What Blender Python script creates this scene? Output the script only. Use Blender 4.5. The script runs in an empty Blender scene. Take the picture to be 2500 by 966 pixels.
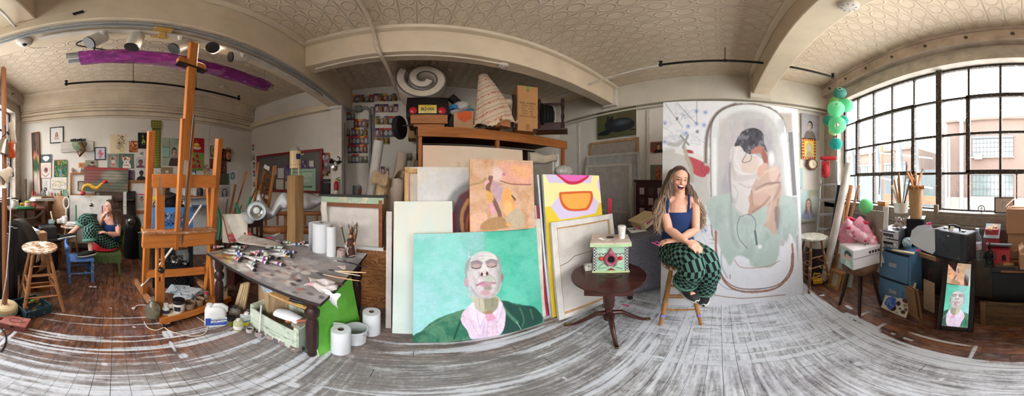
EXPOSURE,SKY,SPOTW,MIRLEAN=0.55,12.0,14,17
import bpy,math,random
import numpy as np
from mathutils import Vector as V,Matrix
RO=Matrix.Rotation;TN=Matrix.Translation;Cs=math.cos;Sn=math.sin;ls_=np.linspace;RR_=random.Random
SC=bpy.context.scene
COL=SC.collection
PI=math.pi
F,Y0,XB,H=470.0,441.0,1018.0,1.4
def ray(px,py):
 lo=(px-XB)/F;la=(Y0-py)/F
 return V((Sn(lo)*Cs(la),Cs(lo)*Cs(la),Sn(la)))
EYE=V((0,0,H))
def G(px,py,z=0.0):
 r=ray(px,py);return EYE+r*((z-H)/r.z)
def PXW(px,py,X):
 r=ray(px,py);return EYE+r*(X/r.x)
def PYW(px,py,Y):
 r=ray(px,py);return EYE+r*(Y/r.y)
def PD(px,py,d):
 lo=(px-XB)/F
 return V((Sn(lo)*d,Cs(lo)*d,H+d*math.tan((Y0-py)/F)))
def zat(py,d):return H+d*math.tan((Y0-py)/F)
def hd(p):return math.hypot(p[0],p[1])
def fc_(p):
 return math.atan2(-p[0],p[1])
def lin(h):
 if isinstance(h,str):
  h=h.lstrip('#');h=[int(h[i:i+2],16)/255 for i in(0,2,4)]
 return tuple((c/12.92 if c<=.04045 else((c+.055)/1.055)**2.4)for c in h)
MC={}
def nodes(name):
 m=bpy.data.materials.new(name);m.use_nodes=True
 nt=m.node_tree;b=nt.nodes['Principled BSDF']
 return m,nt,b
def N(nt,t,**kw):
 n=nt.nodes.new(t)
 for k,v in kw.items():setattr(n,k,v)
 return n
def ramp(nt,fac,stops):
 r=N(nt,'ShaderNodeValToRGB');e=r.color_ramp.elements
 while len(e)<len(stops):e.new(.5)
 for i,(p,c)in enumerate(stops):
  e[i].position=p;e[i].color=(*c,1)if len(c)==3 else c
 nt.links.new(fac,r.inputs[0]);return r.outputs[0]
def mixc(nt,fac,a,b,mode='MIX'):
 n=N(nt,'ShaderNodeMix',data_type='RGBA',blend_type=mode)
 for s,v in((n.inputs[0],fac),(n.inputs[6],a),(n.inputs[7],b)):
  if hasattr(v,'links')or isinstance(v,bpy.types.NodeSocket):nt.links.new(v,s)
  elif isinstance(v,(int,float)):s.default_value=v
  else:s.default_value=(*v[:3],1)
 return n.outputs[2]
def mth(nt,op,*a,clamp=False):
 n=N(nt,'ShaderNodeMath',operation=op,use_clamp=clamp)
 for i,v in enumerate(a):
  if isinstance(v,(int,float)):n.inputs[i].default_value=v
  else:nt.links.new(v,n.inputs[i])
 return n.outputs[0]
def cr_(nt,kind='Object',scale=(1,1,1),rot=(0,0,0)):
 t=N(nt,'ShaderNodeTexCoord');mp=N(nt,'ShaderNodeMapping')
 mp.inputs['Scale'].default_value=scale;mp.inputs['Rotation'].default_value=rot
 nt.links.new(t.outputs[kind],mp.inputs[0]);return mp.outputs[0]
def nz_(nt,vec,scale=5,detail=4,rough=.55,dist=0):
 n=N(nt,'ShaderNodeTexNoise');n.inputs['Scale'].default_value=scale
 n.inputs['Detail'].default_value=detail;n.inputs['Roughness'].default_value=rough
 n.inputs['Distortion'].default_value=dist
 nt.links.new(vec,n.inputs['Vector']);return n.outputs['Fac']
def bump(nt,b,h,strength=.3,dist=.01):
 n=N(nt,'ShaderNodeBump');n.inputs['Strength'].default_value=strength
 n.inputs['Distance'].default_value=dist
 nt.links.new(h,n.inputs['Height']);nt.links.new(n.outputs[0],b.inputs['Normal'])
def qp(c,rough=.55,qm=0,var=.14,scale=9,bmp=0,spec=.35,trans=0,ior=1.45,key=None):
 k=('p',c,rough,qm,var,scale,bmp,trans)
 if k in MC:return MC[k]
 m,nt,b=nodes(key or'surface_'+str(c).lstrip('#'))
 L=lin(c);v=cr_(nt)
 n=nz_(nt,v,scale,5)
 dark=tuple(x*(1-var)for x in L);lite=tuple(min(1,x*(1+var*.8)+.004*var)for x in L)
 nt.links.new(ramp(nt,n,[(.3,dark),(.7,lite)]),b.inputs['Base Color'])
 b.inputs['Roughness'].default_value=rough;b.inputs['Metallic'].default_value=qm
 b.inputs['Specular IOR Level'].default_value=spec
 if trans:b.inputs['Transmission Weight'].default_value=trans;b.inputs['IOR'].default_value=ior
 if bmp:bump(nt,b,nz_(nt,v,scale*6,4),bmp,.006)
 MC[k]=m;return m
def qw(c1,c2,axis='z',sc=14,rough=.5,stretch=12,worn=None,spec=.3):
 k=('w',c1,c2,axis,sc,rough,worn)
 if k in MC:return MC[k]
 m,nt,b=nodes('wood_'+c1.lstrip('#'))
 s=[sc,sc,sc];s['xyz'.index(axis)]=sc/stretch
 v=cr_(nt,scale=tuple(s))
 n=nz_(nt,v,1.6,6,.6,.8)
 f=nz_(nt,v,7,4,.7)
 t=mth(nt,'ADD',mth(nt,'MULTIPLY',n,.75),mth(nt,'MULTIPLY',f,.25))
 col=ramp(nt,t,[(.33,lin(c2)),(.62,lin(c1))])
 if worn:
  w=nz_(nt,cr_(nt),22,6,.65)
  col=mixc(nt,ramp(nt,w,[(.56,(0,0,0)),(.66,(1,1,1))]),col,lin(worn))
 nt.links.new(col,b.inputs['Base Color']);b.inputs['Roughness'].default_value=rough
 b.inputs['Specular IOR Level'].default_value=spec
 bump(nt,b,t,.15,.004)
 MC[k]=m;return m
def qs(base,spots,rough=.5,scale=30,lo=.58,hi=.64,wide=None):
 k=('s',base,tuple(spots),rough,scale,lo)
 if k in MC:return MC[k]
 m,nt,b=nodes('speckled_'+base.lstrip('#'))
 v=cr_(nt);col=None;c=mixc(nt,nz_(nt,v,6,5),tuple(x*.8 for x in lin(base)),tuple(min(1,x*1.15)for x in lin(base)))
 for i,s in enumerate(spots):
  mp=N(nt,'ShaderNodeMapping');mp.inputs['Location'].default_value=(3.1*i+1,1.7*i,2.3*i);nt.links.new(v,mp.inputs[0])
  c=mixc(nt,ramp(nt,nz_(nt,mp.outputs[0],scale,5,.6),[(lo,(0,0,0)),(hi,(1,1,1))]),c,lin(s))
 nt.links.new(c,b.inputs['Base Color']);b.inputs['Roughness'].default_value=rough
 MC[k]=m;return m
def qc(c,rough=.9,scale=140,bmp=.25,var=.12,c2=None):
 k=('c',c,scale,c2)
 if k in MC:return MC[k]
 m,nt,b=nodes('cloth_'+c.lstrip('#'))
 v=cr_(nt);L=lin(c)
 n=nz_(nt,v,7,5)
 wv=N(nt,'ShaderNodeTexNoise');wv.inputs['Scale'].default_value=scale;wv.inputs['Detail'].default_value=2
 nt.links.new(v,wv.inputs['Vector'])
 col=ramp(nt,n,[(.3,tuple(x*(1-var)for x in L)),(.7,tuple(min(1,x*(1+var))for x in L))])
 if c2:col=mixc(nt,ramp(nt,wv.outputs['Fac'],[(.45,(0,0,0)),(.6,(1,1,1))]),col,lin(c2))
 nt.links.new(col,b.inputs['Base Color']);b.inputs['Roughness'].default_value=rough
 b.inputs['Specular IOR Level'].default_value=.15
 bump(nt,b,wv.outputs['Fac'],bmp,.003)
 MC[k]=m;return m
def qm(c,rough=.3,var=.05):return qp(c,rough,1.0,var,20)
def painted(rough=.55,bmp=.12,key='painted'):
 k=(key,rough,bmp)
 if k in MC:return MC[k]
 m,nt,b=nodes(key)
 a=N(nt,'ShaderNodeAttribute',attribute_name='Col')
 nt.links.new(a.outputs['Color'],b.inputs['Base Color']);b.inputs['Roughness'].default_value=rough
 b.inputs['Specular IOR Level'].default_value=.25
 v=cr_(nt);bump(nt,b,nz_(nt,v,60,6,.65),bmp,.004)
 MC[k]=m;return m
def clearglass(tint='#ffffff',rough=0.0,key='clear_glass',alpha=.12):
 k=('g',tint,rough,alpha)
 if k in MC:return MC[k]
 m=bpy.data.materials.new(key);m.use_nodes=True;nt=m.node_tree;nt.nodes.clear()
 o=N(nt,'ShaderNodeOutputMaterial');t=N(nt,'ShaderNodeBsdfTransparent');g=N(nt,'ShaderNodeBsdfGlossy')
 t.inputs[0].default_value=(*lin(tint),1);g.inputs['Roughness'].default_value=rough
 f=N(nt,'ShaderNodeLayerWeight');f.inputs[0].default_value=.5
 x=N(nt,'ShaderNodeMixShader')
 nt.links.new(mth(nt,'ADD',mth(nt,'MULTIPLY',mth(nt,'POWER',f.outputs['Facing'],5),.85),alpha*.3),x.inputs[0]);nt.links.new(t.outputs[0],x.inputs[1]);nt.links.new(g.outputs[0],x.inputs[2])
 nt.links.new(x.outputs[0],o.inputs[0]);MC[k]=m;return m
def rotm(r):
 return(RO(r[2],3,'Z')@RO(r[1],3,'Y')@RO(r[0],3,'X'))
class MB:
 def __init__(s):s.v=[];s.f=[];s.m=[];s.uv={}
 def add(s,vs,fs,mi=0):
  o=len(s.v);s.v.extend([tuple(p)for p in vs]);s.f.extend([tuple(i+o for i in f)for f in fs]);s.m.extend([mi]*len(fs));return o
 def box(s,c,d,rot=None,mi=0,tx=1,ty=1):
  x,y,z=d[0]/2,d[1]/2,d[2]/2
  p=[V((a*x*(tx if k>0 else 1),b*y*(ty if k>0 else 1),k*z))for k in(-1,1)for a,b in((-1,-1),(1,-1),(1,1),(-1,1))]
  if rot:R=rotm(rot);p=[R@q for q in p]
  s.add([q+V(c)for q in p],[(3,2,1,0),(4,5,6,7),(0,1,5,4),(1,2,6,5),(2,3,7,6),(3,0,4,7)],mi);return s
 def bar(s,a,b,w,t,up=(0,0,1),mi=0,w2=None,t2=None):
  a,b=V(a),V(b);d=(b-a).normalized();u=V(up)
  if abs(d.dot(u))>.98:u=V((0,1,0))if abs(d.y)<.9 else V((1,0,0))
  sx=d.cross(u).normalized();sy=sx.cross(d).normalized()
  w2=w2 or w;t2=t2 or t;p=[]
  for q,ww,tt in((a,w,t),(b,w2,t2)):
   for i,j in((-1,-1),(1,-1),(1,1),(-1,1)):p.append(q+sx*(i*ww/2)+sy*(j*tt/2))
  s.add(p,[(3,2,1,0),(4,5,6,7),(0,1,5,4),(1,2,6,5),(2,3,7,6),(3,0,4,7)],mi);return s
 def tube(s,pts,r,n=8,mi=0,closed=False,cap=True,flat=1.0):
  pts=[V(p)for p in pts];k=len(pts)
  rs=r if isinstance(r,(list,tuple))else[r]*k
  ref=None;rings=[]
  for i,p in enumerate(pts):
   if closed:t=pts[(i+1)%k]-pts[i-1]
   else:t=pts[min(i+1,k-1)]-pts[max(i-1,0)]
   if t.length<1e-9:t=V((0,0,1))
   t.normalize()
   if ref is None:
    ref=V((0,0,1))if abs(t.z)<.9 else V((1,0,0))
   a=(ref-t*ref.dot(t))
   if a.length<1e-6:a=t.orthogonal()
   a.normalize();b=t.cross(a);ref=a
   rings.append([p+(a*Cs(2*PI*j/n)*flat+b*Sn(2*PI*j/n))*rs[i]for j in range(n)])
  vs=[q for rg in rings for q in rg];fs=[]
  m=k if closed else k-1
  for i in range(m):
   for j in range(n):
    a=i*n+j;b=i*n+(j+1)%n;c=((i+1)%k)*n+(j+1)%n;d=((i+1)%k)*n+j
    fs.append((a,b,c,d))
  if cap and not closed:
   fs.append(tuple(range(n-1,-1,-1)));fs.append(tuple((k-1)*n+j for j in range(n)))
  s.add(vs,fs,mi);return s
 def cyl(s,a,b,r0,r1=None,n=14,mi=0,cap=True):
  return s.tube([a,b],[r0,r0 if r1 is None else r1],n,mi,cap=cap)
 def lt(s,prof,n=20,mi=0,c=(0,0,0),M=None,a0=0,a1=2*PI,sq=(1,1)):
  full=abs(a1-a0-2*PI)<1e-6;k=len(prof);nn=n if full else n+1
  vs=[]
  for r,z in prof:
   for j in range(nn):
    a=a0+(a1-a0)*j/n;p=V((r*Cs(a)*sq[0],r*Sn(a)*sq[1],z))
    if M is not None:p=M@p
    vs.append(p+V(c))
  fs=[]
  for i in range(k-1):
   for j in range(n):
    j2=(j+1)%nn
    fs.append((i*nn+j,i*nn+j2,(i+1)*nn+j2,(i+1)*nn+j))
  if full:
   if prof[0][0]>1e-5:fs.append(tuple(range(nn-1,-1,-1)))
   if prof[-1][0]>1e-5:fs.append(tuple((k-1)*nn+j for j in range(nn)))
  s.add(vs,fs,mi);return s
 def sph(s,c,r,n=14,mi=0,rot=None):
  if isinstance(r,(int,float)):r=(r,r,r)
  R=rotm(rot)if rot else None;h=n//2;vs=[]
  for i in range(h+1):
   t=PI*i/h
   for j in range(n):
    a=2*PI*j/n;p=V((r[0]*Sn(t)*Cs(a),r[1]*Sn(t)*Sn(a),r[2]*Cs(t)))
    if R:p=R@p
    vs.append(p+V(c))
  fs=[(i*n+j,(i+1)*n+j,(i+1)*n+(j+1)%n,i*n+(j+1)%n)for i in range(h)for j in range(n)]
  s.add(vs,fs,mi);return s
 def prism(s,poly,lo,hi,ax='y',mi=0):
  def mk(p,q):
   if ax=='y':return(p[0],q,p[1])
   if ax=='x':return(q,p[0],p[1])
   return(p[0],p[1],q)
  n=len(poly);vs=[mk(p,lo)for p in poly]+[mk(p,hi)for p in poly]
  fs=[tuple(range(n)),tuple(range(2*n-1,n-1,-1))]+[(i,i+n,(i+1)%n+n,(i+1)%n)for i in range(n)]
  s.add(vs,fs,mi);return s
 def surf(s,fn,nu,nv,mi=0,cu=False,cv=False):
  vs=[fn(i/(nu if cu else nu-1),j/(nv if cv else nv-1))for i in range(nu)for j in range(nv)]
  fs=[]
  for i in range(nu if cu else nu-1):
   for j in range(nv if cv else nv-1):
    fs.append((i*nv+j,((i+1)%nu)*nv+j,((i+1)%nu)*nv+(j+1)%nv,i*nv+(j+1)%nv))
  s.add(vs,fs,mi);return s
 def bd(s,name,mats,parent=None,smooth=.7,bevel=0,M=None,sd_=0,sub=0,fixn=True):
  me=bpy.data.meshes.new(name);me.from_pydata(s.v,[],s.f)
  if not isinstance(mats,(list,tuple)):mats=[mats]
  for m in mats:me.materials.append(m)
  if len(mats)>1:me.polygons.foreach_set('material_index',s.m)
  me.update()
  if fixn:
   import bmesh
   bm=bmesh.new();bm.from_mesh(me);bmesh.ops.recalc_face_normals(bm,faces=bm.faces);bm.to_mesh(me);bm.free()
  if smooth:
   me.shade_smooth();me.set_sharp_from_angle(angle=smooth)
  o=bpy.data.objects.new(name,me);COL.objects.link(o)
  if parent:o.parent=parent
  if M is not None:o.matrix_basis=M
  if sd_:
   md=o.modifiers.new('thick','SOLIDIFY');md.thickness=sd_;md.offset=0
  if sub:
   md=o.modifiers.new('sub','SUBSURF');md.levels=md.render_levels=sub
  if bevel:
   md=o.modifiers.new('bev','BEVEL');md.width=bevel;md.segments=2;md.limit_method='ANGLE';md.angle_limit=.6
  return o
def frame(o,x,up=None,back=None):
 x=V(x).normalized();z=V(up).normalized()if up is not None else V((0,0,1))
 y=z.cross(x).normalized();x=y.cross(z).normalized()
 m=Matrix.Identity(4)
 for i in range(3):m[i][0]=x[i];m[i][1]=y[i];m[i][2]=z[i];m[i][3]=o[i]
 return m
def TR(p,rz=0,rx=0,ry=0):
 return TN(V(p))@RO(rz,4,'Z')@RO(ry,4,'Y')@RO(rx,4,'X')
def tag(o,label,cat,group=None):
 o['label']=label;o['category']=cat
 if group:o['group']=group
 return o
def tg_(name,label,cat,loc=(0,0,0),rz=0,group=None,M=None):
 o=bpy.data.objects.new(name,None);COL.objects.link(o);o.empty_display_size=.05
 o.matrix_basis=M if M is not None else TR(loc,rz)
 return tag(o,label,cat,group)
def st_(o):o['kind']='structure';return o
KIDS=lambda o:[c for c in bpy.data.objects if c.parent==o]
def dup(o,M=None,parent=None,label=None,group=None):
 c=o.copy();COL.objects.link(c)
 if parent:c.parent=parent
 if M is not None:c.matrix_basis=M
 if label:c['label']=label
 if group:c['group']=group
 for k in KIDS(o):dup(k,parent=c)
 return c
def vnoise(X,Y,sc,seed=0):
 rs=np.random.RandomState(int(abs(seed)));g=rs.rand(64,64)
 x=X/sc;y=Y/sc;xi=np.floor(x).astype(int);yi=np.floor(y).astype(int)
 fx=x-xi;fy=y-yi;fx=fx*fx*(3-2*fx);fy=fy*fy*(3-2*fy)
 a=g[yi%64,xi%64];b=g[yi%64,(xi+1)%64];c=g[(yi+1)%64,xi%64];d=g[(yi+1)%64,(xi+1)%64]
 return(a*(1-fx)+b*fx)*(1-fy)+(c*(1-fx)+d*fx)*fy
def fbm(X,Y,sc,seed=0,o=4):
 t=0;a=1;s=0
 for i in range(o):t=t+a*vnoise(X,Y,sc/2**i,seed+i*7);s+=a;a*=.55
 return t/s
def sp_(p,k=5,closed=True):
 n=len(p);out=[]
 for i in range(n if closed else n-1):
  g=(lambda j:p[j%n])if closed else(lambda j:p[min(max(j,0),n-1)])
  a,b,c,d=g(i-1),g(i),g(i+1),g(i+2)
  for t in range(k):
   u=t/k;out.append(tuple(.5*((2*b[q])+(-a[q]+c[q])*u+(2*a[q]-5*b[q]+4*c[q]-d[q])*u*u+(-a[q]+3*b[q]-3*c[q]+d[q])*u**3)for q in range(len(b))))
 if not closed:out.append(tuple(p[-1]))
 return out
U=[(0,0),(100,0),(100,100),(0,100)]
class Art:
 def __init__(s,corners,nx,ny,base):
  u,v=np.meshgrid((np.arange(nx))/(nx-1),(np.arange(ny))/(ny-1))
  c=[np.array(q,float)for q in corners]
  P=lambda k:(c[0][k]*(1-u)+c[1][k]*u)*(1-v)+(c[3][k]*(1-u)+c[2][k]*u)*v
  s.X=P(0);s.Y=P(1);s.C=np.empty((ny,nx,3));s.C[:]=lin(base)
  s.px=max(abs(c[1][0]-c[0][0])/nx,abs(c[3][1]-c[0][1])/ny)
 def put(s,a,col,sl=None):
  col=np.array(lin(col))if not isinstance(col,np.ndarray)else col
  if sl is None:s.C[:]=s.C*(1-a[...,None])+col*a[...,None]
  else:s.C[sl]=s.C[sl]*(1-a[...,None])+col*a[...,None]
  return s
 def box_(s,x0,y0,x1,y1,pad):
  m=(s.X>=x0-pad)&(s.X<=x1+pad)&(s.Y>=y0-pad)&(s.Y<=y1+pad)
  r=np.where(m.any(1))[0];c=np.where(m.any(0))[0]
  if not len(r)or not len(c):return None
  return(slice(r[0],r[-1]+1),slice(c[0],c[-1]+1))
 def wob(s,X,Y,w,seed):
  if not w:return X,Y
  return X+(fbm(X,Y,w*5,seed)-.5)*2*w,Y+(fbm(X,Y,w*5,seed+31)-.5)*2*w
 def ell(s,cx,cy,rx,ry,col,rot=0,soft=None,a=1,wob=0):
  R=max(rx,ry);sl=s.box_(cx-R,cy-R,cx+R,cy+R,(soft or 0)*2+2*wob+2*s.px)
  if sl is None:return s
  X,Y=s.wob(s.X[sl],s.Y[sl],wob,int(cx));co,si=Cs(rot),Sn(rot)
  dx,dy=X-cx,Y-cy;p=(dx*co+dy*si)/rx;q=(-dx*si+dy*co)/ry
  d=(1-np.sqrt(p*p+q*q))*min(rx,ry);sf=soft or s.px
  return s.put(a*np.clip(.5+d/(2*sf),0,1),col,sl)
 def poly(s,pts,col,soft=None,a=1,sm=True,wob=0):
  if sm:pts=sp_(pts,4)
  xs=[p[0]for p in pts];ys=[p[1]for p in pts];sf=soft or s.px*.8
  sl=s.box_(min(xs),min(ys),max(xs),max(ys),sf*2+2*wob+s.px)
  if sl is None:return s
  X,Y=s.wob(s.X[sl],s.Y[sl],wob,int(xs[0]));ins=np.zeros(X.shape,bool);D=np.full(X.shape,1e9)
  n=len(pts)
  for i in range(n):
   (x0,y0),(x1,y1)=pts[i],pts[(i+1)%n]
   if(y0>y1)!=(y1>y0)or y0!=y1:
    cond=((y0>Y)!=(y1>Y));xx=(x1-x0)*(Y-y0)/((y1-y0)if y1!=y0 else 1e-9)+x0
    ins^=cond&(X<xx)
   dx,dy=x1-x0,y1-y0;L=dx*dx+dy*dy+1e-9;t=np.clip(((X-x0)*dx+(Y-y0)*dy)/L,0,1)
   D=np.minimum(D,(X-x0-t*dx)**2+(Y-y0-t*dy)**2)
  d=np.sqrt(D)*np.where(ins,1,-1)
  return s.put(a*np.clip(.5+d/(2*sf),0,1),col,sl)
 def line(s,pts,w,col,soft=None,a=1,sm=True,wob=0,taper=False):
  if sm and len(pts)>2:pts=sp_(pts,5,False)
  xs=[p[0]for p in pts];ys=[p[1]for p in pts];sf=soft or s.px*.7
  sl=s.box_(min(xs),min(ys),max(xs),max(ys),w+sf*2+2*wob+s.px)
  if sl is None:return s
  X,Y=s.wob(s.X[sl],s.Y[sl],wob,int(xs[0]+ys[0]));D=np.full(X.shape,-1e9);n=len(pts)-1
  for i in range(n):
   (x0,y0),(x1,y1)=pts[i],pts[i+1]
   dx,dy=x1-x0,y1-y0;L=dx*dx+dy*dy+1e-9;t=np.clip(((X-x0)*dx+(Y-y0)*dy)/L,0,1)
   ww=w/2*(1-.9*abs((i+t)/n*2-1)**2)if taper else w/2
   D=np.maximum(D,ww-np.sqrt((X-x0-t*dx)**2+(Y-y0-t*dy)**2))
  return s.put(a*np.clip(.5+D/(2*sf),0,1),col,sl)
 def bl_(s,cols,sc,seed=0,lo=.5,hi=.65,a=1,ax=1,ay=1,mask=None):
  for i,c in enumerate(cols):
   n=fbm(s.X*ax,s.Y*ay,sc,seed+i*13)
   m=np.clip((n-lo)/(hi-lo),0,1)*a
   if mask is not None:m=m*mask
   s.put(m,c)
  return s
 def grad(s,c0,c1,x0,y0,x1,y1,a=1):
  t=np.clip(((s.X-x0)*(x1-x0)+(s.Y-y0)*(y1-y0))/((x1-x0)**2+(y1-y0)**2),0,1)
  return s.put(t*a,c1)if c0 is None else s.put(np.ones_like(t)*a,np.array(lin(c0))*(1-t[...,None])+np.array(lin(c1))*t[...,None])
 def grain(s,amp,sc,seed=5,ax=1,ay=1):
  s.C*=(1+(fbm(s.X*ax,s.Y*ay,sc,seed)-.5)*2*amp)[...,None];s.C[:]=np.clip(s.C,0,1);return s
def artm(M,w,h,nx,ny,base,x0,y0,s):
 a=Art(U,nx,ny,base);u=a.X/100-.5;v=1-a.Y/100;m=np.array(M);P=[m[i,0]*u*w+m[i,2]*v*h+m[i,3]for i in range(3)]
 a.X=(XB+F*np.arctan2(P[0],P[1])-x0)*s;a.Y=(Y0-F*np.arctan2(P[2]-H,np.hypot(P[0],P[1]))-y0)*s;a.px=max(abs(a.X[0,-1]-a.X[0,0])/nx,abs(a.Y[-1,0]-a.Y[0,0])/ny);return a
def paint_attr(me,cols,n_total):
 at=me.color_attributes.new('Col','FLOAT_COLOR','POINT')
 buf=np.ones((n_total,4),np.float32);buf[:]=(*lin('#d8d4c8'),1)
 buf[:len(cols),:3]=cols;at.data.foreach_set('color',buf.ravel())
def cv_(name,label,cat,art,w,h,th=.03,M=None,group=None,side='#d9d5c8',frame_=None,parent=None,rough=.55,bmp=.12,mat=None):
 0
 ny,nx=art.C.shape[:2]
 xs=ls_(-w/2,w/2,nx);zs=ls_(h,0,ny)
 Xg,Zg=np.meshgrid(xs,zs);fr=np.stack([Xg,np.full_like(Xg,-th/2),Zg],-1).reshape(-1,3)
 idx=np.arange(nx*ny).reshape(ny,nx)
 quads=np.stack([idx[:-1,:-1],idx[1:,:-1],idx[1:,1:],idx[:-1,1:]],-1).reshape(-1,4)
 b0=nx*ny
 back=[(-w/2,th/2,h),(w/2,th/2,h),(w/2,th/2,0),(-w/2,th/2,0)]
 fc=[(-w/2,-th/2,h),(w/2,-th/2,h),(w/2,-th/2,0),(-w/2,-th/2,0)]
 vs=fr.tolist()+back+fc;B=[b0+i for i in range(4)];Fc=[b0+4+i for i in range(4)]
 fs=quads.tolist()+[(B[0],B[1],B[2],B[3]),(Fc[0],Fc[1],B[1],B[0]),(Fc[1],Fc[2],B[2],B[1]),(Fc[2],Fc[3],B[3],B[2]),(Fc[3],Fc[0],B[0],B[3])]
 me=bpy.data.meshes.new(name);me.from_pydata(vs,[],fs)
 me.materials.append(mat or painted(rough,bmp));me.materials.append(qp(side,.8))
 mi=np.zeros(len(fs),np.int32);mi[len(quads):]=1;me.polygons.foreach_set('material_index',mi)
 paint_attr(me,art.C.reshape(-1,3),len(vs));me.update()
 o=bpy.data.objects.new(name if not frame_ else'picture',me);COL.objects.link(o)
 if not frame_:
  if M is not None:o.matrix_basis=M
  if parent:o.parent=parent
  elif label:tag(o,label,cat,group)
  return o
 t=tg_(name,label,cat,M=M,group=group);o.parent=t
 fw,fd,fm=frame_[:3];b=MB()
 for sx in(-1,1):b.box((sx*(w/2+fw/2),0,h/2),(fw,fd,h+2*fw))
 for z in(-fw/2,h+fw/2):b.box((0,0,z),(w,fd,fw))
 b.bd('picture_frame',fm,t,bevel=min(.004,fw*.2))
 return t
def lean(bl,br,tl,deg,z=0.0,yaw=0):
 0
 A=G(*bl,z);B=G(*br,z);x=RO(math.radians(yaw),3,'Z')@(B-A).normalized()
 nb=V((0,0,1)).cross(x).normalized()
 up=(V((0,0,1))*Cs(math.radians(deg))+nb*Sn(math.radians(deg)))
 n=x.cross(up);r=ray(*tl);t=(A-EYE).dot(n)/r.dot(n);T=EYE+r*t
 return frame((A+B)/2,x,up),(B-A).length,(T-A).dot(up)
XL,XR,YWN,YG,YB1,YB2,HC=-3.8,3.3,-2.0,-2.15,3.28,3.62,3.35
random.seed(4)
cam=bpy.data.cameras.new('camera');cam.type='PANO'
co=bpy.data.objects.new('camera',cam);COL.objects.link(co);SC.camera=co
half=1250/F;yaw=(1250-XB)/F
co.location=EYE;co.rotation_euler=(PI/2,0,-yaw)
for tgt in(cam,getattr(cam,'cycles',None)):
 if tgt is None:continue
 for k,v in(('panorama_type','EQUIRECTANGULAR'),('longitude_min',-half),('longitude_max',half),('latitude_min',-(966-Y0)/F),('latitude_max',Y0/F)):
  try:setattr(tgt,k,v)
  except Exception:pass
cam.clip_start=.02
SC.view_settings.view_transform='Standard';SC.view_settings.look='None';SC.view_settings.gamma=1
SC.view_settings.exposure=EXPOSURE;SC.view_settings.use_curve_mapping=False
try:
 SC.cycles.use_denoising=True;SC.cycles.denoiser='OPENIMAGEDENOISE';SC.cycles.max_bounces=10;SC.cycles.diffuse_bounces=6
 SC.cycles.transparent_max_bounces=24;SC.cycles.use_adaptive_sampling=True;SC.cycles.sample_clamp_indirect=8
except Exception:pass
w=bpy.data.worlds.new('overcast_sky');SC.world=w;w.use_nodes=True
bg=w.node_tree.nodes['Background'];bg.inputs[1].default_value=SKY
ntw=w.node_tree;tcw=N(ntw,'ShaderNodeTexCoord');sp=N(ntw,'ShaderNodeSeparateXYZ');ntw.links.new(tcw.outputs['Generated'],sp.inputs[0])
cl=nz_(ntw,tcw.outputs['Generated'],3,4)
ntw.links.new(ramp(ntw,mth(ntw,'ADD',sp.outputs[2],mth(ntw,'MULTIPLY',cl,.25)),[(0,(.86,.80,.72)),(.12,(1,.965,.92)),(.6,(.92,.93,.96)),(1,(.88,.92,1))]),bg.inputs[0])
for i,(cx,wx)in enumerate(((-1.6,3.8),(1.6,2.4))):
 L=bpy.data.lights.new('window_portal','AREA');L.shape='RECTANGLE';L.size=wx;L.size_y=1.85
 try:L.cycles.is_portal=True
 except Exception:pass
 o=bpy.data.objects.new('window_portal',L);COL.objects.link(o);o.location=(cx,YG-.03,1.97);o.rotation_euler=(PI/2,0,PI)
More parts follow.
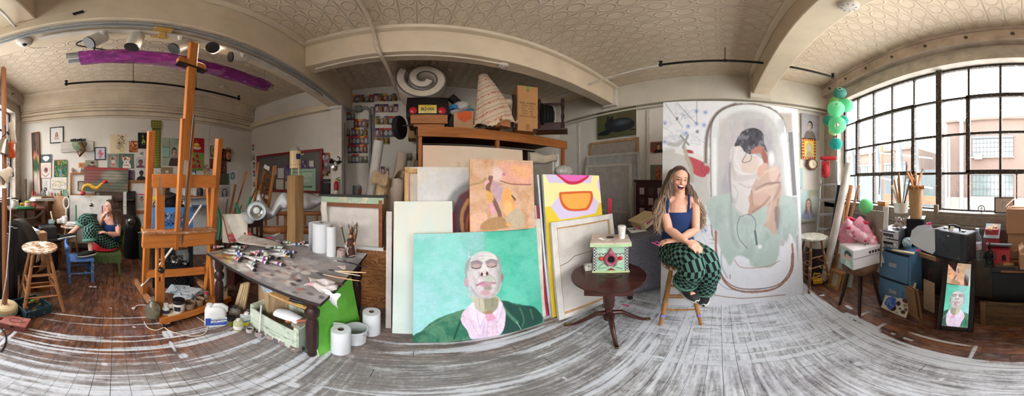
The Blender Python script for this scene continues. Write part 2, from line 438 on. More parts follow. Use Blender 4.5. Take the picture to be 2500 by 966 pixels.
def floor_():
 x0,x1,y0,y1,st=-3.9,3.45,-2.25,3.75,.0125
 nx,ny=int((x1-x0)/st),int((y1-y0)/st)
 xs=ls_(x0,x1,nx);ys=ls_(y0,y1,ny);X,Y=np.meshgrid(xs,ys)
 ss=lambda a,b,t:np.clip((t-a)/(b-a),0,1)**2*(3-2*np.clip((t-a)/(b-a),0,1))
 n1=fbm(X,Y,.8,3);n2=fbm(X,Y*5,1.2,9);n3=fbm(X*5,Y,1.2,19)
 inside=ss(-1.25,-.55,X)*ss(-1.06,-.98,Y+(n1-.5)*.05)*(1-ss(1.05,1.7,Y+(n1-.5)*.5-.25*ss(.8,2.0,X)))
 P=inside*(.46+.16*ss(.6,1.6,X))*(.65+.7*n1)
 P*=(1-.30*ss(.25,.8,Y)*(1-ss(.7,1.6,X)))
 P=P+.12*ss(-1.9,-1.2,X)*(1-ss(-1.2,-.9,X))*ss(-1.1,-.5,Y)
 D=np.zeros_like(X)
 D=ss(.1,-.5,X)*ss(1.3,.8,Y)+ss(1.1,1.5,X)*(1-ss(2.3,2.9,X))*ss(-.75,-.5,Y)
 B=np.clip(ss(-.75,-1.2,X)+ss(-.93,-1.02,Y)+.6*ss(.8,1.25,Y+(n1-.5)*.4)*(1-ss(1.1,1.9,X)),0,1)
 B=np.clip(B-.35*ss(1.2,1.7,Y)*(1-ss(-1.2,-1.8,X)),0,1)*(1-.45*ss(.35,.7,Y)*ss(-1.5,-1.2,X)*(1-ss(-.9,-.3,X)))
 rs=RR_(11)
 def stroke(cx,cy,L,W,along,s):
  if along:ax,ay=W/2,L/2
  else:ax,ay=L/2,W/2
  m=(np.abs(X-cx)<ax*1.6+.04)&(np.abs(Y-cy)<ay*1.2+.04)
  if not m.any():return
  wob=(vnoise(X[m]*(.25 if not along else 1),Y[m]*(.25 if along else 1),.09,int(cx*100)%97)-.5)*W*.9
  a=np.clip(1-np.abs((X[m]-cx+(wob if along else 0))/ax)**4,0,1)*np.clip(1-np.abs((Y[m]-cy+(0 if along else wob))/ay)**4,0,1)
  P[m]=np.maximum(P[m],a*s);D[m]=np.where(a>.25,float(along),D[m])
 for cx in np.arange(-1.32,-.35,.045):
  for k in range(2):
   stroke(cx+rs.uniform(-.02,.02),rs.uniform(-.75,1.0),rs.uniform(.5,1.7),rs.uniform(.012,.05),True,rs.uniform(.5,.95)*(.72+.3*(cx+1.32)))
 for k in range(70):stroke(rs.uniform(-.1,2.3),rs.uniform(-.95,1.35),rs.uniform(.4,1.6),rs.uniform(.01,.042),False,rs.uniform(.45,.95))
 for k in range(30):stroke(rs.uniform(.9,2.3),rs.uniform(-.8,.8),rs.uniform(.4,1.5),rs.uniform(.015,.06),True,rs.uniform(.65,1))
 for k in range(16):stroke(rs.uniform(.3,1.6),-1.0+rs.uniform(-.03,.10),rs.uniform(.5,1.4),rs.uniform(.02,.06),False,rs.uniform(.8,1))
 for cy,x in((-.80,-1.25),(-.88,-1.3),(-.70,-1.2)):stroke(x,cy,.75,.035,False,.9)
 for c in((.55,-1.17,.55,.03,False),(.28,-1.08,.03,.18,False),(.84,-1.08,.03,.2,True),(.27,-1.1,.2,.04,True),(1.42,-1.13,.12,.07,False),(1.15,-1.05,.5,.05,False),(-1.27,.1,1.9,.018,True),(-1.5,.0,1.5,.016,True),(-1.62,-.1,1.2,.02,True),(-1.16,.2,1.9,.02,True)):
  stroke(*c,.85)
 for k in range(46):
  cx,cy=rs.uniform(-2.8,2.2),rs.uniform(-1.3,1.4);r=rs.uniform(.008,.03)
  m=(X-cx)**2+(Y-cy)**2<r*r*rs.uniform(.6,1.6);P[m]=np.maximum(P[m],.9)
 c=G(405,815);stroke(c.x,c.y,.11,.10,False,1.0);c=G(424,845);stroke(c.x,c.y,.18,.03,False,.8);c=G(440,870);stroke(c.x,c.y,.06,.08,False,.8)
 Z=np.zeros_like(X)
 idx=np.arange(nx*ny).reshape(ny,nx)
 me=bpy.data.meshes.new('floor')
 me.from_pydata(np.stack([X,Y,Z],-1).reshape(-1,3).tolist(),[],np.stack([idx[:-1,:-1],idx[:-1,1:],idx[1:,1:],idx[1:,:-1]],-1).reshape(-1,4).tolist())
 at=me.color_attributes.new('Col','FLOAT_COLOR','POINT');buf=np.ones((nx*ny,4),np.float32)
 buf[:,0]=np.clip(P,0,1).ravel();buf[:,1]=np.clip(D,0,1).ravel();buf[:,2]=B.ravel();at.data.foreach_set('color',buf.ravel())
 m,nt,b=nodes('painted_floorboards')
 a=N(nt,'ShaderNodeAttribute',attribute_name='Col');s=N(nt,'ShaderNodeSeparateColor');nt.links.new(a.outputs['Color'],s.inputs[0])
 Pm,Dm,Bm=s.outputs
 ob=cr_(nt);xyz=N(nt,'ShaderNodeSeparateXYZ');nt.links.new(ob,xyz.inputs[0]);x,y=xyz.outputs[0],xyz.outputs[1]
 yb=mth(nt,'DIVIDE',mth(nt,'ADD',y,10),.078);bi=mth(nt,'FLOOR',yb);fr=mth(nt,'FRACT',yb)
 wn=N(nt,'ShaderNodeTexWhiteNoise',noise_dimensions='1D');nt.links.new(bi,wn.inputs['W']);rnd=wn.outputs['Value']
 edge=mth(nt,'ABSOLUTE',mth(nt,'SUBTRACT',fr,.5))
 wgap=mth(nt,'SUBTRACT',.491,mth(nt,'MULTIPLY',mth(nt,'POWER',rnd,5),.035))
 gap=mth(nt,'GREATER_THAN',edge,wgap)
 xb=mth(nt,'FRACT',mth(nt,'ADD',mth(nt,'DIVIDE',x,1.9),mth(nt,'MULTIPLY',rnd,7)))
 joint=mth(nt,'LESS_THAN',xb,.0018)
 gap=mth(nt,'MAXIMUM',gap,joint)
 lx=nz_(nt,cr_(nt,scale=(2.2,30,1)),1.5,8,.68,.4);ly=nz_(nt,cr_(nt,scale=(30,2.2,1)),1.5,8,.68,.4)
 fine=nz_(nt,ob,38,6,.7);mid=nz_(nt,ob,6,6,.62)
 st=mixc(nt,Dm,lx,ly);stv=N(nt,'ShaderNodeRGBToBW');nt.links.new(st,stv.inputs[0])
 tt=mth(nt,'ADD',mth(nt,'MULTIPLY',stv.outputs[0],.55),mth(nt,'ADD',mth(nt,'MULTIPLY',fine,.22),mth(nt,'MULTIPLY',mid,.23)))
 pf=ramp(nt,mth(nt,'ADD',mth(nt,'MULTIPLY',mth(nt,'SUBTRACT',tt,.5),1.7),Pm),[(.34,(0,0,0)),(.64,(1,1,1))])
 brown=ramp(nt,mth(nt,'ADD',mth(nt,'MULTIPLY',mid,.45),mth(nt,'ADD',mth(nt,'MULTIPLY',lx,.5),mth(nt,'MULTIPLY',rnd,.12))),[(.36,lin('#2c1c16')),(.48,lin('#543425')),(.6,lin('#80502f')),(.72,lin('#77604f'))])
 scuff=ramp(nt,nz_(nt,cr_(nt,scale=(3,9,1)),3,8,.7),[(.48,(0,0,0)),(.70,(.7,.7,.7))])
 brown=mixc(nt,scuff,brown,lin('#8b7d78'))
 grey=ramp(nt,tt,[(.3,lin('#434142')),(.45,lin('#777473')),(.6,lin('#989592')),(.75,lin('#a8a4a2'))])
 speck=ramp(nt,nz_(nt,ob,55,3,.6),[(.70,(0,0,0)),(.73,(1,1,1))])
 wd=mixc(nt,Bm,grey,brown)
 white=ramp(nt,tt,[(.3,lin('#a9aeb3')),(.55,lin('#c6cacf')),(.8,lin('#dadde1'))])
 col=mixc(nt,pf,wd,white)
 col=mixc(nt,mth(nt,'MULTIPLY',speck,.6),col,lin('#d5d5d2'))
 tint=nz_(nt,ob,1.7,3);colb=mixc(nt,ramp(nt,tint,[(.55,(0,0,0)),(.8,(.3,.3,.3))]),col,lin('#7d7689'))
 dotn=ramp(nt,nz_(nt,cr_(nt,scale=(1,1.7,1)),14,2,.5),[(.76,(0,0,0)),(.775,(1,1,1))])
 colb=mixc(nt,mth(nt,'MULTIPLY',dotn,.8),colb,lin('#2c2e33'))
 col=mixc(nt,gap,colb,(.008,.006,.005))
 nt.links.new(col,b.inputs['Base Color'])
 nt.links.new(ramp(nt,pf,[(0,(.42,.42,.42)),(1,(.6,.6,.6))]),b.inputs['Roughness']);b.inputs['Specular IOR Level'].default_value=.3
 bump(nt,b,mth(nt,'SUBTRACT',mth(nt,'ADD',mth(nt,'MULTIPLY',tt,.3),mth(nt,'MULTIPLY',pf,.3)),gap),.35,.006)
 me.materials.append(m);me.update()
 o=bpy.data.objects.new('floor',me);COL.objects.link(o);st_(o)
floor_()
m,nt,b=nodes('pressed_tin_ceiling')
ob=cr_(nt);xyz=N(nt,'ShaderNodeSeparateXYZ');nt.links.new(ob,xyz.inputs[0])
px_=mth(nt,'SUBTRACT',mth(nt,'FRACT',mth(nt,'DIVIDE',xyz.outputs[0],.152)),.5);py_=mth(nt,'SUBTRACT',mth(nt,'FRACT',mth(nt,'DIVIDE',xyz.outputs[1],.19)),.5)
def ring(ax,ay,r,wd):
 d=mth(nt,'SQRT',mth(nt,'ADD',mth(nt,'POWER',mth(nt,'MULTIPLY',ax,1),2),mth(nt,'POWER',ay,2)))
 return mth(nt,'SUBTRACT',1,mth(nt,'DIVIDE',mth(nt,'ABSOLUTE',mth(nt,'SUBTRACT',d,r)),wd),clamp=True)
ax_=mth(nt,'ABSOLUTE',px_);ay_=mth(nt,'ABSOLUTE',py_)
h=ring(px_,mth(nt,'MULTIPLY',py_,.86),.36,.07)
h=mth(nt,'MAXIMUM',h,mth(nt,'SUBTRACT',1,mth(nt,'DIVIDE',mth(nt,'SUBTRACT',.5,ax_),.05),clamp=True))
cy_=mth(nt,'SUBTRACT',.5,ay_)
star=mth(nt,'SUBTRACT',1,mth(nt,'DIVIDE',mth(nt,'MULTIPLY',mth(nt,'ADD',ax_,.03),mth(nt,'ADD',cy_,.03)),.012),clamp=True)
h=mth(nt,'MAXIMUM',h,star)
big=nz_(nt,ob,1.3,4)
nt.links.new(ramp(nt,mth(nt,'ADD',mth(nt,'MULTIPLY',big,.8),mth(nt,'MULTIPLY',h,.2)),[(.3,lin('#cdbba3')),(.7,lin('#dccdb6'))]),b.inputs['Base Color'])
b.inputs['Roughness'].default_value=.55
bump(nt,b,h,.75,.012);TIN=m
o=MB().box((-.25,.8,HC+.03),(7.4,6.2,.06)).bd('ceiling',TIN,smooth=0);st_(o)
WALL=qp('#d9d4cb',.75,var=.05,scale=2,bmp=.05,key='white_wall_paint');CREAM=qp('#d8cab2',.55,var=.07,scale=3,bmp=.08,key='cream_paint')
BEAM=qp('#d9c8ae',.5,var=.08,scale=4,bmp=.15,key='cream_beam_paint');PLAST=qp('#b9b0a4',.8,var=.25,scale=7,bmp=.3,key='rough_plaster')
def sbox(name,lo,hi,mat,bev=.006,n=None):
 lo,hi=V(lo),V(hi);o=MB().box((lo+hi)/2,hi-lo).bd(name,mat,bevel=bev,smooth=0 if not bev else .6);return st_(o)
sbox('wall_left',(XL-.1,YWN-.3,0),(XL,YB1+.1,HC),WALL)
sbox('wall_back_partition',(XL-.1,YB1,0),(-1.40,YB1+.1,HC),WALL)
sbox('wall_back_return',(-1.5,YB1,0),(-1.40,YB2+.1,HC),WALL)
sbox('wall_back',(-1.5,YB2,0),(XR+.1,YB2+.1,HC),WALL)
sbox('wall_right',(XR,YWN-.3,0),(XR+.1,YB2+.1,HC),WALL)
b=MB();b.box((-.25,-2.12,.49),(7.1,.24,.98));b.box((-.25,-2.12,3.13),(7.1,.24,.48));b.box((3.075,-2.12,1.9),(.45,.24,2.0));b.box((-3.665,-2.12,1.9),(.27,.24,2.0))
st_(b.bd('wall_front',PLAST,smooth=0))
sbox('trim_1',(-1.57,-2.0,2.82),(-1.26,YB2,HC),BEAM,.012)
sbox('trim_2',(-1.26,1.91,2.93),(3.2,2.12,HC),BEAM,.012)
sbox('trim_3',(-1.26,-.82,2.93),(3.2,-.545,HC),BEAM,.012)
b=MB()
for lo,hi in(((-1.26,1.83,3.29),(3.2,1.91,HC)),((-1.26,-.9,3.29),(3.2,-.82,HC)),((-1.26,-.545,3.29),(3.2,-.47,HC)),((-1.26,-.47,3.29),(-1.19,1.83,HC))):
 lo,hi=V(lo),V(hi);b.box((lo+hi)/2,hi-lo)
st_(b.bd('trim_4',CREAM,bevel=.01))
b=MB();b.box((3.24,.8,3.1),(.12,5.6,.5));b.box((3.25,.8,2.8),(.08,5.6,.035));b.box((3.14,2.0,3.12),(.1,.3,.44));b.box((3.14,-.68,3.1),(.1,.36,.48))
st_(b.bd('trim_5',qp('#cdc6b8',.6,var=.08,scale=3),bevel=.006))
b=MB()
b.box((-3.73,.64,3.18),(.14,5.2,.34));b.box((-3.70,.64,3.32),(.22,5.2,.06))
for z,d,hh in((2.985,.11,.05),(2.93,.07,.06),(2.86,.10,.05),(2.78,.05,.09),(2.70,.035,.03)):b.box((XL+d/2,.64,z),(d,5.2,hh))
st_(b.bd('trim_6',qp('#d3c4ad',.6,var=.16,scale=3,bmp=.1),bevel=.008))
b=MB();b.box((-.25,-1.96,3.2),(7.0,.16,.18));b.box((-.25,-1.93,3.32),(7.0,.12,.05))
st_(b.bd('trim_7',qp('#b3a394',.6,var=.25,scale=5,bmp=.2),bevel=.01))
b=MB()
for k in range(14):b.lt([(.0,.0),(.022,.0),(.022,.012),(.012,.016),(.012,.03),(.0,.03)],8,c=(0,0,0),M=TN((-3.2+k*.47,-1.88,3.2))@RO(-PI/2,4,'X'))
st_(b.bd('trim_8',qp('#6a5a4d',.5,.6)))
b=MB();b.box((-.35,-2.04,1.035),(6.45,.14,.03));b.box((-.35,-1.985,.965),(6.45,.05,.11));b.box((-.35,-1.95,.895),(6.45,.08,.03));b.box((-.35,-1.975,.8),(6.45,.05,.16))
st_(b.bd('trim_9',qp('#8d857b',.7,var=.25,scale=8,bmp=.25),bevel=.006))
b=MB();b.box((-1.41,3.27,1.4),(.22,.24,2.8));b.box((-1.41,3.26,2.78),(.26,.28,.07))
st_(b.bd('trim_10',qp('#d5cec3',.6,var=.06),bevel=.006))
b=MB();b.box((-2.65,3.22,2.84),(2.3,.12,.12));st_(b.bd('trim_11',CREAM,bevel=.008))
b=MB()
for y in(2.95,1.55,1.27):b.box((3.285,y,1.4),(.03,.07,2.75))
st_(b.bd('trim_12',qp('#c9c4ba',.6),bevel=.004))
STEEL=qs('#2e2722',['#5b3d2c','#8a8077'],.55,40)
GL=clearglass()
ROWS=[1.05,1.488,1.954,2.427,2.875]
def window(i,x0,n,dx,sash):
 f=MB();xs=[x0-k*dx for k in range(n+1)]
 for k,x in enumerate(xs):
  wdt=.055 if k in(0,n)else .028
  f.box((x,YG,1.96),(wdt,.05,1.83))
 for z in ROWS:f.box(((xs[0]+xs[-1])/2,YG,z),(xs[0]-xs[-1],.045,.03))
 fo=f.bd('window_%d'%i,STEEL,bevel=.004);st_(fo)
 s=MB();a,c=xs[sash[0]],xs[sash[1]]
 for z in(ROWS[1]+.012,ROWS[3]-.012):s.box(((a+c)/2,YG+.03,z),(a-c+.05,.05,.05))
 for x in(a,c):s.box((x,YG+.03,(ROWS[1]+ROWS[3])/2),(.05,.05,ROWS[3]-ROWS[1]))
 s.box(((a+c)/2,YG+.07,ROWS[1]+.0),(.02,.05,.05));s.bar(((a+c)/2,YG+.08,ROWS[1]),((a+c)/2,YG+.09,1.2),.012,.012)
 so=s.bd('sash',STEEL,fo,bevel=.004)
 g=MB().box(((xs[0]+xs[-1])/2,YG,1.96),(xs[0]-xs[-1]-.02,.004,1.8)).bd('glass',GL,fo,smooth=0)
window(1,2.80,5,.366,(1,4));window(2,.97,5,.366,(1,4));window(3,-.86,5,.366,(1,4));window(4,-2.69,2,.40,(0,2))
b=MB()
for x in(.97,-.86,-2.69):b.box((x,YG+.01,1.97),(.075,.09,1.86))
st_(b.bd('trim_13',STEEL,bevel=.006))
def brickmat():
 m,nt,b=nodes('weathered_brick')
 t=N(nt,'ShaderNodeTexCoord');bt=N(nt,'ShaderNodeTexBrick');mp=N(nt,'ShaderNodeMapping')
 mp.inputs['Rotation'].default_value=(PI/2,0,0)
 nt.links.new(t.outputs['Object'],mp.inputs[0]);nt.links.new(mp.outputs[0],bt.inputs[0])
 bt.inputs['Color1'].default_value=(*lin('#46362f'),1);bt.inputs['Color2'].default_value=(*lin('#3a2b25'),1);bt.inputs['Mortar'].default_value=(*lin('#6a615a'),1)
 bt.inputs['Scale'].default_value=1.0;bt.inputs['Brick Width'].default_value=.22;bt.inputs['Row Height'].default_value=.075;bt.inputs['Mortar Size'].default_value=.01
 nt.links.new(mixc(nt,nz_(nt,t.outputs['Object'],.8,4),bt.outputs['Color'],lin('#4a3a32')),b.inputs['Base Color']);b.inputs['Roughness'].default_value=.9
 return m
BRICK=brickmat();YO=-20.0
def building(name,label,x0,x1,y,z1,wins,depth=6,low=None):
 t=tg_(name,label,'building',(0,0,0))
 b=MB();b.box(((x0+x1)/2,y-depth/2,(z1-5)/2),(x1-x0,depth,z1+5));b.box(((x0+x1)/2,y+.05,z1+.05),(x1-x0+.3,.5,.25));b.bd('wall',BRICK,t,smooth=0)
 if low:MB().box(((x0+x1)/2,y+.12,(low-5)/2),(x1-x0,.3,low+5)).bd('lower_facade',qp('#746e66',.9,var=.08,scale=1),t,smooth=0)
 for(a,c,zz0,zz1,nx,nz)in wins:
  f=MB()
  for k in range(nx+1):f.box((a+(c-a)*k/nx,y+.12,(zz0+zz1)/2),(.05,.08,zz1-zz0))
  for k in range(nz+1):f.box(((a+c)/2,y+.12,zz0+(zz1-zz0)*k/nz),(c-a,.08,.05))
  f.box(((a+c)/2,y+.16,zz1+.15),(c-a+.1,.2,.28))
  fo=f.bd('window',qp('#3c3f41',.5),t,smooth=0)
  MB().box(((a+c)/2,y+.09,(zz0+zz1)/2),(c-a,.04,zz1-zz0)).bd('pane',qp('#4a5453',.15,var=.3,scale=.7),fo,smooth=0)
  MB().box(((a+c)/2,y+.16,zz0-.12),(c-a+.3,.3,.14)).bd('window_sill',qp('#6d645a',.8),fo,smooth=0)
 return t
bt=building('brick_building','brick factory building across the street with wide steel windows',-6.5,8.2,YO,8.1,[(.9,5.2,4.0,5.9,11,4),(.9,5.2,-.2,2.0,11,3),(-5.5,-1.2,4.0,5.9,11,4),(-5.5,-1.2,-.2,2.0,11,3)],low=-.4)
d=MB();d.box((4.5,YO+.5,3.9),(.7,.6,.5));ac=d.bd('air_conditioner',qp('#8a867f',.6),bt,bevel=.03)
p=MB();p.cyl((6.3,YO+.5,-4),(6.3,YO+.5,7.9),.22);p.box((6.3,YO+.5,8.0),(.6,.6,.3));p.cyl((7.7,YO+.5,-4),(7.7,YO+.5,6.2),.12);p.bd('downpipe',qp('#5d666d',.5),bt)
b2=building('brick_building','lower brick building with flat roof behind the glass pavilion',11.5,24,-19,5.2,[(13,17,1.2,3.4,8,3),(18,22,1.2,3.4,8,3)],depth=8)
t=tg_('glass_pavilion','glass pavilion with leaning grey steel columns and white rails outside the window','pavilion',(0,0,0))
gy=qp('#3a4248',.5);wt=qp('#8d9090',.5)
for k,x in enumerate((13.2,10.4,7.9,6.1,5.0)):
 y=-9.0-.0*k
 b=MB();b.bar((x-.28,y,-5),(x+.62,y,5.4-.45*k),.34,.2,mi=0,w2=.2);b.bd('column',gy,t,smooth=0)
for z in(-1.6,.2,1.9,3.5):
 b=MB();b.bar((4.6,-9.2,z-.9),(14.0,-9.2,z+.6),.07,.07);b.bd('rail',wt,t,smooth=0)
for x in(5.6,7.0,9.3,11.8):
 MB().bar((x,-9.25,-5),(x,-9.25,4.2-(12-x)*.1),.09,.09).bd('post',wt,t,smooth=0)
MB().box((9.5,-10.6,1.0),(.3,.2,6)).box((7.4,-10.6,.2),(4.6,.12,.5)).bd('red_girder',qp('#7a3f2b',.6),t,smooth=0)
MB().box((10.0,-12.4,-1.4),(9.5,.1,7.2)).bd('glass_wall',qp('#323b3d',.5,var=.25,scale=.6),t,smooth=0)
g=MB().box((0,-26,-5.1),(120,48,.2)).bd('street',qp('#dedbd4',.9,var=.05,scale=.4),smooth=0);st_(g)
def wall_frame(wall,cx,y1,off=0.0):
 if wall=='L':p=PXW(cx,y1,XL+off);return frame(p,(0,1,0)),p
 if wall=='P':p=PYW(cx,y1,YB1-off);return frame(p,(1,0,0)),p
 if wall=='B':p=PYW(cx,y1,YB2-off);return frame(p,(1,0,0)),p
 if wall=='R':p=PXW(cx,y1,XR-off);return frame(p,(0,-1,0)),p
 p=PYW(cx,y1,YWN+off);return frame(p,(-1,0,0)),p
def wsize(wall,x0,y0,x1,y1,off):
 cx,cy=(x0+x1)/2,(y0+y1)/2
 if wall in'LR':
  X=XL+off if wall=='L' else XR-off
  w=abs(PXW(x1,cy,X).y-PXW(x0,cy,X).y);h=PXW(cx,y0,X).z-PXW(cx,y1,X).z
 else:
  Y=YB1-off if wall=='P' else(YB2-off if wall=='B' else YWN+off)
  w=abs(PYW(x1,cy,Y).x-PYW(x0,cy,Y).x);h=PYW(cx,y0,Y).z-PYW(cx,y1,Y).z
 return w,h
def pic(rect,label,base,ops=None,wall='L',cat='painting',name='painting',th=.022,fr=None,group=None,roll=0,off=None,res=2.0,side='#cfc8bb',rough=.6,mount=None):
 x0,y0,x1,y1=rect
 off=th/2+.004 if off is None else off
 fw=fr[0]if fr else 0
 w,h=wsize(wall,x0,y0,x1,y1,off);M,p=wall_frame(wall,(x0+x1)/2,y1,off)
 a=Art(U,max(10,int((x1-x0)*res)),max(10,int((y1-y0)*res)),base)
 if ops:ops(a)
 M=M@RO(math.radians(roll),4,'Y')@TN((0,0,fw))
 return cv_(name,label,cat,a,w-2*fw,h-2*fw,th if not fr else th*.5,M,group,side,(fr[0],th,fr[1])if fr else None,rough=rough)
BLK=qp('#1d1a18',.4);OAK=qw('#b5763c','#7d4b22','z');PINE=qw('#cfa56e','#a87a45','z');PALE=qw('#dcc6a0','#b89a6d','z')
def head(a,cx,cy,r,skin,hair,bg=None,shirt=None,look=0,shade=None,beard=False,hl=1.0):
 0
 if shirt:a.poly([(cx-r*2.3,cy+r*4.2),(cx-r*1.9,cy+r*2.1),(cx-r*.6,cy+r*1.45),(cx+r*.6,cy+r*1.45),(cx+r*1.9,cy+r*2.1),(cx+r*2.3,cy+r*4.2)],shirt,wob=1)
 a.poly([(cx-r*.45,cy+r*.6),(cx+r*.45,cy+r*.6),(cx+r*.5,cy+r*1.7),(cx-r*.5,cy+r*1.7)],shade or skin)
 a.ell(cx-look*.15*r,cy-r*.2,r*1.12,r*1.35,hair,wob=1)
 if hl>1:a.poly([(cx-r*1.1,cy-r*.3),(cx-r*1.25,cy+r*hl),(cx-r*.6,cy+r*hl*1.1),(cx-r*.5,cy),(cx+r*.5,cy),(cx+r*.6,cy+r*hl*1.1),(cx+r*1.25,cy+r*hl),(cx+r*1.1,cy-r*.3)],hair,wob=1.5)
 a.ell(cx+look*r*.1,cy+r*.12,r*.82,r*1.08,skin);
 if shade:a.poly([(cx+r*.1,cy-r*.8),(cx+r*.8,cy-r*.4),(cx+r*.75,cy+r*.7),(cx+r*.1,cy+r*1.15),(cx+r*.25,cy)],shade,soft=3,a=.8)
 ex=cx+look*r*.2
 for s in(-1,1):a.ell(ex+s*r*.35,cy,r*.16,r*.09,'#2b201d');a.line([(ex+s*r*.17,cy-r*.2),(ex+s*r*.52,cy-r*.22)],r*.09,hair,a=.8)
 a.line([(ex,cy+r*.05),(ex+look*r*.12,cy+r*.4)],r*.1,shade or'#8a5a48',a=.6);a.line([(ex-r*.25,cy+r*.66),(ex,cy+r*.69),(ex+r*.25,cy+r*.66)],r*.13,'#8e4038')
 if beard:a.ell(cx,cy+r*.95,r*.5,r*.28,hair,a=.7)
def rd_(a,cols,n,seed,size=(2,6),y0=0,y1=100,x0=0,x1=100):
 rs=RR_(seed)
 for k in range(n):a.ell(rs.uniform(x0,x1),rs.uniform(y0,y1),rs.uniform(*size),rs.uniform(*size),rs.choice(cols),rot=rs.uniform(0,3),a=rs.uniform(.5,1),wob=1)
def op(a):a.ell(50,50,34,42,'#d8dad2');head(a,50,45,9,'#d9a48c','#6b3022',shirt='#c5a4a8',shade='#b9705c',hl=1.6)
pic((122,310,155,349),'black-framed small red-haired portrait on white paper, high on the left wall','#d5d6cf',op,fr=(.017,BLK),cat='picture',name='framed_picture')
def op(a):
 a.bl_(['#e9b6b9','#b9c6d6'],40,3,.5,.7,.5);a.ell(48,30,16,15,'#d98b94');a.poly([(35,40),(65,38),(72,60),(60,88),(36,88),(42,66),(28,56)],'#d06f7d');a.line([(60,45),(86,52),(62,66)],6,'#c84b52');a.ell(54,28,6,5,'#2d2a2e');a.line([(40,60),(58,74)],3,'#f2d9d5')
pic((231,359,258,390),'black-framed drawing of a crouching pink figure below the driftwood assemblage','#c3cbd6',op,fr=(.017,BLK),cat='picture',name='framed_picture')
def op(a):
 a.grain(.06,30);rs=RR_(2)
 for k in range(60):
  x,y=rs.uniform(50,92),rs.uniform(6,50);a.line([(x,y),(x+rs.uniform(-10,10),y+rs.uniform(-6,6))],rs.uniform(.8,3),'#262321',a=.9)
 for k in range(26):a.line([(rs.uniform(30,55),y:=rs.uniform(34,80)),(rs.uniform(55,80),y+rs.uniform(-3,3))],1,'#4a423b',a=.8)
 a.line([(60,62),(80,62),(80,86),(60,86),(60,62)],1.2,'#5a5047',sm=False)
pic((269,328,309,375),'loose beige sheet with a black ink sketch above the two dog paintings','#d8c5a2',op,name='ink_print',cat='print',th=.006)
def dog(a,tilt,c1,c2):
 a.poly([(28,100),(30,66),(44,55),(62,56),(76,70),(80,100)],c1,wob=2)
 for s in(-1,1):a.poly([(50+s*14,34),(50+s*34,6),(50+s*30,44)],c2);a.poly([(50+s*17,34),(50+s*30,16),(50+s*27,40)],'#c48a7a')
 a.ell(50,42,24,22,c1,wob=2);a.ell(44,34,10,10,c2,wob=1);a.ell(50,60,12,13,'#e6dccf');a.ell(50,57,4.5,3.5,'#241d1b')
 for s in(-1,1):a.ell(50+s*11,42,4,4,'#1d1715')
 a.line([(50,62),(50,68),(42,72)],1.4,'#3a2b27');a.line([(36,78),(64,78)],5,'#a83b3a')
pic((262,375,291,408),'square painting of a pointy-eared small dog on grey, left of the dog pair','#7e8a86',lambda a:dog(a,0,'#b59d88','#6b4c3c'))
pic((290.5,375,326,411),'square painting of a white-faced dog on dark green, right of the dog pair','#4f6f64',lambda a:dog(a,1,'#e0d3c6','#a9603f'))
def op(a):rd_(a,['#e2b23a','#d38b2f','#f0d060','#b0362c','#e3a9a0'],60,3,(3,8),10,95)
pic((315,344,336.5,371),'small painting of yellow and pink blossoms beside the black-framed pears','#8d3f2e',op)
def op(a):
 for x,y,r in((46,22,10),(52,50,12),(40,64,10),(66,60,11)):a.ell(x,y,r*.8,r,'#9dac3a',wob=1);a.ell(x-2,y-3,r*.3,r*.4,'#d5db77',soft=2)
 a.line([(30,80),(80,76)],6,'#4d4a49');a.line([(46,10),(48,4)],2,'#6b5a2a')
pic((337,324,362,362),'black-framed painting of green pears on a dark ground','#232424',op,fr=(.015,BLK),name='framed_picture',cat='picture')
def op(a):a.poly([(20,66),(40,40),(58,28),(72,40),(66,60),(86,84),(70,80),(48,68)],'#8b857b',wob=1);a.line([(48,66),(44,86)],2,'#5b534a');a.line([(34,50),(60,66)],5,'#5d5850')
pic((336,365,356,383),'small pale painting of a grey perched bird under the pears','#d6d4cc',op)
pic((331,386,355,409),'small dark portrait of a person in a pink scarf, upper one right of the dogs','#b5b0b2',lambda a:head(a,50,45,20,'#9a6a60','#3a2a2c',shirt='#6f4b5c',shade='#6a3f3c'))
pic((312,415,328.5,439),'small mauve portrait behind the slatted board top corner','#6d5a72',lambda a:head(a,50,48,22,'#8a6470','#2d2430',shirt='#3f3648',shade='#5d4150'))
pic((330,411,359,439),'portrait of a dark-haired person in a black coat on pale ground','#c8c9c3',lambda a:head(a,52,42,17,'#4d3f42','#181518',shirt='#23222a',shade='#3a2c2f'))
def op(a):a.poly([(20,42),(38,22),(66,22),(84,42),(52,84)],'#e9ebe6',wob=1);a.line([(20,42),(84,42)],2,'#9ea8a8');a.line([(40,42),(52,82),(64,42)],1.6,'#a9b4b4');a.ell(50,34,12,6,'#dcc9a2',a=.7)
pic((99,377,125.5,397),'small painting of a white cut gem on dark teal, left wall','#4a5a5c',op)
def op(a):
 for r,c in((42,'#c9aea2'),(34,'#e4d6cc'),(24,'#b39088'),(15,'#7a4f4c'),(8,'#5a3232')):a.ell(50+(42-r)*.15,50-(42-r)*.1,r,r*.9,c,wob=2)
 a.line([(20,76),(50,92),(82,74)],4,'#7a5850')
pic((99,397.5,124.5,434),'small painting of a pink curled shell under the gem painting','#e0d3c8',op)
def op(a):rd_(a,['#2c5a3a','#4d8a50','#1f3d2a','#7aa35c','#2f6a6a','#c0772f'],120,6,(3,9));a.poly([(40,100),(52,46),(62,100)],'#6fa0b0',soft=3,a=.8)
fo=pic((132,392,164,432),'small green forest painting with dried seed heads along its top edge','#2f5738',op)
b=MB();rs=RR_(8)
for k in range(16):b.sph((-.13+k*.0175,-.01,wsize('L',132,392,164,432,.02)[1]+.008+rs.uniform(0,.006)),(.008,.008,.011),8)
b.bd('seed_heads',qp('#8a4a32',.8),fo)
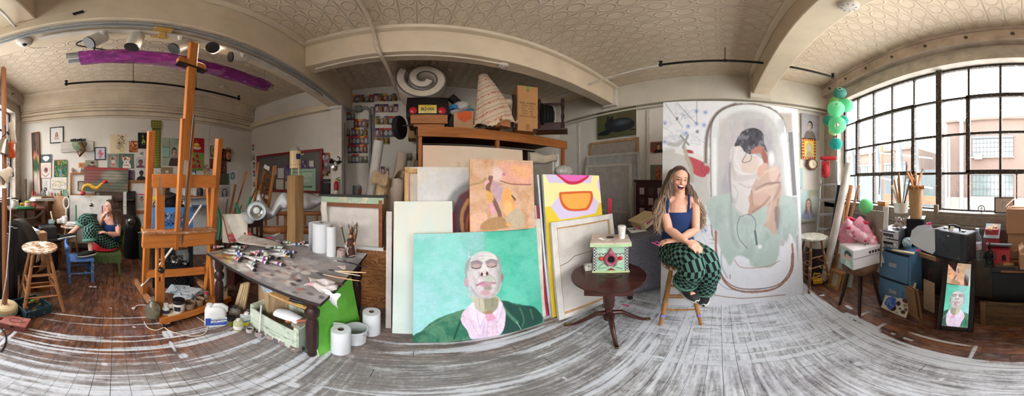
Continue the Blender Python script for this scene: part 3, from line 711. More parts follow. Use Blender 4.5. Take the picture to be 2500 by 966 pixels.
def op(a):
 a.line([(0,60),(30,40),(70,40),(100,58)],5,'#7d86a8');rd_(a,['#d8c25c','#9fb6d0','#c98f86','#6f7fa2','#e4ddc6'],70,9,(2,7),20,90);a.line([(0,66),(100,66)],3,'#8a7a6c')
pic((127,432.5,163,461),'pale yellow and blue painting of a bridge under the forest painting','#d9d3c2',op)
def op(a):rs=RR_(4);[a.line([(rs.uniform(30,70),rs.uniform(20,90)),(rs.uniform(25,75),rs.uniform(10,90))],2,'#77706a',a=.8)for k in range(14)]
pic((102,436,122,459),'small pencil drawing of a seated figure under the shell painting','#d4d2cb',op,name='drawing',cat='drawing',th=.008)
pic((192,397,205,409),'tiny orange square painting beside the driftwood assemblage','#c58a52',lambda a:a.ell(50,52,26,24,'#a0522e'))
pic((208,391,237,409.5),'small olive painting of a reclining head above the slatted board','#8b8f78',lambda a:(a.poly([(10,96),(30,60),(70,56),(96,96)],'#6c4a44'),a.ell(56,44,17,24,'#cf9f8f'),a.ell(62,34,18,16,'#4a352c')))
def op(a):
 a.bl_(['#a6b3a0','#7f9a94','#c2c3b0'],40,8,.48,.7,.6);a.line([(0,34),(38,34),(38,0)],3,'#6f786c',sm=False);a.line([(38,34),(38,70),(0,70)],2.4,'#5f6a62',sm=False)
 a.poly([(0,36),(36,36),(36,68),(0,68)],'#8fbfb4',sm=False,a=.8);head(a,64,52,12,'#d0b3a2','#2a2120',shirt='#4a4038',shade='#a08474')
pic((396,337,442,405),'sage-green painting of a dark-haired girl by a window, behind the easel mast','#9fa592',op)
def op(a):a.ell(46,68,30,12,'#e6e2da');a.poly([(26,46),(64,50),(68,68),(26,66)],'#e0ad2c',sm=False);a.poly([(24,42),(50,34),(66,48),(30,50)],'#f0df9c',sm=False);a.line([(44,40),(44,26)],2,'#3d4f9c');a.ell(44,24,2,4,'#f5b742')
rc=pic((465,337,498,372),'red spiral-bound painting of a slice of yellow cake','#b3202c',op)
b=MB()
for k in range(13):b.tube([(-.12+k*.02+.006*Cs(t),-.012+.012*Sn(t),wsize('L',465,337,498,372,.02)[1]+.004*Cs(t))for t in ls_(0,2*PI,9)],.0018,5)
b.bd('spiral_binding',qm('#5a5652',.4),rc)
def op(a):
 for x,y in((56,18),(30,40),(62,50),(40,74),(72,76),(24,76)):a.ell(x,y,13,12,'#c2303c',wob=1);a.ell(x-5,y-3,6,6,'#33181c');a.ell(x+4,y-5,3,2,'#f0b6b0')
pic((463,373,497,416),'green painting of red cherries hanging under the red cake painting','#7f9a52',op)
pic((394,408,421,424),'small brown still-life painting above the easel crossbar','#9a7a58',lambda a:(a.ell(50,60,30,22,'#6e7f66'),a.poly([(34,50),(66,50),(62,86),(38,86)],'#d9d2c0',sm=False)))
pic((373,410,393,424),'small white sketch with grey figures below the tartan cloth','#cfcdc2',lambda a:rd_(a,['#8b8a80','#5d6a58','#a39a86'],14,5,(3,10)))
pic((461,415,478,427),'small black-framed blue picture under the cherries','#5b9ac4',lambda a:a.poly([(0,70),(50,40),(100,72),(100,100),(0,100)],'#dfe4e0'),fr=(.01,BLK),name='framed_picture',cat='picture')
pic((496,399,512,427),'tilted colourful postcard standing above the crossbar right end','#d9cfc2',lambda a:rd_(a,['#c0482f','#2f6f8a','#d8a23c','#3c7a4a'],26,12,(5,14)),name='postcard',cat='postcard',th=.004,roll=4)
pic((514,356,527,383),'black-framed beige portrait half hidden by the easel right post','#cdb48c',lambda a:head(a,50,45,20,'#a9876a','#5a4636',shirt='#8a7050'),fr=(.012,BLK),name='framed_picture',cat='picture')
pic((540,364,563,394),'dark brown painting of two faces behind the feathered mask','#3a2722',lambda a:(head(a,30,50,16,'#8a5038','#1d1413'),head(a,66,46,16,'#7a4430','#1a1110')))
pic((511,387,528,412),'small brick-red painting left of the painting of brown cupboards','#7d4a3f',lambda a:a.bl_(['#a86a5a','#5a3430'],20,5))
pic((531,392,553,424),'small brown painting of a cupboard above the wire basket','#6a4a42',lambda a:(a.bl_(['#8a6258','#4a302c'],25,3),a.line([(50,0),(50,100)],4,'#3a2522')))
def op(a):a.poly([(16,22),(60,18),(64,62),(20,66)],'#3f8fc0',wob=2);a.ell(40,42,13,15,'#e8c33c',wob=2)
pic((560,415,580,449),'white sheet with a blue and yellow scribble by the corner column','#dfe0dc',op,name='drawing',cat='drawing',th=.004)
def op(a):head(a,50,48,20,'#b5b3ae','#4a4846',shade='#7f7d79',hl=2)
pic((535,455,562,481),'grey charcoal portrait drawing low by the leaning sticks','#a9a7a2',op,name='drawing',cat='drawing',th=.006)
pic((396,457,414,469),'small black landscape painting under the crossbar','#3a3836',lambda a:a.bl_(['#77726b','#1d1c1b'],30,4))
t=pic((334,474,356,507),'small portrait sheet taped up with bright pink tape beside the trash can','#c3c0b8',lambda a:head(a,55,38,15,'#c99a86','#4a2c26',shirt='#b9b7b0'),name='drawing',cat='drawing',th=.004)
MB().box((0,-.004,wsize('L',334,474,356,507,.01)[1]),(.1,.004,.022)).bd('pink_tape',qp('#e8357f',.5),t,smooth=0)['label']='pink tape'
def op(a):
 rd_(a,['#3b332f','#55463d','#211c1a','#6d5a50'],70,21,(6,20),0,45);rd_(a,['#b34438','#d98f4c','#cfa6a0'],34,22,(6,14),42,56);rd_(a,['#3f6a45','#6d8a58','#27442e'],44,23,(6,18),52,78);rd_(a,['#d9d0c4','#b8a69a'],40,24,(8,22),76,100)
pic((82,322,101,477),'tall narrow wood-framed carving, dark above and flowered below','#3a312c',op,fr=(.022,qw('#8a4f2c','#5d311a','z')),name='framed_carving',cat='carving',th=.04,roll=-2.2)
t=MB().box((0,0,.72),(.13,.06,1.44)).bd('weathered_plank',qw('#7a6a58','#4a3d31','z',20,.8),bevel=.012,M=TR((PD(62,441,4.1).x,PD(62,441,4.1).y,0),.5,0,.02))
tag(t,'weathered grey-brown plank standing upright in the left window corner','plank')
M,p=wall_frame('L',188,371,.03)
t=tg_('wall_assemblage','driftwood board with a half-round woven basket, hung on the left wall','assemblage',M=M)
k_=3.85/F
MB().box((0,0,.11),(82*k_,.05,.21)).bd('board',qw('#cfc9bf','#a59d92','x',12,.8),t,bevel=.012)
def bowl(u,v):
 a=PI*u;r=.5*30*k_*(1.1);rr=Sn(PI/2*v);return V((.05+-r*1.05*Cs(a)*rr,-.03-.11*Cs(PI/2*v),.19-r*1.3*Sn(a)*rr))
MB().surf(bowl,20,8).bd('half_basket',qs('#7d8f74',['#5a4a3a','#b9b4a0'],.8,24),t,sd_=.012)
MB().tube([(.02,-.08,.18),(.10,-.12,.15),(.16,-.10,.02),(.07,-.11,-.10),(.03,-.1,.0)],[.03,.06,.05,.03,.02],8,flat=.6).bd('leather_flap',qp('#7a5230',.8,bmp=.4),t)
b=MB()
for i in range(8):b.box((-.12+i*.04,0,.245),(.028,.03,.045+.012*(i%3)),(0,0,.2*i))
b.bd('letter_blocks',qp('#2f2b29',.6),t,bevel=.004)
def tartan():
 m,nt,b=nodes('green_tartan');v=cr_(nt);xyz=N(nt,'ShaderNodeSeparateXYZ');nt.links.new(v,xyz.inputs[0]);c=lin('#8a8a3c')
 for out,per in((xyz.outputs[0],.055),(xyz.outputs[2],.05)):
  f=mth(nt,'FRACT',mth(nt,'DIVIDE',mth(nt,'ADD',out,5),per))
  for lo,hi,cc,al in((.1,.38,'#4d5a1f',.6),(.55,.62,'#c9b25a',.7),(.8,.9,'#3a3f1a',.55)):
   k=mth(nt,'MULTIPLY',mth(nt,'MULTIPLY',mth(nt,'GREATER_THAN',f,lo),mth(nt,'LESS_THAN',f,hi)),al);c=mixc(nt,k,c,lin(cc))
 nt.links.new(c,b.inputs['Base Color']);b.inputs['Roughness'].default_value=.9;return m
M,p=wall_frame('L',381,410,.02);h=wsize('L',368,294,395,410,.02)[1];w_=wsize('L',369,300,394,400,.02)[0]
t=tg_('tartan_cloth','green and yellow tartan cloth runner hanging from a rolled top','cloth',M=M)
MB().surf(lambda u,v:V(((u-.5)*w_*.86+.008,-.006*Sn(9*u+3*v),h*.83*(1-v))),12,14).bd('hanging',tartan(),t,sd_=.004)
MB().surf(lambda u,v:V(((u-.5)*w_,-.035-.03*Cs(2*PI*v),h*.91+.085*h*Sn(2*PI*v))),3,14,cv=True).bd('roll',tartan(),t)
M,p=wall_frame('L',557,390,.05);t=tg_('mask','small terracotta face mask with a crown of brown feathers','mask',M=M)
b=MB();b.sph((0,-.01,.09),(.065,.055,.095),16);b.sph((0,-.065,.085),(.014,.018,.026),8);b.sph((0,-.055,.045),(.026,.012,.009),8)
for s in(-1,1):b.sph((s*.025,-.055,.11),(.014,.008,.006),8)
b.bd('face',qp('#a9744f',.6),t)
rs=RR_(7)
for k in range(13):
 a=-1.25+k*.21;L=rs.uniform(.12,.19);d=V((Sn(a),-.1,Cs(a)));o=V((.05*Sn(a),-.005,.13+.04*Cs(a)))
 MB().tube([o,o+d*L*.4,o+d*L*.8,o+d*L],[.004,.015,.012,.001],6,flat=.25).bd('feather',qp('#6b3f22' if k%3 else'#a8642f',.8),t)
M,p=wall_frame('L',546,451,.03);t_w,t_h=wsize('L',532,423,559,451,.02)
b=MB()
for k in range(9):b.cyl((-t_w/2+t_w*k/8,0,0),(-t_w/2+t_w*k/8,0,t_h),.003,n=5);b.cyl((-t_w/2,0,t_h*k/8),(t_w/2,0,t_h*k/8),.003,n=5)
b.box((0,.012,t_h/2),(t_w*.94,.012,t_h*.94));tag(b.bd('wire_grid',qp('#5c6455',.6),M=M),'grey-green wire grid panel hanging under the mask','panel')
STOOLW=qs('#a9754a',['#c9a27c','#7d5230'],.5,18,.6,.7)
SEATW=qs('#b98d66',['#e3ddd3','#d8cfc2','#8a5f3c'],.55,16,.5,.56)
def stool(name,label,c,seat_z,rad,foot_r,rz,wd,seat,group=None,rungs=(.22,.34,.46),seat_t=.032,n=4,tape=None,cat='stool'):
 t=tg_(name,label,cat,(c[0],c[1],0),rz)
 b=MB();b.lt([(0,seat_z-seat_t),(rad*.93,seat_z-seat_t),(rad,seat_z-seat_t*.6),(rad,seat_z-seat_t*.25),(rad*.96,seat_z),(0,seat_z-.004)],28);b.bd('seat',seat,t)
 legs=[]
 for k in range(n):
  a=PI/4+k*2*PI/n;d=V((Cs(a),Sn(a),0));top=d*rad*.62+V((0,0,seat_z-seat_t));bot=d*foot_r+V((0,0,0));legs.append((bot,top))
  lg=MB().tube([bot,bot.lerp(top,.25),bot.lerp(top,.6),top],[.014,.0185,.019,.014],10).bd('leg',wd,t)
  if tape:MB().cyl(bot.lerp(top,.17),bot.lerp(top,.215),.0205,n=10).bd('tape_band',qp(tape,.5),lg)
 for i,z in enumerate(rungs):
  for k in range(n):
   zz=z+(.03 if k%2 else 0);f=zz/(seat_z-seat_t);A=legs[k][0].lerp(legs[k][1],f);B=legs[(k+1)%n][0].lerp(legs[(k+1)%n][1],f)
   if i==len(rungs)-1 and k%2:continue
   MB().tube([A,A.lerp(B,.5),B],[.008,.0105,.008],8).bd('rung',wd,t)
 return t
c=PD(97,640,1.86)
stool('bar_stool','paint-worn wooden bar stool with scraped round seat beside the dark-blue box',c,.745,.175,.26,fc_(c)+.2,STOOLW,SEATW)
c=PD(171,640,3.15)
stool('bar_stool','wooden bar stool with papers on it, behind the crossed leg of the seated person',c,.66,.155,.21,fc_(c),STOOLW,SEATW)
BLUE=qs('#4f7fc4',['#6a97d4','#3c5f9c','#b9c6d8'],.5,20,.6,.68)
def kid_chair():
 A=G(174,691);B=G(222,688)
 x=(B-A).normalized();M=frame(A.lerp(B,.5),x);t=tg_('child_chair',"small blue painted child's chair carrying the seated person's front foot",'chair',M=M)
 w_,d_,sz=.285,.27,.34
 MB().box((.01,d_/2,sz),(w_+.03,d_+.03,.022)).bd('seat',BLUE,t,bevel=.005)
 for x_,y_,top in((-w_/2,0,.56),(w_/2,0,sz),(w_/2,d_,sz),(-w_/2,d_,.56)):MB().bar((x_,y_,0),(x_-(.02 if top>.5 else 0),y_,top),.036,.03).bd('leg',BLUE,t,bevel=.004)
 MB().surf(lambda u,v:V((-w_/2-.025-.02*Sn(PI*u),d_*u*1.16-.02,.49+.085*v)),8,3).bd('backrest',BLUE,t,sd_=.022)
 for y_ in(0,d_):MB().bar((-w_/2,y_,.15),(w_/2,y_,.15),.02,.02).bd('stretcher',BLUE,t,bevel=.003)
 MB().bar((w_/2,0,.15),(w_/2,d_,.15),.02,.02).bd('stretcher',BLUE,t,bevel=.003)
 return M@V((.02,d_*.5,sz+.011)),M
KIDSEAT,KIDM=kid_chair()
GW=qs('#55693a',['#6f8a4a','#39492a'],.7,60)
cw=PD(256,600,2.83);wz=fc_(cw)
t=tg_('wicker_chair','low green wicker chair with red cushion under the seated person','chair',(cw.x,cw.y,0),wz)
b=MB()
b.box((0,0,.34),(.44,.42,.05));b.box((0,-.2,.27),(.44,.02,.12));b.box((.21,0,.27),(.02,.4,.12))
for k in range(22):b.cyl((-.22+k*.021,-.212,.33),(-.22+k*.021,-.212,.20+.012*(k%2)),.007,n=5)
b.bd('seat',GW,t)
for x_,y_ in((-.2,-.19),(.2,-.19),(.2,.19),(-.2,.19)):MB().tube([(x_,y_,0),(x_,y_,.36)],[.016,.018],8).bd('leg',GW,t)
b=MB()
for k in range(19):
 a=-.55+k*(1.75/18);q=V((.235*Sn(a*1.2)+.03,.21*Cs(a*1.2),0));b.tube([q+V((0,0,.34)),q*1.06+V((0,0,.5)),q*1.12+V((0,0,.62+.06*Cs(a)))],.009,5)
for z,s in((.62,1.12),(.54,1.09),(.45,1.03)):b.tube([V((.235*Sn(a*1.2)*s+.03,.21*Cs(a*1.2)*s,z+.06*Cs(a)*(z>.6)))for a in ls_(-.55,1.2,16)],.016,6)
b.bd('backrest',GW,t)
MB().sph((0,-.01,.395),(.215,.2,.04),20).bd('cushion',qc('#b8242f'),t)
c=G(322,634);c=c*(1+.16/hd(c));t=tg_('trash_can','tall black domed trash can behind the seated person','trash can',(c.x,c.y,0),fc_(c))
BP=qp('#1b1b1d',.35,var=.2)
MB().lt([(0,0),(.135,0),(.15,.02),(.16,.3),(.165,.56),(.172,.565),(.172,.585),(.16,.59)],28).bd('body',BP,t)
MB().lt([(.17,.585),(.165,.64),(.14,.72),(.1,.77),(.0,.795)],28).bd('dome_lid',BP,t)
MB().sph((-.01,-.12,.70),(.075,.06,.075),16).bd('metal_flap',qm('#77756f',.35),t)
c2=G(340,640);c2=c2*(1+.16/hd(c2));c2.y+=.07;t=tg_('waste_bin','small dark green bin with a yellow sponge on top, right of the trash can','bin',(c2.x,c2.y,0))
MB().lt([(0,0),(.08,0),(.095,.5),(.088,.5),(.0,.49)],16).bd('body',qp('#33392f',.6),t)
MB().lt([(0,.5),(.1,.505),(.12,.52),(.1,.515),(0,.51)],16).bd('plate',qp('#cfd3c2',.4),t)
MB().box((-.01,0,.555),(.12,.09,.07)).bd('sponge',qp('#dcc23a',.9),t,bevel=.015)
p=PD(221,560,3.55);hW=zat(477,3.55)
t=tg_('white_board','white perforated board with a round knob, propped against the wall behind the person','board',(p.x,p.y,0),PI/2)
MB().box((0,0,hW/2+.1),(.78,.02,hW-.2)).bd('panel',qp('#d6d4cd',.5),t,bevel=.004)
MB().lt([(0,0),(.03,0),(.035,.02),(.02,.04),(0,.045)],14,M=TN((.01,-.01,hW-.17))@RO(PI/2,4,'X')).bd('knob',qm('#8f8a80',.35),t)
b=MB()
for z in(-.09,-.24):MB().cyl((.01,-.008,hW+z),(.01,-.014,hW+z),.008,n=8).bd('bolt',qp('#3a3733'),t)
MB().box((-.0,-.012,hW-.42),(.24,.01,.16)).bd('dark_plate',qp('#232323',.5),t)
M,p=wall_frame('L',258,468,.09);sw,sh=wsize('L',205,409,312,468,.09)
a=Art(U,90,60,'#6f7466')
a.bl_(['#5c6f60','#85705f','#4a5a52'],26,3,.48,.62,.8);a.poly([(0,0),(42,0),(48,30),(20,60),(0,60)],'#8f4a4c',soft=8,a=.75);a.ell(62,34,22,22,'#a9a496',soft=7,a=.7);a.poly([(0,0),(100,0),(100,9),(0,9)],'#a23a3a',sm=False)
for k in range(1,8):a.line([(0,k*12.5),(100,k*12.5)],1.3,'#2b211b',sm=False)
cv_('slatted_board','board of painted wooden slats, red along the top, on the left wall','board',a,sw,sh,.03,M@RO(.03,4,'Y'),side='#5a4a3c',bmp=.5)
def wframe(rect,label,mat,off,fw=.035,inner=None):
 M,p=wall_frame('L',(rect[0]+rect[2])/2,rect[3],off);w_,h_=wsize('L',*rect,off);b=MB()
 for s in(-1,1):b.box((s*(w_-fw)/2,0,h_/2),(fw,.03,h_))
 for z in(fw/2,h_-fw/2):b.box((0,0,z),(w_-2*fw,.03,fw))
 o=b.bd('empty_picture_frame',mat,M=M,bevel=.004);tag(o,label,'frame');return o
wframe((171,421,233,478),'empty brown wooden frame leaning behind the slatted board',OAK,.04)
wframe((186,438,232,470),'smaller white frame inside the brown one behind the slatted board',qp('#d5d2ca'),.06,.02)
wframe((190,442,236,466),'small dark gold-edged frame behind the coiled toy snake',qw('#7a5a2c','#3f2c14','x'),.075,.02)
wframe((312,440,360,520),'light wooden frame rail below the row of portraits',OAK,.03,.045)
M,p=wall_frame('L',250,490,.15);MB_=MB().box((0,0,.03),(1.15,.24,.03)).box((0,.09,-.2),(1.15,.03,.44));tag(MB_.bd('wall_shelf',qp('#3a302a',.6,var=.3),M=M),'dark shelf board carrying the toy snake against the left wall','shelf')
M2=M
b=MB();b.box((.42,-.02,.12),(.06,.03,.42));tag(b.bd('measuring_board',qs('#cfcac0',['#4a4846'],.6,30),M=M@TN((0,-.09,-.15))),'white and black marked strip upright behind the person','board')
pts=[PXW(x,y,-3.45)for x,y in((202,470),(203,458),(210,452),(220,452),(228,457),(236,459),(242,455),(247,450),(254,445))]
t=tg_('toy_snake','yellow and red coiled toy snake hanging over the slatted board','toy',(0,0,0))
P=[V(q)for q in sp_([tuple(q)for q in pts],4,False)]
MB().tube(P,[.018+.02*Sn(PI*i/(len(P)-1))for i in range(len(P))],10).bd('body',qs('#d0a02c',['#a86a1c','#e2c65a'],.5,40),t)
MB().sph(P[-1]+V((.02,.02,.01)),(.04,.05,.032),12).bd('head',qp('#c02a2c',.4),t);MB().sph(P[0]+V((.02,0,-.01)),(.05,.06,.045),12).bd('tail_mask',qs('#b8252c',['#2a5a9c','#e6e0d0'],.4,30),t)
pts=None
for(x0,x1,y0,y1,d,lab,colr)in((300,331,466,530,3.75,'black panel leaning on the wall above the trash can','#232120'),(242,300,466,560,3.72,'brown backing board behind the head of the seated person','#5a463a'),(117,160,478,560,3.7,'tan hardboard sheet leaning behind the wooden school chair','#b08a6a')):
 w_=(x1-x0)/F*d;p=PD((x0+x1)/2,441,d);z0,z1=zat(y1,d),zat(y0,d)
 tag(MB().box((0,0,z1/2),(w_,.018,z1)).bd('hardboard_sheet',qp(colr,.6,var=.2),M=TR((p.x,p.y,0),PI/2+random.uniform(-.03,.03)),bevel=.002),lab,'board')
pw=PD(60,441,3.4);tz=zat(505,3.35);rzb=fc_(pw)+.25
t=tg_('workbench','cluttered brown workbench under the left window corner','table',(pw.x,pw.y,0),rzb);TW=qw('#6b4a36','#3d281c','x')
MB().box((0,.0,tz-.02),(.62,.5,.035)).bd('top',TW,t,bevel=.004);MB().box((0,.0,tz-.3),(.58,.46,.03)).bd('shelf',TW,t)
for x_ in(-.27,.27):
 for y_ in(-.21,.21):MB().bar((x_,y_,0),(x_,y_,tz-.04),.06,.06).bd('leg',TW,t,bevel=.004)
MB().tube([(-.25,-.27,tz-.10),(-.1,-.3,tz-.17),(.12,-.29,tz-.16),(.27,-.26,tz-.05)],.022,8).bd('curved_brace',qp('#4a3a30',.5),t)
def on(px,py,d,z):p=PD(px,py,d);return V((p.x,p.y,z))
def pot(label,px,d,z,r,h,col,lid=None,name='jar',cat='jar',group=None,glass=False):
 p=PD(px,500,d);t=tg_(name,label,cat,(p.x,p.y,z),group=group)
 MB().lt([(0,0),(r*.9,0),(r,.008),(r,h*.85),(r*.85,h*.95),(r*.85,h),(r*.75,h),(r*.75,h*.9),(0,h*.9)],18).bd('body',qp(col,.35),t)
 if lid:MB().lt([(0,h),(r*.9,h),(r*.92,h+.004),(r*.92,h+.02),(0,h+.024)],18).bd('lid',qp(lid,.4),t)
 return t
pot('small pinkish jar with yellow-green lid on the green tray',68,3.2,tz,.055,.10,'#b08a7c','#a8b04a')
pot('red tin on the workbench right end',83,3.2,tz,.035,.09,'#a8383a')
pot('white tub on the workbench left end',33,3.25,tz,.05,.12,'#d9d7d2','#cfd0d0');pot('pale blue tub on the workbench',40,3.35,tz,.04,.10,'#c6cfd4','#eeeeee')
pot('yellow pot behind the green tray',55,3.4,tz,.045,.07,'#d8a83c');pot('low white bowl on the workbench shelf',45,3.15,tz-.28,.07,.06,'#e0dedb')
p=on(60,500,3.18,tz);tag(MB().box((0,0,.012),(.30,.16,.024)).box((0,0,.028),(.26,.13,.012)).bd('tray',qp('#2f7a56',.4),M=TR(p,rzb),bevel=.004),'green tray with jars on the workbench','tray')
p=on(103,485,3.75,zat(489,3.75));t_=MB()
for k in range(5):t_.box((random.uniform(-.02,.02),0,.006+k*.011),(.44-.02*k,.30,.009),(0,0,random.uniform(-.1,.1)))
tag(t_.bd('paper_stack',qp('#d8d5cc',.8),M=TR(p,rzb)),'stack of papers on the brown cabinet behind the workbench','papers')
pz=p.z;q=PD(103,520,3.78);t=tg_('cabinet','low brown cabinet behind the workbench under the stack of papers','cabinet',(q.x,q.y,0),PI/2-.2);MB().box((0,0,pz/2),(.4,.25,pz)).bd('body',TW,t,bevel=.006);MB().box((0,-.13,pz-.12),(.34,.015,.15)).bd('drawer',qw('#7a5238','#4a2f20','x'),t,bevel=.003)
q=PXW(122,478,-3.62);MBs=MB().box((0,0,-.015),(.75,.16,.03));tag(MBs.bd('wall_shelf',qw('#a08468','#6f553f','x'),M=TR(q,PI/2)),'narrow wooden shelf of figurines under the forest painting','shelf')
t=tg_('monkey_figurine','grey seated monkey figurine on the narrow shelf','figurine',PXW(106,478,-3.62)+V((0,0,0)),PI/2);MG=qs('#6d6f70',['#45484a','#a9adac'],.6,40)
b=MB();b.sph((0,0,.06),(.05,.045,.06),12);b.sph((.045,0,.135),(.036,.034,.038),12);b.sph((.06,-.03,.13),(.018,.016,.014),8);b.tube([(-.03,0,.03),(-.09,0,.02),(-.12,0,.06)],.012,6);b.sph((.04,-.04,.02),(.04,.02,.018),8);b.tube([(.02,-.04,.10),(.06,-.07,.06),(.05,-.06,.02)],.014,6)
for s in(-1,1):b.sph((.045,s*.036,.165),.014,8)
b.bd('body',MG,t)
for i,(px,c,h)in enumerate(((80,'#a83c3a',.11),(86,'#8a3430',.09),(118,'#d8d6d0',.10),(126,'#b56a58',.07),(134,'#8a6a8a',.06),(141,'#b59a5a',.06),(149,'#8a5a3c',.11),(155,'#6f9a7a',.13),(160,'#7aa08a',.14),(164,'#8fb09a',.10))):
 q=PXW(px,478,-3.62);b=MB();b.lt([(0,0),(.024,0),(.026,h*.3),(.016,h*.55),(.02,h*.72),(.016,h*.92),(0,h)],10)
 tag(b.bd('figurine',qp(c,.5),M=TR(q)),['dark red jar at the left end of the narrow shelf','short dark red jar beside the left end jar','white figurine right of the monkey','salmon pink figurine on the narrow shelf','low mauve figurine on the narrow shelf','low straw-coloured figurine on the narrow shelf','brown pine-cone figurine on the narrow shelf','first green cactus figurine from the pine cone','tallest green cactus figurine','short pale green figurine at the shelf right end'][i],'figurine','figurines on the narrow shelf')
for px,lab in((177,'pink seashell left of the two on the brown frame'),(198,'white seashell beside the slatted board corner')):
 q=PXW(px,420,-3.74);b=MB();b.sph((0,0,.045),(.06,.03,.045),12);b.sph((.02,-.01,.06),(.035,.02,.03),10);tag(b.bd('seashell',qp('#d9cfc8' if px>190 else'#cdb4ae',.4,var=.25),M=TR(q)),lab,'seashell')
pc=PD(134,570,3.5);sz=zat(541,3.3);t=tg_('wooden_chair','old wooden school chair with white pots on its seat','chair',(pc.x,pc.y,0),fc_(pc)+.3);CW=qw('#7d4f33','#4a2c1c','z')
MB().box((0,0,sz-.015),(.42,.38,.03)).bd('seat',CW,t,bevel=.006)
for x_ in(-.19,.19):MB().bar((x_,.17,0),(x_*.97,.20,sz+.40),.04,.035).bd('back_post',CW,t,bevel=.004);MB().bar((x_,-.17,0),(x_,-.17,sz-.02),.04,.04).bd('leg',CW,t,bevel=.004)
MB().surf(lambda u,v:V((-.2+.4*u,.19+.03*Sn(PI*u),sz+.26+.15*v)),8,3).bd('backrest',CW,t,sd_=.02)
for z in(.2,.38):MB().bar((-.19,-.17,z),(.19,-.17,z),.022,.022).bd('stretcher',CW,t)
for k,(px,c,r,h,lab)in enumerate(((158,'#dcdad6',.05,.12,'large white pot at the right of the school chair seat'),(151,'#cfd0d2',.035,.09,'grey-white cup left of the large white pot'),(144,'#e0d9cf',.04,.07,'cream pot in the middle of the school chair seat'))):pot(lab,px,3.2,sz,r,h,c)
q=on(126,540,3.22,sz);tag(MB().box((0,0,.025),(.17,.10,.05)).bd('paper_box',qp('#8fb0b8',.7),M=TR(q,.3),bevel=.003),'flat pale blue box on the school chair seat','box');tag(MB().box((0,0,.12),(.13,.02,.14),(.2,0,0)).bd('note_pad',qp('#e3d3b0',.8),M=TR(q,.3)),'cream card standing behind the pale blue box','card')
q=on(178,548,3.12,.662);b=MB();[b.box((random.uniform(-.05,.05),random.uniform(-.04,.04),.008+.012*k),(.16,.11,.008),(random.uniform(-.1,.1),random.uniform(-.1,.1),random.uniform(0,2)))for k in range(5)];tag(b.bd('crumpled_papers',qp('#d5d3ce',.8),M=TR(q)),'crumpled white papers on the stool behind the person','papers')
q=PD(162,560,3.5);zt=zat(481,3.5);t=tg_('shovel','white shovel with an open loop handle standing by the white board','shovel',(q.x,q.y,0),PI/2);WP=qp('#d3cbbb',.45)
MB().cyl((0,0,.32),(0,0,zt-.2),.02,.02).bd('shaft',WP,t)
MB().tube([V((.055*Sn(a),0,zt-.105+.105*Cs(a)))for a in ls_(0,2*PI,20)[:-1]],.016,8,closed=True).bd('loop_handle',WP,t);MB().surf(lambda u,v:V(((u-.5)*.24*(1-.3*v),-.03*Sn(PI*u),.36*(1-v))),8,5).bd('blade',WP,t,sd_=.006)
for px,y0,y1,d,c,lab in((186,500,542,3.4,'#2f7a5a','thin green cane standing left against the white board'),(250,502,545,3.4,'#b8443c','thin red cane standing behind the person')):
 q=PD(px,500,d);tag(MB().cyl((q.x,q.y,0),(q.x+.02,q.y,zat(y0,d)),.012).bd('cane',qp(c,.5)),lab,'cane')
q=PD(115,590,2.85);zb=zat(588,2.7);t=tg_('vacuum_cleaner','black canister vacuum with a ring hose on a dark drum','vacuum cleaner',(q.x,q.y,0),fc_(q)+.2)
MB().lt([(0,0),(.16,0),(.17,.05),(.17,zb-.1),(.12,zb-.04),(0,zb-.04)],22).bd('drum',BP,t);MB().box((0,0,zb+.10),(.27,.2,.19),tx=.92,ty=.9).bd('motor_box',qp('#2d2e31',.4),t,bevel=.015)
MB().tube([V((.2*Cs(a)+.03,.17*Sn(a),zb+.0))for a in ls_(0,2*PI,28)[:-1]],.035,8,closed=True).bd('hose',qp('#232427',.4),t)
q=PD(70,575,2.45);tag(MB().box((0,0,.36),(.22,.26,.72)).bd('dark_case',qp('#26211f',.6),M=TR((q.x,q.y,0),fc_(q)),bevel=.01),'dark upright case behind the worn bar stool','case')
b=MB();[b.box((0,.0,.735+.028*k),(.2-.01*k,.25,.024),(0,0,.1*k))for k in range(2)];tag(b.bd('magazines',qp('#dfe0e2',.4),M=TR((q.x,q.y,0),fc_(q)+.3)),'two white magazines on the dark case','magazines')
q2=PD(97,578,2.5);tag(MB().box((0,0,.72/2),(.16,.12,.72)).bd('cardboard_carton',qp('#b58d68',.8),M=TR((q2.x,q2.y,0),fc_(q2)+.4),bevel=.004),'tall brown carton beside the dark case','carton')
q=PD(44,610,2.3);t=tg_('hide_drum','large round hide drum with a black hoop, standing on edge at the far left','drum',(q.x,q.y,zat(605,2.3)),fc_(q)-1.0)
Mx=RO(-PI/2,4,'X')
MB().lt([(0,0),(.31,.0),(.315,.03),(0,.035)],36,M=Mx).bd('skin',qs('#a98a72',['#8f6f5a','#c9ad96'],.7,12),t)
MB().lt([(.31,-.03),(.365,-.03),(.37,.06),(.31,.06),(.31,-.03)],36,M=Mx).bd('hoop',qp('#211c19',.35),t)
MB().lt([(0.0,.05),(.30,.05),(.30,.12),(.0,.12)],24,M=Mx).bd('shell',qp('#3a2b24',.5),t)
for i,(x0,x1,y0,d)in enumerate(((0,13,492,1.95),(23,31,553,1.95),(32,43,556,1.98))):
 p=PD((x0+x1)/2,441,d);w_=max(.05,(x1-x0)/F*d*1.1);z1=zat(y0,d)
 tag(MB().box((0,0,z1/2),(w_,.05,z1)).bd('black_board',qp('#151517',.5,var=.3),M=TR((p.x,p.y,0),fc_(p)),bevel=.004),['widest black panel at the left edge behind the post','narrow black slat left of the pair beside the drum','narrow black slat right of the pair beside the drum'][i],'panel')
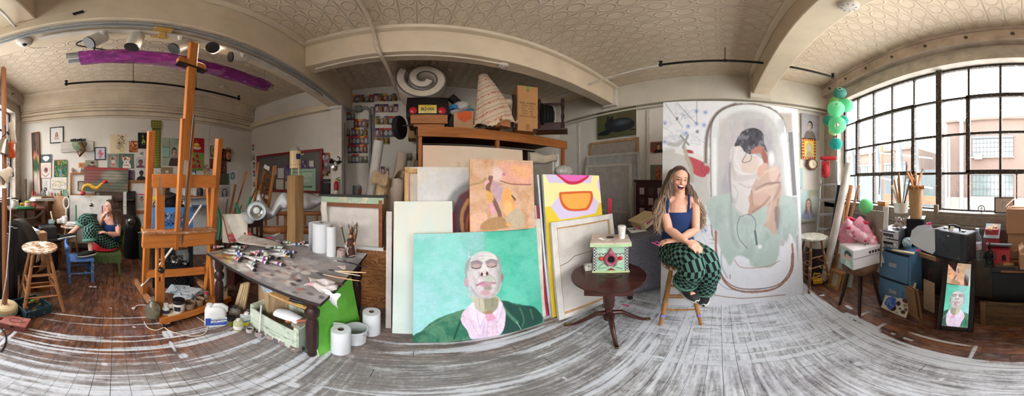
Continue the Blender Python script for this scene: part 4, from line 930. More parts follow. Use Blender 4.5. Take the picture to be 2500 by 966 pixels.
p=PD(17,441,2.0);tag(MB().box((0,0,.42),(.03,.02,.84)).bd('white_strip',qp('#c9c4ba'),M=TR((p.x,p.y,0),fc_(p))),'narrow white strip standing between the black panels','strip')
pb=PD(12,760,1.68);t=tg_('woven_basket','round striped woven basket holding the tall post','basket',(pb.x,pb.y,0))
prof=[(0,0),(.10,0),(.112,.03),(.118,.09),(.112,.135),(.095,.15),(.0,.15)]
m,nt,bs=nodes('striped_basketry');v=cr_(nt);xyz=N(nt,'ShaderNodeSeparateXYZ');nt.links.new(v,xyz.inputs[0])
cr=ramp(nt,mth(nt,'DIVIDE',xyz.outputs[2],.16),[(0,lin('#a52f35')),(.3,lin('#c93a44')),(.36,lin('#e2d8c0')),(.44,lin('#3f8a6a')),(.5,lin('#d8cdb4')),(.56,lin('#5aa07a')),(.62,lin('#c9b48c')),(1,lin('#b59a72'))]);cr.node.color_ramp.interpolation='CONSTANT'
nt.links.new(cr,bs.inputs['Base Color']);bs.inputs['Roughness'].default_value=.8;bump(nt,bs,nz_(nt,cr_(nt,scale=(40,40,90)),1,3),.5,.006)
MB().lt(prof,26).bd('body',m,t)
pt=PD(9,165,1.74);tag(MB().bar((pb.x,pb.y,.152),(pt.x,pt.y,pt.z),.042,.03).bd('tall_post',qw('#a8704c','#7d4d30','z'),bevel=.003),'tall slim brown wooden post rising from the striped basket','post')
q=PD(9,430,1.66);t=tg_('clamp_lamp','white clamp lamp shade fixed to the tall post at the left edge','lamp',q,fc_(q)+.6)
MB().lt([(.012,.10),(.035,.095),(.04,.04),(.055,.01),(.085,-.06),(.088,-.06),(.06,.015),(.045,.05)],22,M=RO(.9,4,'Y')).bd('shade',qp('#cfc8bc',.4),t);MB().tube([(.06,0,.05),(.11,.02,.07),(.10,.0,.0)],.012,6).bd('clamp',qm('#8d8a85',.4),t)
q=PD(4,358,1.66);t=tg_('clamp_lamp','grey metal lamp shade hanging on the tall post above the clamp lamp','lamp',q,fc_(q));MB().lt([(.012,.08),(.04,.07),(.05,.02),(.08,-.06),(.083,-.058),(.055,.025)],22,M=RO(.3,4,'Y')).bd('shade',qm('#b9b4ab',.35),t);MB().tube([(0,.02,.09),(.03,.02,.12),(.03,.02,.2)],.006,6).bd('cord',BP,t)
q=PD(26,372,1.75);b=MB()
for k in range(5):b.tube([(.0,0,.06),(-.02+.012*k,0,.0),(-.03+.017*k,.0,-.045-.01*(k%2))],[.018,.016,.009],8)
b.sph((0,0,.07),(.032,.018,.04),10);tag(b.bd('glove',qp('#c2562a',.6),M=TR(q,fc_(q))),'orange rubber glove hanging by the tall post','glove')
q=PD(24,330,1.76);tag(MB().surf(lambda u,v:V((.05*(u-.3)+.03*v,.0,.12-.22*v+.03*u)),4,5).bd('paper_tag',qp('#c9c2b6',.7),M=TR(q,fc_(q)),sd_=.003),'grey paper tag hanging on the tall post','tag')
P=[PD(x,y,1.62)for x,y in((25,430),(26,500),(24,560),(20,620),(15,680),(8,720),(3,745))];tag(MB().tube(sp_([tuple(p)for p in P],4,False),.005,6).bd('cable',qp('#d8d5ce',.5)),'white cable hanging down beside the tall post','cable')
def tray_box(name,label,px0,px1,pyb,dep,h,mat,rz,inner=None,wall=.014):
 p=G((px0+px1)/2,pyb);d=hd(p);w_=(px1-px0)/F*d;p=p*(1+dep*.5/d);t=tg_(name,label,'box',(p.x,p.y,0),fc_(p)+rz);b=MB()
 b.box((0,0,.006),(w_,dep,.012))
 for s in(-1,1):b.box((s*(w_/2-wall/2),0,h/2),(wall,dep,h));b.box((0,s*(dep/2-wall/2),h/2),(w_-2*wall,wall,h))
 b.bd('body',mat,t,bevel=.003);return t,w_
t,w_=tray_box('open_box','open brown wooden box of odds and ends under the worn bar stool',62,118,712,.3,.13,qw('#8a552f','#5a3319','x'),.35)
MB().lt([(0,0),(.03,0),(.03,.006),(0,.006)],14,M=TN((-w_*.25,-.155,.07))@RO(PI/2,4,'X')).bd('finger_hole',qp('#2a1a10'),t)
b=MB();rs=RR_(3)
for k in range(26):b.sph((rs.uniform(-.08,.08),rs.uniform(-.1,.1),.03+rs.uniform(0,.03)),rs.uniform(.012,.026),8)
o=b.bd('trinket_heap',qs('#8a6a52',['#c9b09a','#5d3f6a','#b0542f','#d8d0c4'],.5,30));o['kind']='stuff';o.matrix_basis=TR(t.location+V((0,0,.0)),t.rotation_euler[2]if t.rotation_mode else 0);tag(o,'heap of small trinkets in the open brown box','trinkets')
t,w_=tray_box('blue_box','dark blue wooden box with small toys inside, on the floor by the red tin box',38,116,776,.27,.115,qs('#1f4252',['#16303c','#6d6a4a'],.5,20),.55)
MB().box((0,.0,.10),(w_*.5,.1,.012),(.1,0,.2)).bd('lid_flap',qp('#1a1e22',.5),t)
MB().tube([(-.04,-.14,.06),(-.03,-.15,.045),(.03,-.15,.045),(.04,-.14,.06)],.005,6).bd('handle',qm('#5c6468',.4),t)
bp=t.location;bz=fc_(bp)+.55
toys=tg_('toy_cart','little wooden cart of coloured pegs in the dark blue box','toy',bp+V((0,0,.014)),bz)
MB().box((0,0,.08),(.15,.09,.012)).bd('deck',PINE,toys,bevel=.003);MB().box((-.0,-.03,.04),(.05,.03,.08)).bd('stand',PINE,toys)
for k in range(4):MB().cyl((-.06+k*.022,.02,.086),(-.075+k*.022,-.02,.13),.006).bd('peg',qp(['#c98f3c','#b87a2c','#d8a860','#a8642c'][k]),toys)
MB().lt([(0,.086),(.025,.086),(.028,.13),(0,.13)],12,c=(.06,.01,0)).bd('spool',OAK,toys);MB().box((.02,.02,.10),(.03,.03,.03),(0,0,.4)).bd('green_block',qp('#4f9a3c'),toys)
t_p=G(38,806);rzr=fc_(t_p)-.38;t=tg_('tin_box','small dull red tin box with a stamped oval lid, nearest at the left','box',(t_p.x*1.04,t_p.y*1.04,0),rzr);RT=qs('#8a4a45',['#6d3a34','#a8685c'],.5,22)
MB().box((0,0,.034),(.205,.135,.068)).bd('body',RT,t,bevel=.006);MB().box((0,0,.075),(.21,.14,.018)).bd('lid',qs('#9a5a4e',['#7a4238','#b07a68'],.5,22),t,bevel=.004)
MB().tube([V((.05*Cs(a),.028*Sn(a),.085))for a in ls_(0,2*PI,22)[:-1]],.0035,6,closed=True).bd('oval_relief',qp('#5a3630',.5),t);MB().box((0,-.07,.055),(.03,.006,.022)).bd('clasp',qm('#5d5046',.5),t)
P=[G(x,y,.006)for x,y in((2,800),(12,815),(15,830),(10,846),(2,858))];tag(MB().tube(sp_([tuple(p)for p in P],4,False),.006,6).bd('cable',qp('#1c1b1b',.5)),'black cable curling on the floor at the left edge','cable')
q=G(98,720);tag(MB().box((0,0,.008),(.22,.14,.012)).box((.02,.0,.018),(.16,.1,.008),(0,0,.3)).bd('flat_offcut',qw('#6d5136','#45301f','x'),M=TR(q,.7)),'flat dark wood offcut behind the dark blue box','offcut')
b=MB();rs=RR_(9)
for k in range(60):
 a=rs.uniform(0,6.3);b.tube([(.0,0,.22),(.05*Cs(a),.05*Sn(a),.19),(.10*Cs(a),.10*Sn(a),.1+rs.uniform(0,.06))],[.006,.005,.002],4)
q=PD(97,640,1.98);tag(b.bd('dried_bundle',qp('#a8876a',.9),M=TR((q.x,q.y,.44))),'pinkish shredded bundle hanging under the worn bar stool','bundle')
b=MB();b.lt([(0,0),(.10,.0),(.15,.03),(.16,.05),(.145,.04),(.09,.015),(0,.012)],24);q=PD(95,655,2.35);tag(b.bd('wicker_tray',qs('#9a7a5a',['#6d4f38','#c2a27c'],.8,40),M=TR((q.x,q.y,.22),0,.5)),'round wicker tray tilted on the dark stand behind the worn bar stool','tray');tag(MB().box((0,0,.1),(.3,.2,.2)).bd('low_crate',qp('#3a2822',.7),M=TR((q.x*1.02,q.y*1.02,0),fc_(q)),bevel=.006),'low dark crate under the wicker tray','crate')
WHM=qp('#cfc8bd',.4);GRY=qp('#8e9295',.45,.3)
def pln(name,pts,r,mat,label,cat='pipe',n=8,sm=True,thing_=None):
 if sm and len(pts)>2:pts=[V(q)for q in sp_([tuple(p)for p in pts],5,False)]
 o=MB().tube(pts,r,n).bd(name,mat)
 return tag(o,label,cat)
def tz(px,py,X):return PXW(px,py,X)
t=tg_('track_lighting','white ceiling track rail along the beam underside with yellow cable box','track rail',(0,0,0))
TX=-1.40;A=V((TX,PXW(95,92,TX).y,2.785));B=V((TX,2.6,2.785))
MB().bar(A,B,.034,.025).bar(A+V((-.028,0,.008)),B+V((-.028,0,.008)),.012,.03).bd('rail',WHM,t,bevel=.003)
yb=PXW(395,75,TX).y;MB().box((TX,yb,2.803),(.16,.14,.03)).box((TX,yb,2.755),(.05,.05,.05)).bd('yellow_box',qp('#c9a65a',.5),t,bevel=.004)
for(hx,hy,mx,my,lab)in((212,106,250,90,'first track spot from the window, white can aimed down and left'),(318,121,337,88,'second track spot, white can aimed straight down'),(422,120,452,106,'third track spot, can half behind the easel mast'),(517,122,521,113,'fourth track spot, aimed straight at the viewer'),(566,139,590,140,'fifth track spot, furthest from the window, dark mouth turned left')):
 ym=PXW(mx if mx!=452 else 440,80,TX).y
 c0=V((TX-.02,ym,2.70));d=c0.length
 back=PD(mx,my,math.hypot(TX,ym)+.06);front=PD(hx,hy,math.hypot(TX,ym)+.02);ax=(front-back).normalized()
 if lab.startswith('second'):ax=V((-.05,-.28,-.95)).normalized()
 if lab.startswith('fourth'):ax=(EYE-back+V((0,0,.3))).normalized()
 mid=(front+back)/2;L=.19;q=ax.to_track_quat('Z','Y').to_matrix().to_4x4()
 s=tg_('track_spotlight',lab,'spotlight',M=TN(mid-ax*.06)@q)
 MB().lt([(0,-.05),(.05,-.05),(.058,-.04),(.06,.13),(.052,.13),(.05,.02),(.0,.02)],24).bd('can',qp('#d0c8bb',.35),s)
 MB().lt([(.052,.131),(.06,.131),(.06,.118),(.0515,.118),(.0505,.05)],24).bd('black_baffle',qp('#161616',.4),s)
 MB().lt([(0,.025),(.022,.028),(.036,.05),(.042,.07),(.04,.07),(.0,.032)],18).bd('reflector',qm('#c9d0d2',.15),s)
 L_=bpy.data.lights.new('spot_bulb','SPOT');L_.energy=SPOTW;L_.color=(1,.86,.70);L_.spot_size=2.3;L_.spot_blend=.8;L_.shadow_soft_size=.05;lo_=bpy.data.objects.new('spot_bulb',L_);COL.objects.link(lo_);lo_.matrix_basis=TN(mid+ax*.09)@(-ax).to_track_quat('Z','Y').to_matrix().to_4x4()
 inv=(TN(mid-ax*.06)@q).inverted()
 MB().tube([inv@V((TX,ym,2.772)),inv@V((TX,ym,2.74)),inv@(mid-ax*.06)],[.022,.016,.012],8).bd('yoke',qp('#e0dbd2',.4),s)
pln('conduit',[V((-1.34,y,2.80))for y in(-1.9,-.5,.8,2.4,3.2)],.011,qp('#a9b4ba',.35,.5),'grey metal conduit along the beam underside beside the track')
pln('flexible_conduit',[V((-1.30,y,2.80))for y in(-1.9,-.9,.3,1.5,2.6,3.2)],.010,qs('#9b9fa0',['#4d5052'],.4,90),'ribbed flexible conduit along the beam underside','conduit')
q=PXW(60,95,-1.42);t=tg_('smoke_detector','round white detector with hanging wire on the left beam','detector',(q.x,q.y,2.78));MB().lt([(0,-.02),(.035,-.02),(.06,-.005),(.07,.02),(.07,.04),(0,.04)],24).bd('body',WHM,t);MB().lt([(0,-.04),(.015,-.035),(.022,-.02),(0,-.02)],12).bd('lens',qp('#222222',.2),t);MB().tube([(0,0,-.03),(-.05,.05,-.05),(-.12,.1,-.01),(-.2,.12,.05)],.003,5).bd('wire',qp('#b8a98e'),t)
pln('white_pipe',[PXW(50,85,-1.42)+V((0,0,.02)),PD(8,32,1.2),PD(-30,0,1.1)],.012,WHM,'short white conduit rising from the round detector to the cross beam','conduit',sm=False)
a_=PXW(165,163,-2.05);b_=PXW(660,215,-2.05);zf=2.93;A=V((-2.05,a_.y,zf));B=V((-2.05,b_.y,zf))
t=tg_('fluorescent_fixture','long grey tube light fixture wrapped in purple film, hung under the ceiling','ceiling light',(0,0,0))
for dx in(-.05,.05):MB().bar(A+V((dx,0,0)),B+V((dx,0,0)),.03,.05).bd('tube',qp('#b7bab8',.4),t)
MB().bar(A+V((0,0,.04)),B+V((0,0,.04)),.16,.035).bd('housing',qp('#8f918d',.5),t,bevel=.003)
m,nt,bs=nodes('purple_film');v=cr_(nt,scale=(9,2.2,9));n_=nz_(nt,v,2.5,6,.65,1.2)
nt.links.new(ramp(nt,n_,[(.3,lin('#5d0f5e')),(.5,lin('#8f1a86')),(.62,lin('#b23aa5')),(.7,lin('#b9a6d8'))]),bs.inputs['Base Color']);bs.inputs['Roughness'].default_value=.12;bs.inputs['Metallic'].default_value=.35;bs.inputs['Coat Weight'].default_value=.6
bump(nt,bs,nz_(nt,v,5,5,.7),.9,.03);PURP=m
def fl(u,v):
 y=A.y+.14+(B.y-A.y-.24)*u;a=2*PI*v;r=.088+.012*Sn(17*u+2*a)*Sn(5*a+9*u)
 return V((-2.05+r*1.25*Cs(a),y,zf+.012+r*.85*Sn(a)))
MB().surf(fl,60,24,cv=True).bd('purple_film',PURP,t)
m,nt,bs=nodes('pink_cellophane');bs.inputs['Base Color'].default_value=(*lin('#d892c8'),1);bs.inputs['Roughness'].default_value=.1;bs.inputs['Alpha'].default_value=.35
MB().surf(lambda u,v:V((-2.05-.05+.16*v+.03*Sn(8*u),A.y+.75+1.0*u,zf-.08-.10*v*(1-u)*(.6+.4*Sn(13*u)))),24,8).bd('loose_film',m,t)
for y in(A.y+.3,A.y+1.2,B.y-.12):MB().tube([(-2.05,y,zf+.05),(-2.05,y,HC)],.004,5).bd('hanger',GRY,t)
pln('black_cable',[V((-1.95+.30*Cs(a)*.5,A.y+.42+.30*Sn(a),3.10+.03*Sn(2*a)))for a in ls_(0,6.0,16)]+[V((-1.98,A.y+.3,3.0))],.009,qp('#1a1818',.5),'black cable coiled above the purple fixture','cable')
pln('beige_cable',[V((-1.6,.35,3.33)),V((-1.75,.36,3.2)),V((-1.9,.3,3.1)),V((-2.03,.28,3.0))],.005,qp('#a99a80',.6),'thin beige cable dropping to the purple fixture','cable')
DK=qp('#1d1a19',.4,.3)
def gaspipe(x0,y0,x1,y1,W,z,label,wall='L'):
 f=PXW if W in'LR' else PYW
 X=-2.75 if W=='L' else 2.35
 a=PXW(x0,y0,X);b=PXW(x1,y1,X);zz=(a.z+b.z)/2;a.z=b.z=zz
 t=tg_('black_pipe',label,'pipe',(0,0,0));MB().cyl(a,b,.017,n=10).bd('pipe',DK,t)
 for p in(a,b):MB().sph(p,.03,10).cyl(p,p+V((0,0,.055)),.018,n=8).sph(p+V((0,0,.06)),(.03,.03,.012),8).bd('valve_end',DK,t)
 for f_ in(.35,.7):
  p=a.lerp(b,f_);MB().cyl(p,V((p.x,p.y,HC)),.005,n=5).cyl(p+V((0,-.02,0)),p+V((0,.02,0)),.022,n=8).bd('hanger',DK,t)
 return a,b
gaspipe(162,203,583,243,'L',0,'long black iron pipe with valve ends under the left bay ceiling')
a,b=gaspipe(1613,160,2033,186,'R',0,'long black iron pipe with valve ends under the right bay ceiling')
pln('white_pipe',[a,PXW(1365,236,2.35)],.016,WHM,'white pipe continuing from the black iron pipe to the back bay',sm=False)
pln('white_pipe',[V((-.42,1.15,3.31)),V((-.42,1.6,3.30)),V((-.42,1.86,3.22)),V((-.40,1.885,3.05)),V((-.37,1.89,2.9)),V((-.34,2.2,2.88)),V((-.30,3.3,2.88))],.022,qp('#cbbda8',.5),'fat cream pipe bending from the tin ceiling under the back beam')
pln('white_pipe',[V((-1.15,1.98,2.90))]+[V((x,1.97,2.905))for x in(-.6,.2,.95)],.012,qp('#d3c6b2',.5),'thin white conduit along the underside of the back beam','conduit',sm=False)
def disc(label,p,r=.07):
 t=tg_('smoke_detector',label,'detector',p);MB().lt([(0,-.045),(r*.55,-.045),(r*.9,-.03),(r,-.005),(r,.0),(0,.0)],26).bd('body',WHM,t);b=MB()
 for k in range(8):b.box((r*.6*Cs(k*PI/4),r*.6*Sn(k*PI/4),-.042),(r*.25,.006,.008),(0,0,k*PI/4))
 b.bd('vents',qp('#8d8880'),t);return t
q=PYW(1228,158,2.02);disc('round white smoke detector under the back beam',(q.x,q.y,2.93));q=G(2066,10,2.93);disc('round white smoke detector under the right cross beam',(q.x,q.y-.02,2.93))
pln('white_cable',[V((-3.3,1.85,3.33)),PXW(531,245,-3.77),PXW(528,280,-3.78),PXW(512,310,-3.78),PXW(509,350,-3.78),PXW(510,400,-3.78)],.008,qp('#d4ccbf',.5),'white cable running down the left wall from the ceiling junction','cable',sm=False)
q=PXW(578,218,-3.0);tag(MB().lt([(0,-.05),(.05,-.05),(.06,0),(0,0)],16).bd('junction_box',WHM,M=TR((-3.1,1.95,HC))),'round white junction box on the left bay ceiling','junction box')
q=PXW(415,75,-1.26);pln('black_sensor',[V((-1.25,PXW(178,48,-1.25).y,2.90)),V((-1.24,PXW(205,42,-1.25).y,2.92))],.013,DK,'small black sensor on the side of the left beam','sensor',sm=False)
pln('chrome_chain_strip',[PYW(606,315,3.22),PYW(606,440,3.22)],.022,qs('#8f8d88',['#3a3836','#d8d6d2'],.3,60),'speckled metal strip hanging in the back left room corner','strip',sm=False)
EW=qs('#c0702f',['#cf8138','#b4642a'],.4,8,.5,.62);EW=qw('#c97c38','#a9602a','z',9,.4)
EWX=qw('#c97c38','#a9602a','y',9,.4);EWP=qw('#b98052','#7d4f30','x',12,.6,worn='#cfc5bb')
t=tg_('studio_easel','tall orange-brown wooden studio easel with crank mast and wide paint-worn ledge','easel',(0,0,0))
FL,FR,RL,RR=V((-1.546,.369,0)),V((-1.668,.951,0)),V((-1.99,.31,0)),V((-1.87,.97,0))
fx=(FR-FL).normalized();bx=V((-.98,-.2,0)).normalized()
zc0,zc1=zat(457,1.66),zat(425,1.66)
for A,B in((V((-1.43,.405,.05)),V((-2.34,.26,.05))),(V((-1.62,1.03,.05)),V((-2.2,.98,.05)))):
 MB().bar(A,B,.045,.07).bd('base_rail',EWP,t,bevel=.004)
for q in(V((-1.45,.40,.0)),V((-1.62,1.03,0))):MB().box((q.x,q.y,.014),(.07,.07,.028)).bd('caster',BP,t,bevel=.006)
MB().bar(FL+V((.05,-.03,.10)),FR+V((.06,.10,.10)),.16,.03).bd('tray',EWX,t,bevel=.003)
MB().bar(FL+V((.13,-.03,.095)),FR+V((.14,.10,.095)),.018,.07).bd('tray_lip',EWX,t,bevel=.003)
tops=[]
for S,pt in((FL,(391,455)),(FR,(512,457))):
 top=PD(pt[0],pt[1],hd(S)+.02);bot=S+V((0,0,.05))
 lg=MB().bar(bot,bot.lerp(top,.33),.075,.03,up=bx).bar(bot.lerp(top,.70),top,.075,.03,up=bx)
 for s in(-1,1):lg.bar(bot.lerp(top,.33)+fx*(s*.026),bot.lerp(top,.70)+fx*(s*.026),.024,.03,up=bx)
 l=lg.bd('front_post',EW,t,bevel=.002);tops.append(top)
 MB().bar(top-bx*.018-V((0,0,.07)),top-bx*.018+V((0,0,.08)),.03,.006,up=bx).bd('hinge_plate',qm('#b9b6ae',.4),t)
 kp=bot.lerp(top,.43);MB().cyl(kp-bx*.015,kp-bx*.045,.028,.024).bd('knob',qp('#1c1b1b',.3),t)
for S,pb_,pt,dt in((RL,(357,731),(369,320),1.60),(RR,(502,720),(535,338),1.74)):
 bot=S+V((0,0,.08));top=PD(*pt,dt);MB().bar(bot,top,.058,.05,up=bx).bd('rear_leg',EW,t,bevel=.004)
L0,L1=PD(371,441,1.60),PD(527,443,1.71);MB().bar(L0,L1,.03,.112).bd('crossbar',EWX,t,bevel=.004)
A,B=PD(357,676,1.93),PD(499,672,2.02);A.z=B.z=.39;MB().bar(A,B,.03,.09).bd('lower_rail',EWX,t,bevel=.004)
A,B=PD(347,586,1.55),PD(521,578,1.76);MB().bar(A,B,.07,.125).bd('ledge',EWX,t,bevel=.005);A,B=A+V((.005,0,.078)),B+V((.005,0,.078));MB().bar(A,B,.125,.022).bd('ledge_top',EWP,t,bevel=.004)
M0,M1=PD(440,606,1.62),PD(473,106,1.40);md=(M1-M0).normalized()
MB().bar(M0.lerp(M1,.42),M1,.072,.04,up=bx).bd('mast',EW,t,bevel=.006)
for s in(-1,1):MB().bar(M0+fx*s*.042,M0.lerp(M1,.60)+fx*s*.042,.036,.035,up=bx).bd('mast_rail',EW,t,bevel=.004)
MB().cyl(M0+bx*.005+fx*.0-bx*.02,M0.lerp(M1,.62)-bx*.03+fx*.03,.008).bd('threaded_rod',qm('#75757a',.4),t)
MB().box(M0+V((.03,.0,-.02)),(.05,.10,.05)).box(M0+V((.05,.03,-.06)),(.03,.05,.07)).bd('crank_gear',qm('#9ba0a2',.35),t,bevel=.005)
c=M0.lerp(M1,.863);MB().bar(c-fx*.13-V((0,0,.01)),c+fx*.13-V((0,0,.01)),.06,.012).bd('clamp_plate',qp('#2e2823',.5),t)
for s in(-1,1):MB().prism([(-.045,0),(.045,0),(.045,.04),(.03,.062),(-.045,.062)],-.02,.02,'y').bd('clamp_block',EW,t,M=frame(c+fx*s*.078+V((0,0,.0)),fx*s),bevel=.004)
def tray(px,d=None,f=None):
 A,B=FL+V((.055,-.03,.116)),FR+V((.065,.10,.116));lo=(px-XB)/F
 dd=V((Sn(lo),Cs(lo),0));e=B-A;k=(A.x*dd.y-A.y*dd.x)/(e.y*dd.x-e.x*dd.y);return A+e*k
q=tray(373);t=tg_('glass_jug','clear glass jug with a narrow neck at the left end of the easel tray','jug',q);gl=qp('#cfd3c6',.08,trans=.9,var=.05)
MB().lt([(0,0),(.055,0),(.06,.02),(.06,.12),(.045,.16),(.016,.19),(.016,.24),(.012,.24),(.012,.19),(.04,.155),(.055,.115),(.055,.02),(0,.008)],22).bd('body',gl,t);MB().lt([(0,.009),(.053,.012),(.053,.04),(0,.04)],20).bd('residue',qp('#a58a5c',.5),t)
q=tray(405);t=tg_('white_bottle','small white plastic bottle with a dark label on the easel tray','bottle',q);MB().lt([(0,0),(.028,0),(.031,.005),(.031,.08),(.02,.098),(0,.098)],18).bd('body',qp('#dcd9d0',.35),t);MB().lt([(.0315,.018),(.0315,.062)],18).bd('label_band',qp('#2f3850',.5),t)['label']='dark label band';MB().lt([(0,.097),(.019,.097),(.02,.13),(.0,.132)],16).bd('cap',qp('#d3d0c6',.4),t)
q=tray(436);t=tg_('gesso_jar','white plastic jar with black screw lid and black label on the easel tray','jar',q);MB().lt([(0,0),(.05,0),(.054,.006),(.054,.11),(0,.112)],24).bd('body',qp('#dedcd6',.35),t);MB().lt([(0,.11),(.053,.11),(.055,.114),(.055,.14),(.05,.145),(0,.145)],24).bd('lid',qp('#1b1b1e',.3),t)
MB().lt([(.0546,.03),(.0546,.085)],12,a0=-1.2+fc_(q)-PI/2+.5,a1=.3+fc_(q)-PI/2).bd('label_patch',qs('#1d1d20',['#d9d9d9'],.5,60,.62,.66),t)
for px,r,h,lab in((462,.056,.075,'wide brown clay pot of dried paint on the easel tray'),(487,.046,.08,'smaller brown clay pot at the right of the tray')):
 q=tray(px);t=tg_('clay_pot',lab,'pot',q);MB().lt([(0,0),(r*.8,0),(r,h*.2),(r*.92,h*.5),(r*1.02,h*.62),(r*.95,h),(r*.84,h),(r*.8,h*.4),(0,h*.35)],20).bd('body',qs('#8a7058',['#6d5542','#b09a82'],.7,26),t);MB().sph((0,0,h*.38),(r*.7,r*.7,h*.14),10).bd('dried_paint',qs('#8d8572',['#c7bfa6','#6d6a4c'],.6,50),t)
q=tray(503)+V((-.03,.02,-.0));t=tg_('red_cap_bottle','small clear bottle with red cap behind the white solvent jug','bottle',q);MB().lt([(0,0),(.022,0),(.024,.07),(.014,.085),(0,.085)],14).bd('body',gl,t);MB().lt([(0,.085),(.015,.085),(.015,.11),(0,.112)],12).bd('cap',qp('#b83a48',.4),t)
q=tray(420);tag(MB().box((0,.0,.003),(.10,.12,.004)).box((.005,.08,.003),(.08,.1,.004),(0,0,.2)).bd('paper_scraps',qp('#d9ccb0',.8),M=TR(q,PI/2)),'cream paper scraps under the jars on the easel tray','paper')
q=G(526,798);q=q*(1+.06/hd(q));rzj=fc_(q)+.12;t=tg_('solvent_jug','white plastic solvent jug with handle and blue label, in front of the easel','jug',(q.x,q.y,0),rzj);JW=qp('#dfdfdc',.35,var=.05)
def jug(u,v):
 a=2*PI*v;z=.235*u;w_,d_=.088,.052
 k=1 if u<.68 else max(.02,Cs((u-.68)/.32*PI/2)**.6);ee=lambda x:math.copysign(abs(x)**.6,x)
 return V((w_*k*ee(Cs(a))-.03*(1-k),d_*k*ee(Sn(a)),z if u<.68 else .16+.075*Sn((u-.68)/.32*PI/2)))
MB().surf(jug,18,28,cv=True).bd('body',JW,t)
MB().tube([(.055,0,.150),(.088,0,.165),(.088,0,.21),(.05,0,.245),(-.005,0,.248),(-.03,0,.23)],[.018,.018,.019,.019,.018,.016],10).bd('handle',JW,t);MB().lt([(0,.225),(.024,.225),(.025,.262),(.0,.265)],18,c=(-.048,0,0)).bd('cap',JW,t)
a=Art(U,90,70,'#d9dce0');a.poly([(0,0),(26,0),(24,100),(0,100)],'#3450a8',sm=False);a.poly([(24,66),(100,52),(100,100),(24,100)],'#3450a8',sm=False);a.line([(34,62),(46,40)],3,'#26366a');a.line([(40,64),(56,44)],3,'#26366a')
lb=cv_('label',None,None,a,.168,.10,.004,TR((0,-.054,.022)),parent=t,bmp=0)
def tx_(s,size,mat,M,parent=None,name='lettering',ext=.0006,align='CENTER',bold=0):
 cu=bpy.data.curves.new(name,'FONT');cu.body=s;cu.size=size;cu.align_x=align;cu.extrude=ext;cu.offset=bold
 o=bpy.data.objects.new(name,cu);COL.objects.link(o);bpy.context.view_layer.update()
 me=bpy.data.meshes.new_from_object(o.evaluated_get(bpy.context.evaluated_depsgraph_get()));bpy.data.objects.remove(o);bpy.data.curves.remove(cu)
 me.materials.clear();me.materials.append(mat);o=bpy.data.objects.new(name,me);COL.objects.link(o);o.matrix_basis=M
 if parent:o.parent=parent
 return o
RX=RO(PI/2,4,'X')
tx_('turpenoid',.033,qp('#2a2f66',.5),TN((.022,-.0585,.088))@RX,t,bold=.0006)
tx_('odorless',.013,qp('#5a6a9c',.5),TN((.03,-.0585,.115))@RX,t);tx_('ODORLESS TURPENTINE',.0075,qp('#dfe3ee',.5),TN((.02,-.0585,.048))@RX,t)
P=[G(x,y,.005)for x,y in((420,772),(410,790),(385,805),(362,800),(352,785))];P2=[G(x,y,.005)for x,y in((395,792),(412,806),(440,815),(470,820),(497,815),(507,800),(498,785),(480,773))]
for k,pp in enumerate((P,P2)):tag(MB().tube(sp_([tuple(p)for p in pp],4,False),.0045,6).bd('cable',qp('#cfc8b4',.5)),('short loop of cream cable by the easel base left foot','long loop of cream cable from the easel to the solvent jug')[k],'cable')
P=[G(x,y,.012)for x,y in((326,752),(336,745),(352,744),(368,746))];t=tg_('cable_plug','white cable end with a round switch, left of the glass jug','plug',(0,0,0));MB().tube(sp_([tuple(p)for p in P],4,False),.006,6).bd('cord',WHM,t);MB().sph(P[0],(.02,.02,.012),10).bd('switch',WHM,t)
A,B=PD(345,698,1.95),PD(492,500,2.02);tag(MB().cyl(A,B,.012).bd('dowel',qp('#d8cfc4',.5)),'long pale dowel leaning diagonally through the easel','dowel')
def crate(label,z,mat,rz,c,sx=.48,sy=.33,h=.27):
 t=tg_('milk_crate',label,'crate',(c[0],c[1],z),rz,'stacked milk crates');b=MB()
 for zz,hh in((.02,.04),(h-.03,.06)):
  for s in(-1,1):b.box((s*(sx/2-.006),0,zz),(.012,sy,hh));b.box((0,s*(sy/2-.006),zz),(sx-.024,.012,hh))
 for s in(-1,1):
  for s2 in(-1,1):b.box((s*(sx/2-.02),s2*(sy/2-.02),h/2),(.04,.04,h))
 b.box((0,0,.006),(sx-.02,sy-.02,.012));b.bd('frame',mat,t);b=MB()
 for s in(-1,1):
  for k in range(-1,9):
   for d in(-1,1):
    x=-sx/2+.04+k*.05;x2=x+.13*d;q0,q1=V((x,s*(sy/2-.006),.04)),V((x2,s*(sy/2-.006),h-.06))
    if min(x,x2)>-sx/2 and max(x,x2)<sx/2:b.bar(q0,q1,.007,.007)
  for k in range(-1,7):
   for d in(-1,1):
    y=-sy/2+.04+k*.05;y2=y+.13*d
    if min(y,y2)>-sy/2 and max(y,y2)<sy/2:b.bar((s*(sx/2-.006),y,.04),(s*(sx/2-.006),y2,h-.06),.007,.007)
 b.bd('lattice',mat,t);return t
cc=PD(420,600,2.42);rzc=fc_(cc)+.06;KB=qp('#1c1d20',.4,var=.2)
for k,lab in enumerate(('bottom black milk crate of the stack behind the easel','second black milk crate from the floor behind the easel','third black milk crate, hidden partly by the easel ledge')):crate(lab,.272*k,KB,rzc,cc)
crate('blue milk crate on top of the black ones behind the easel',.816,qp('#3d7fc4',.4),rzc,cc)
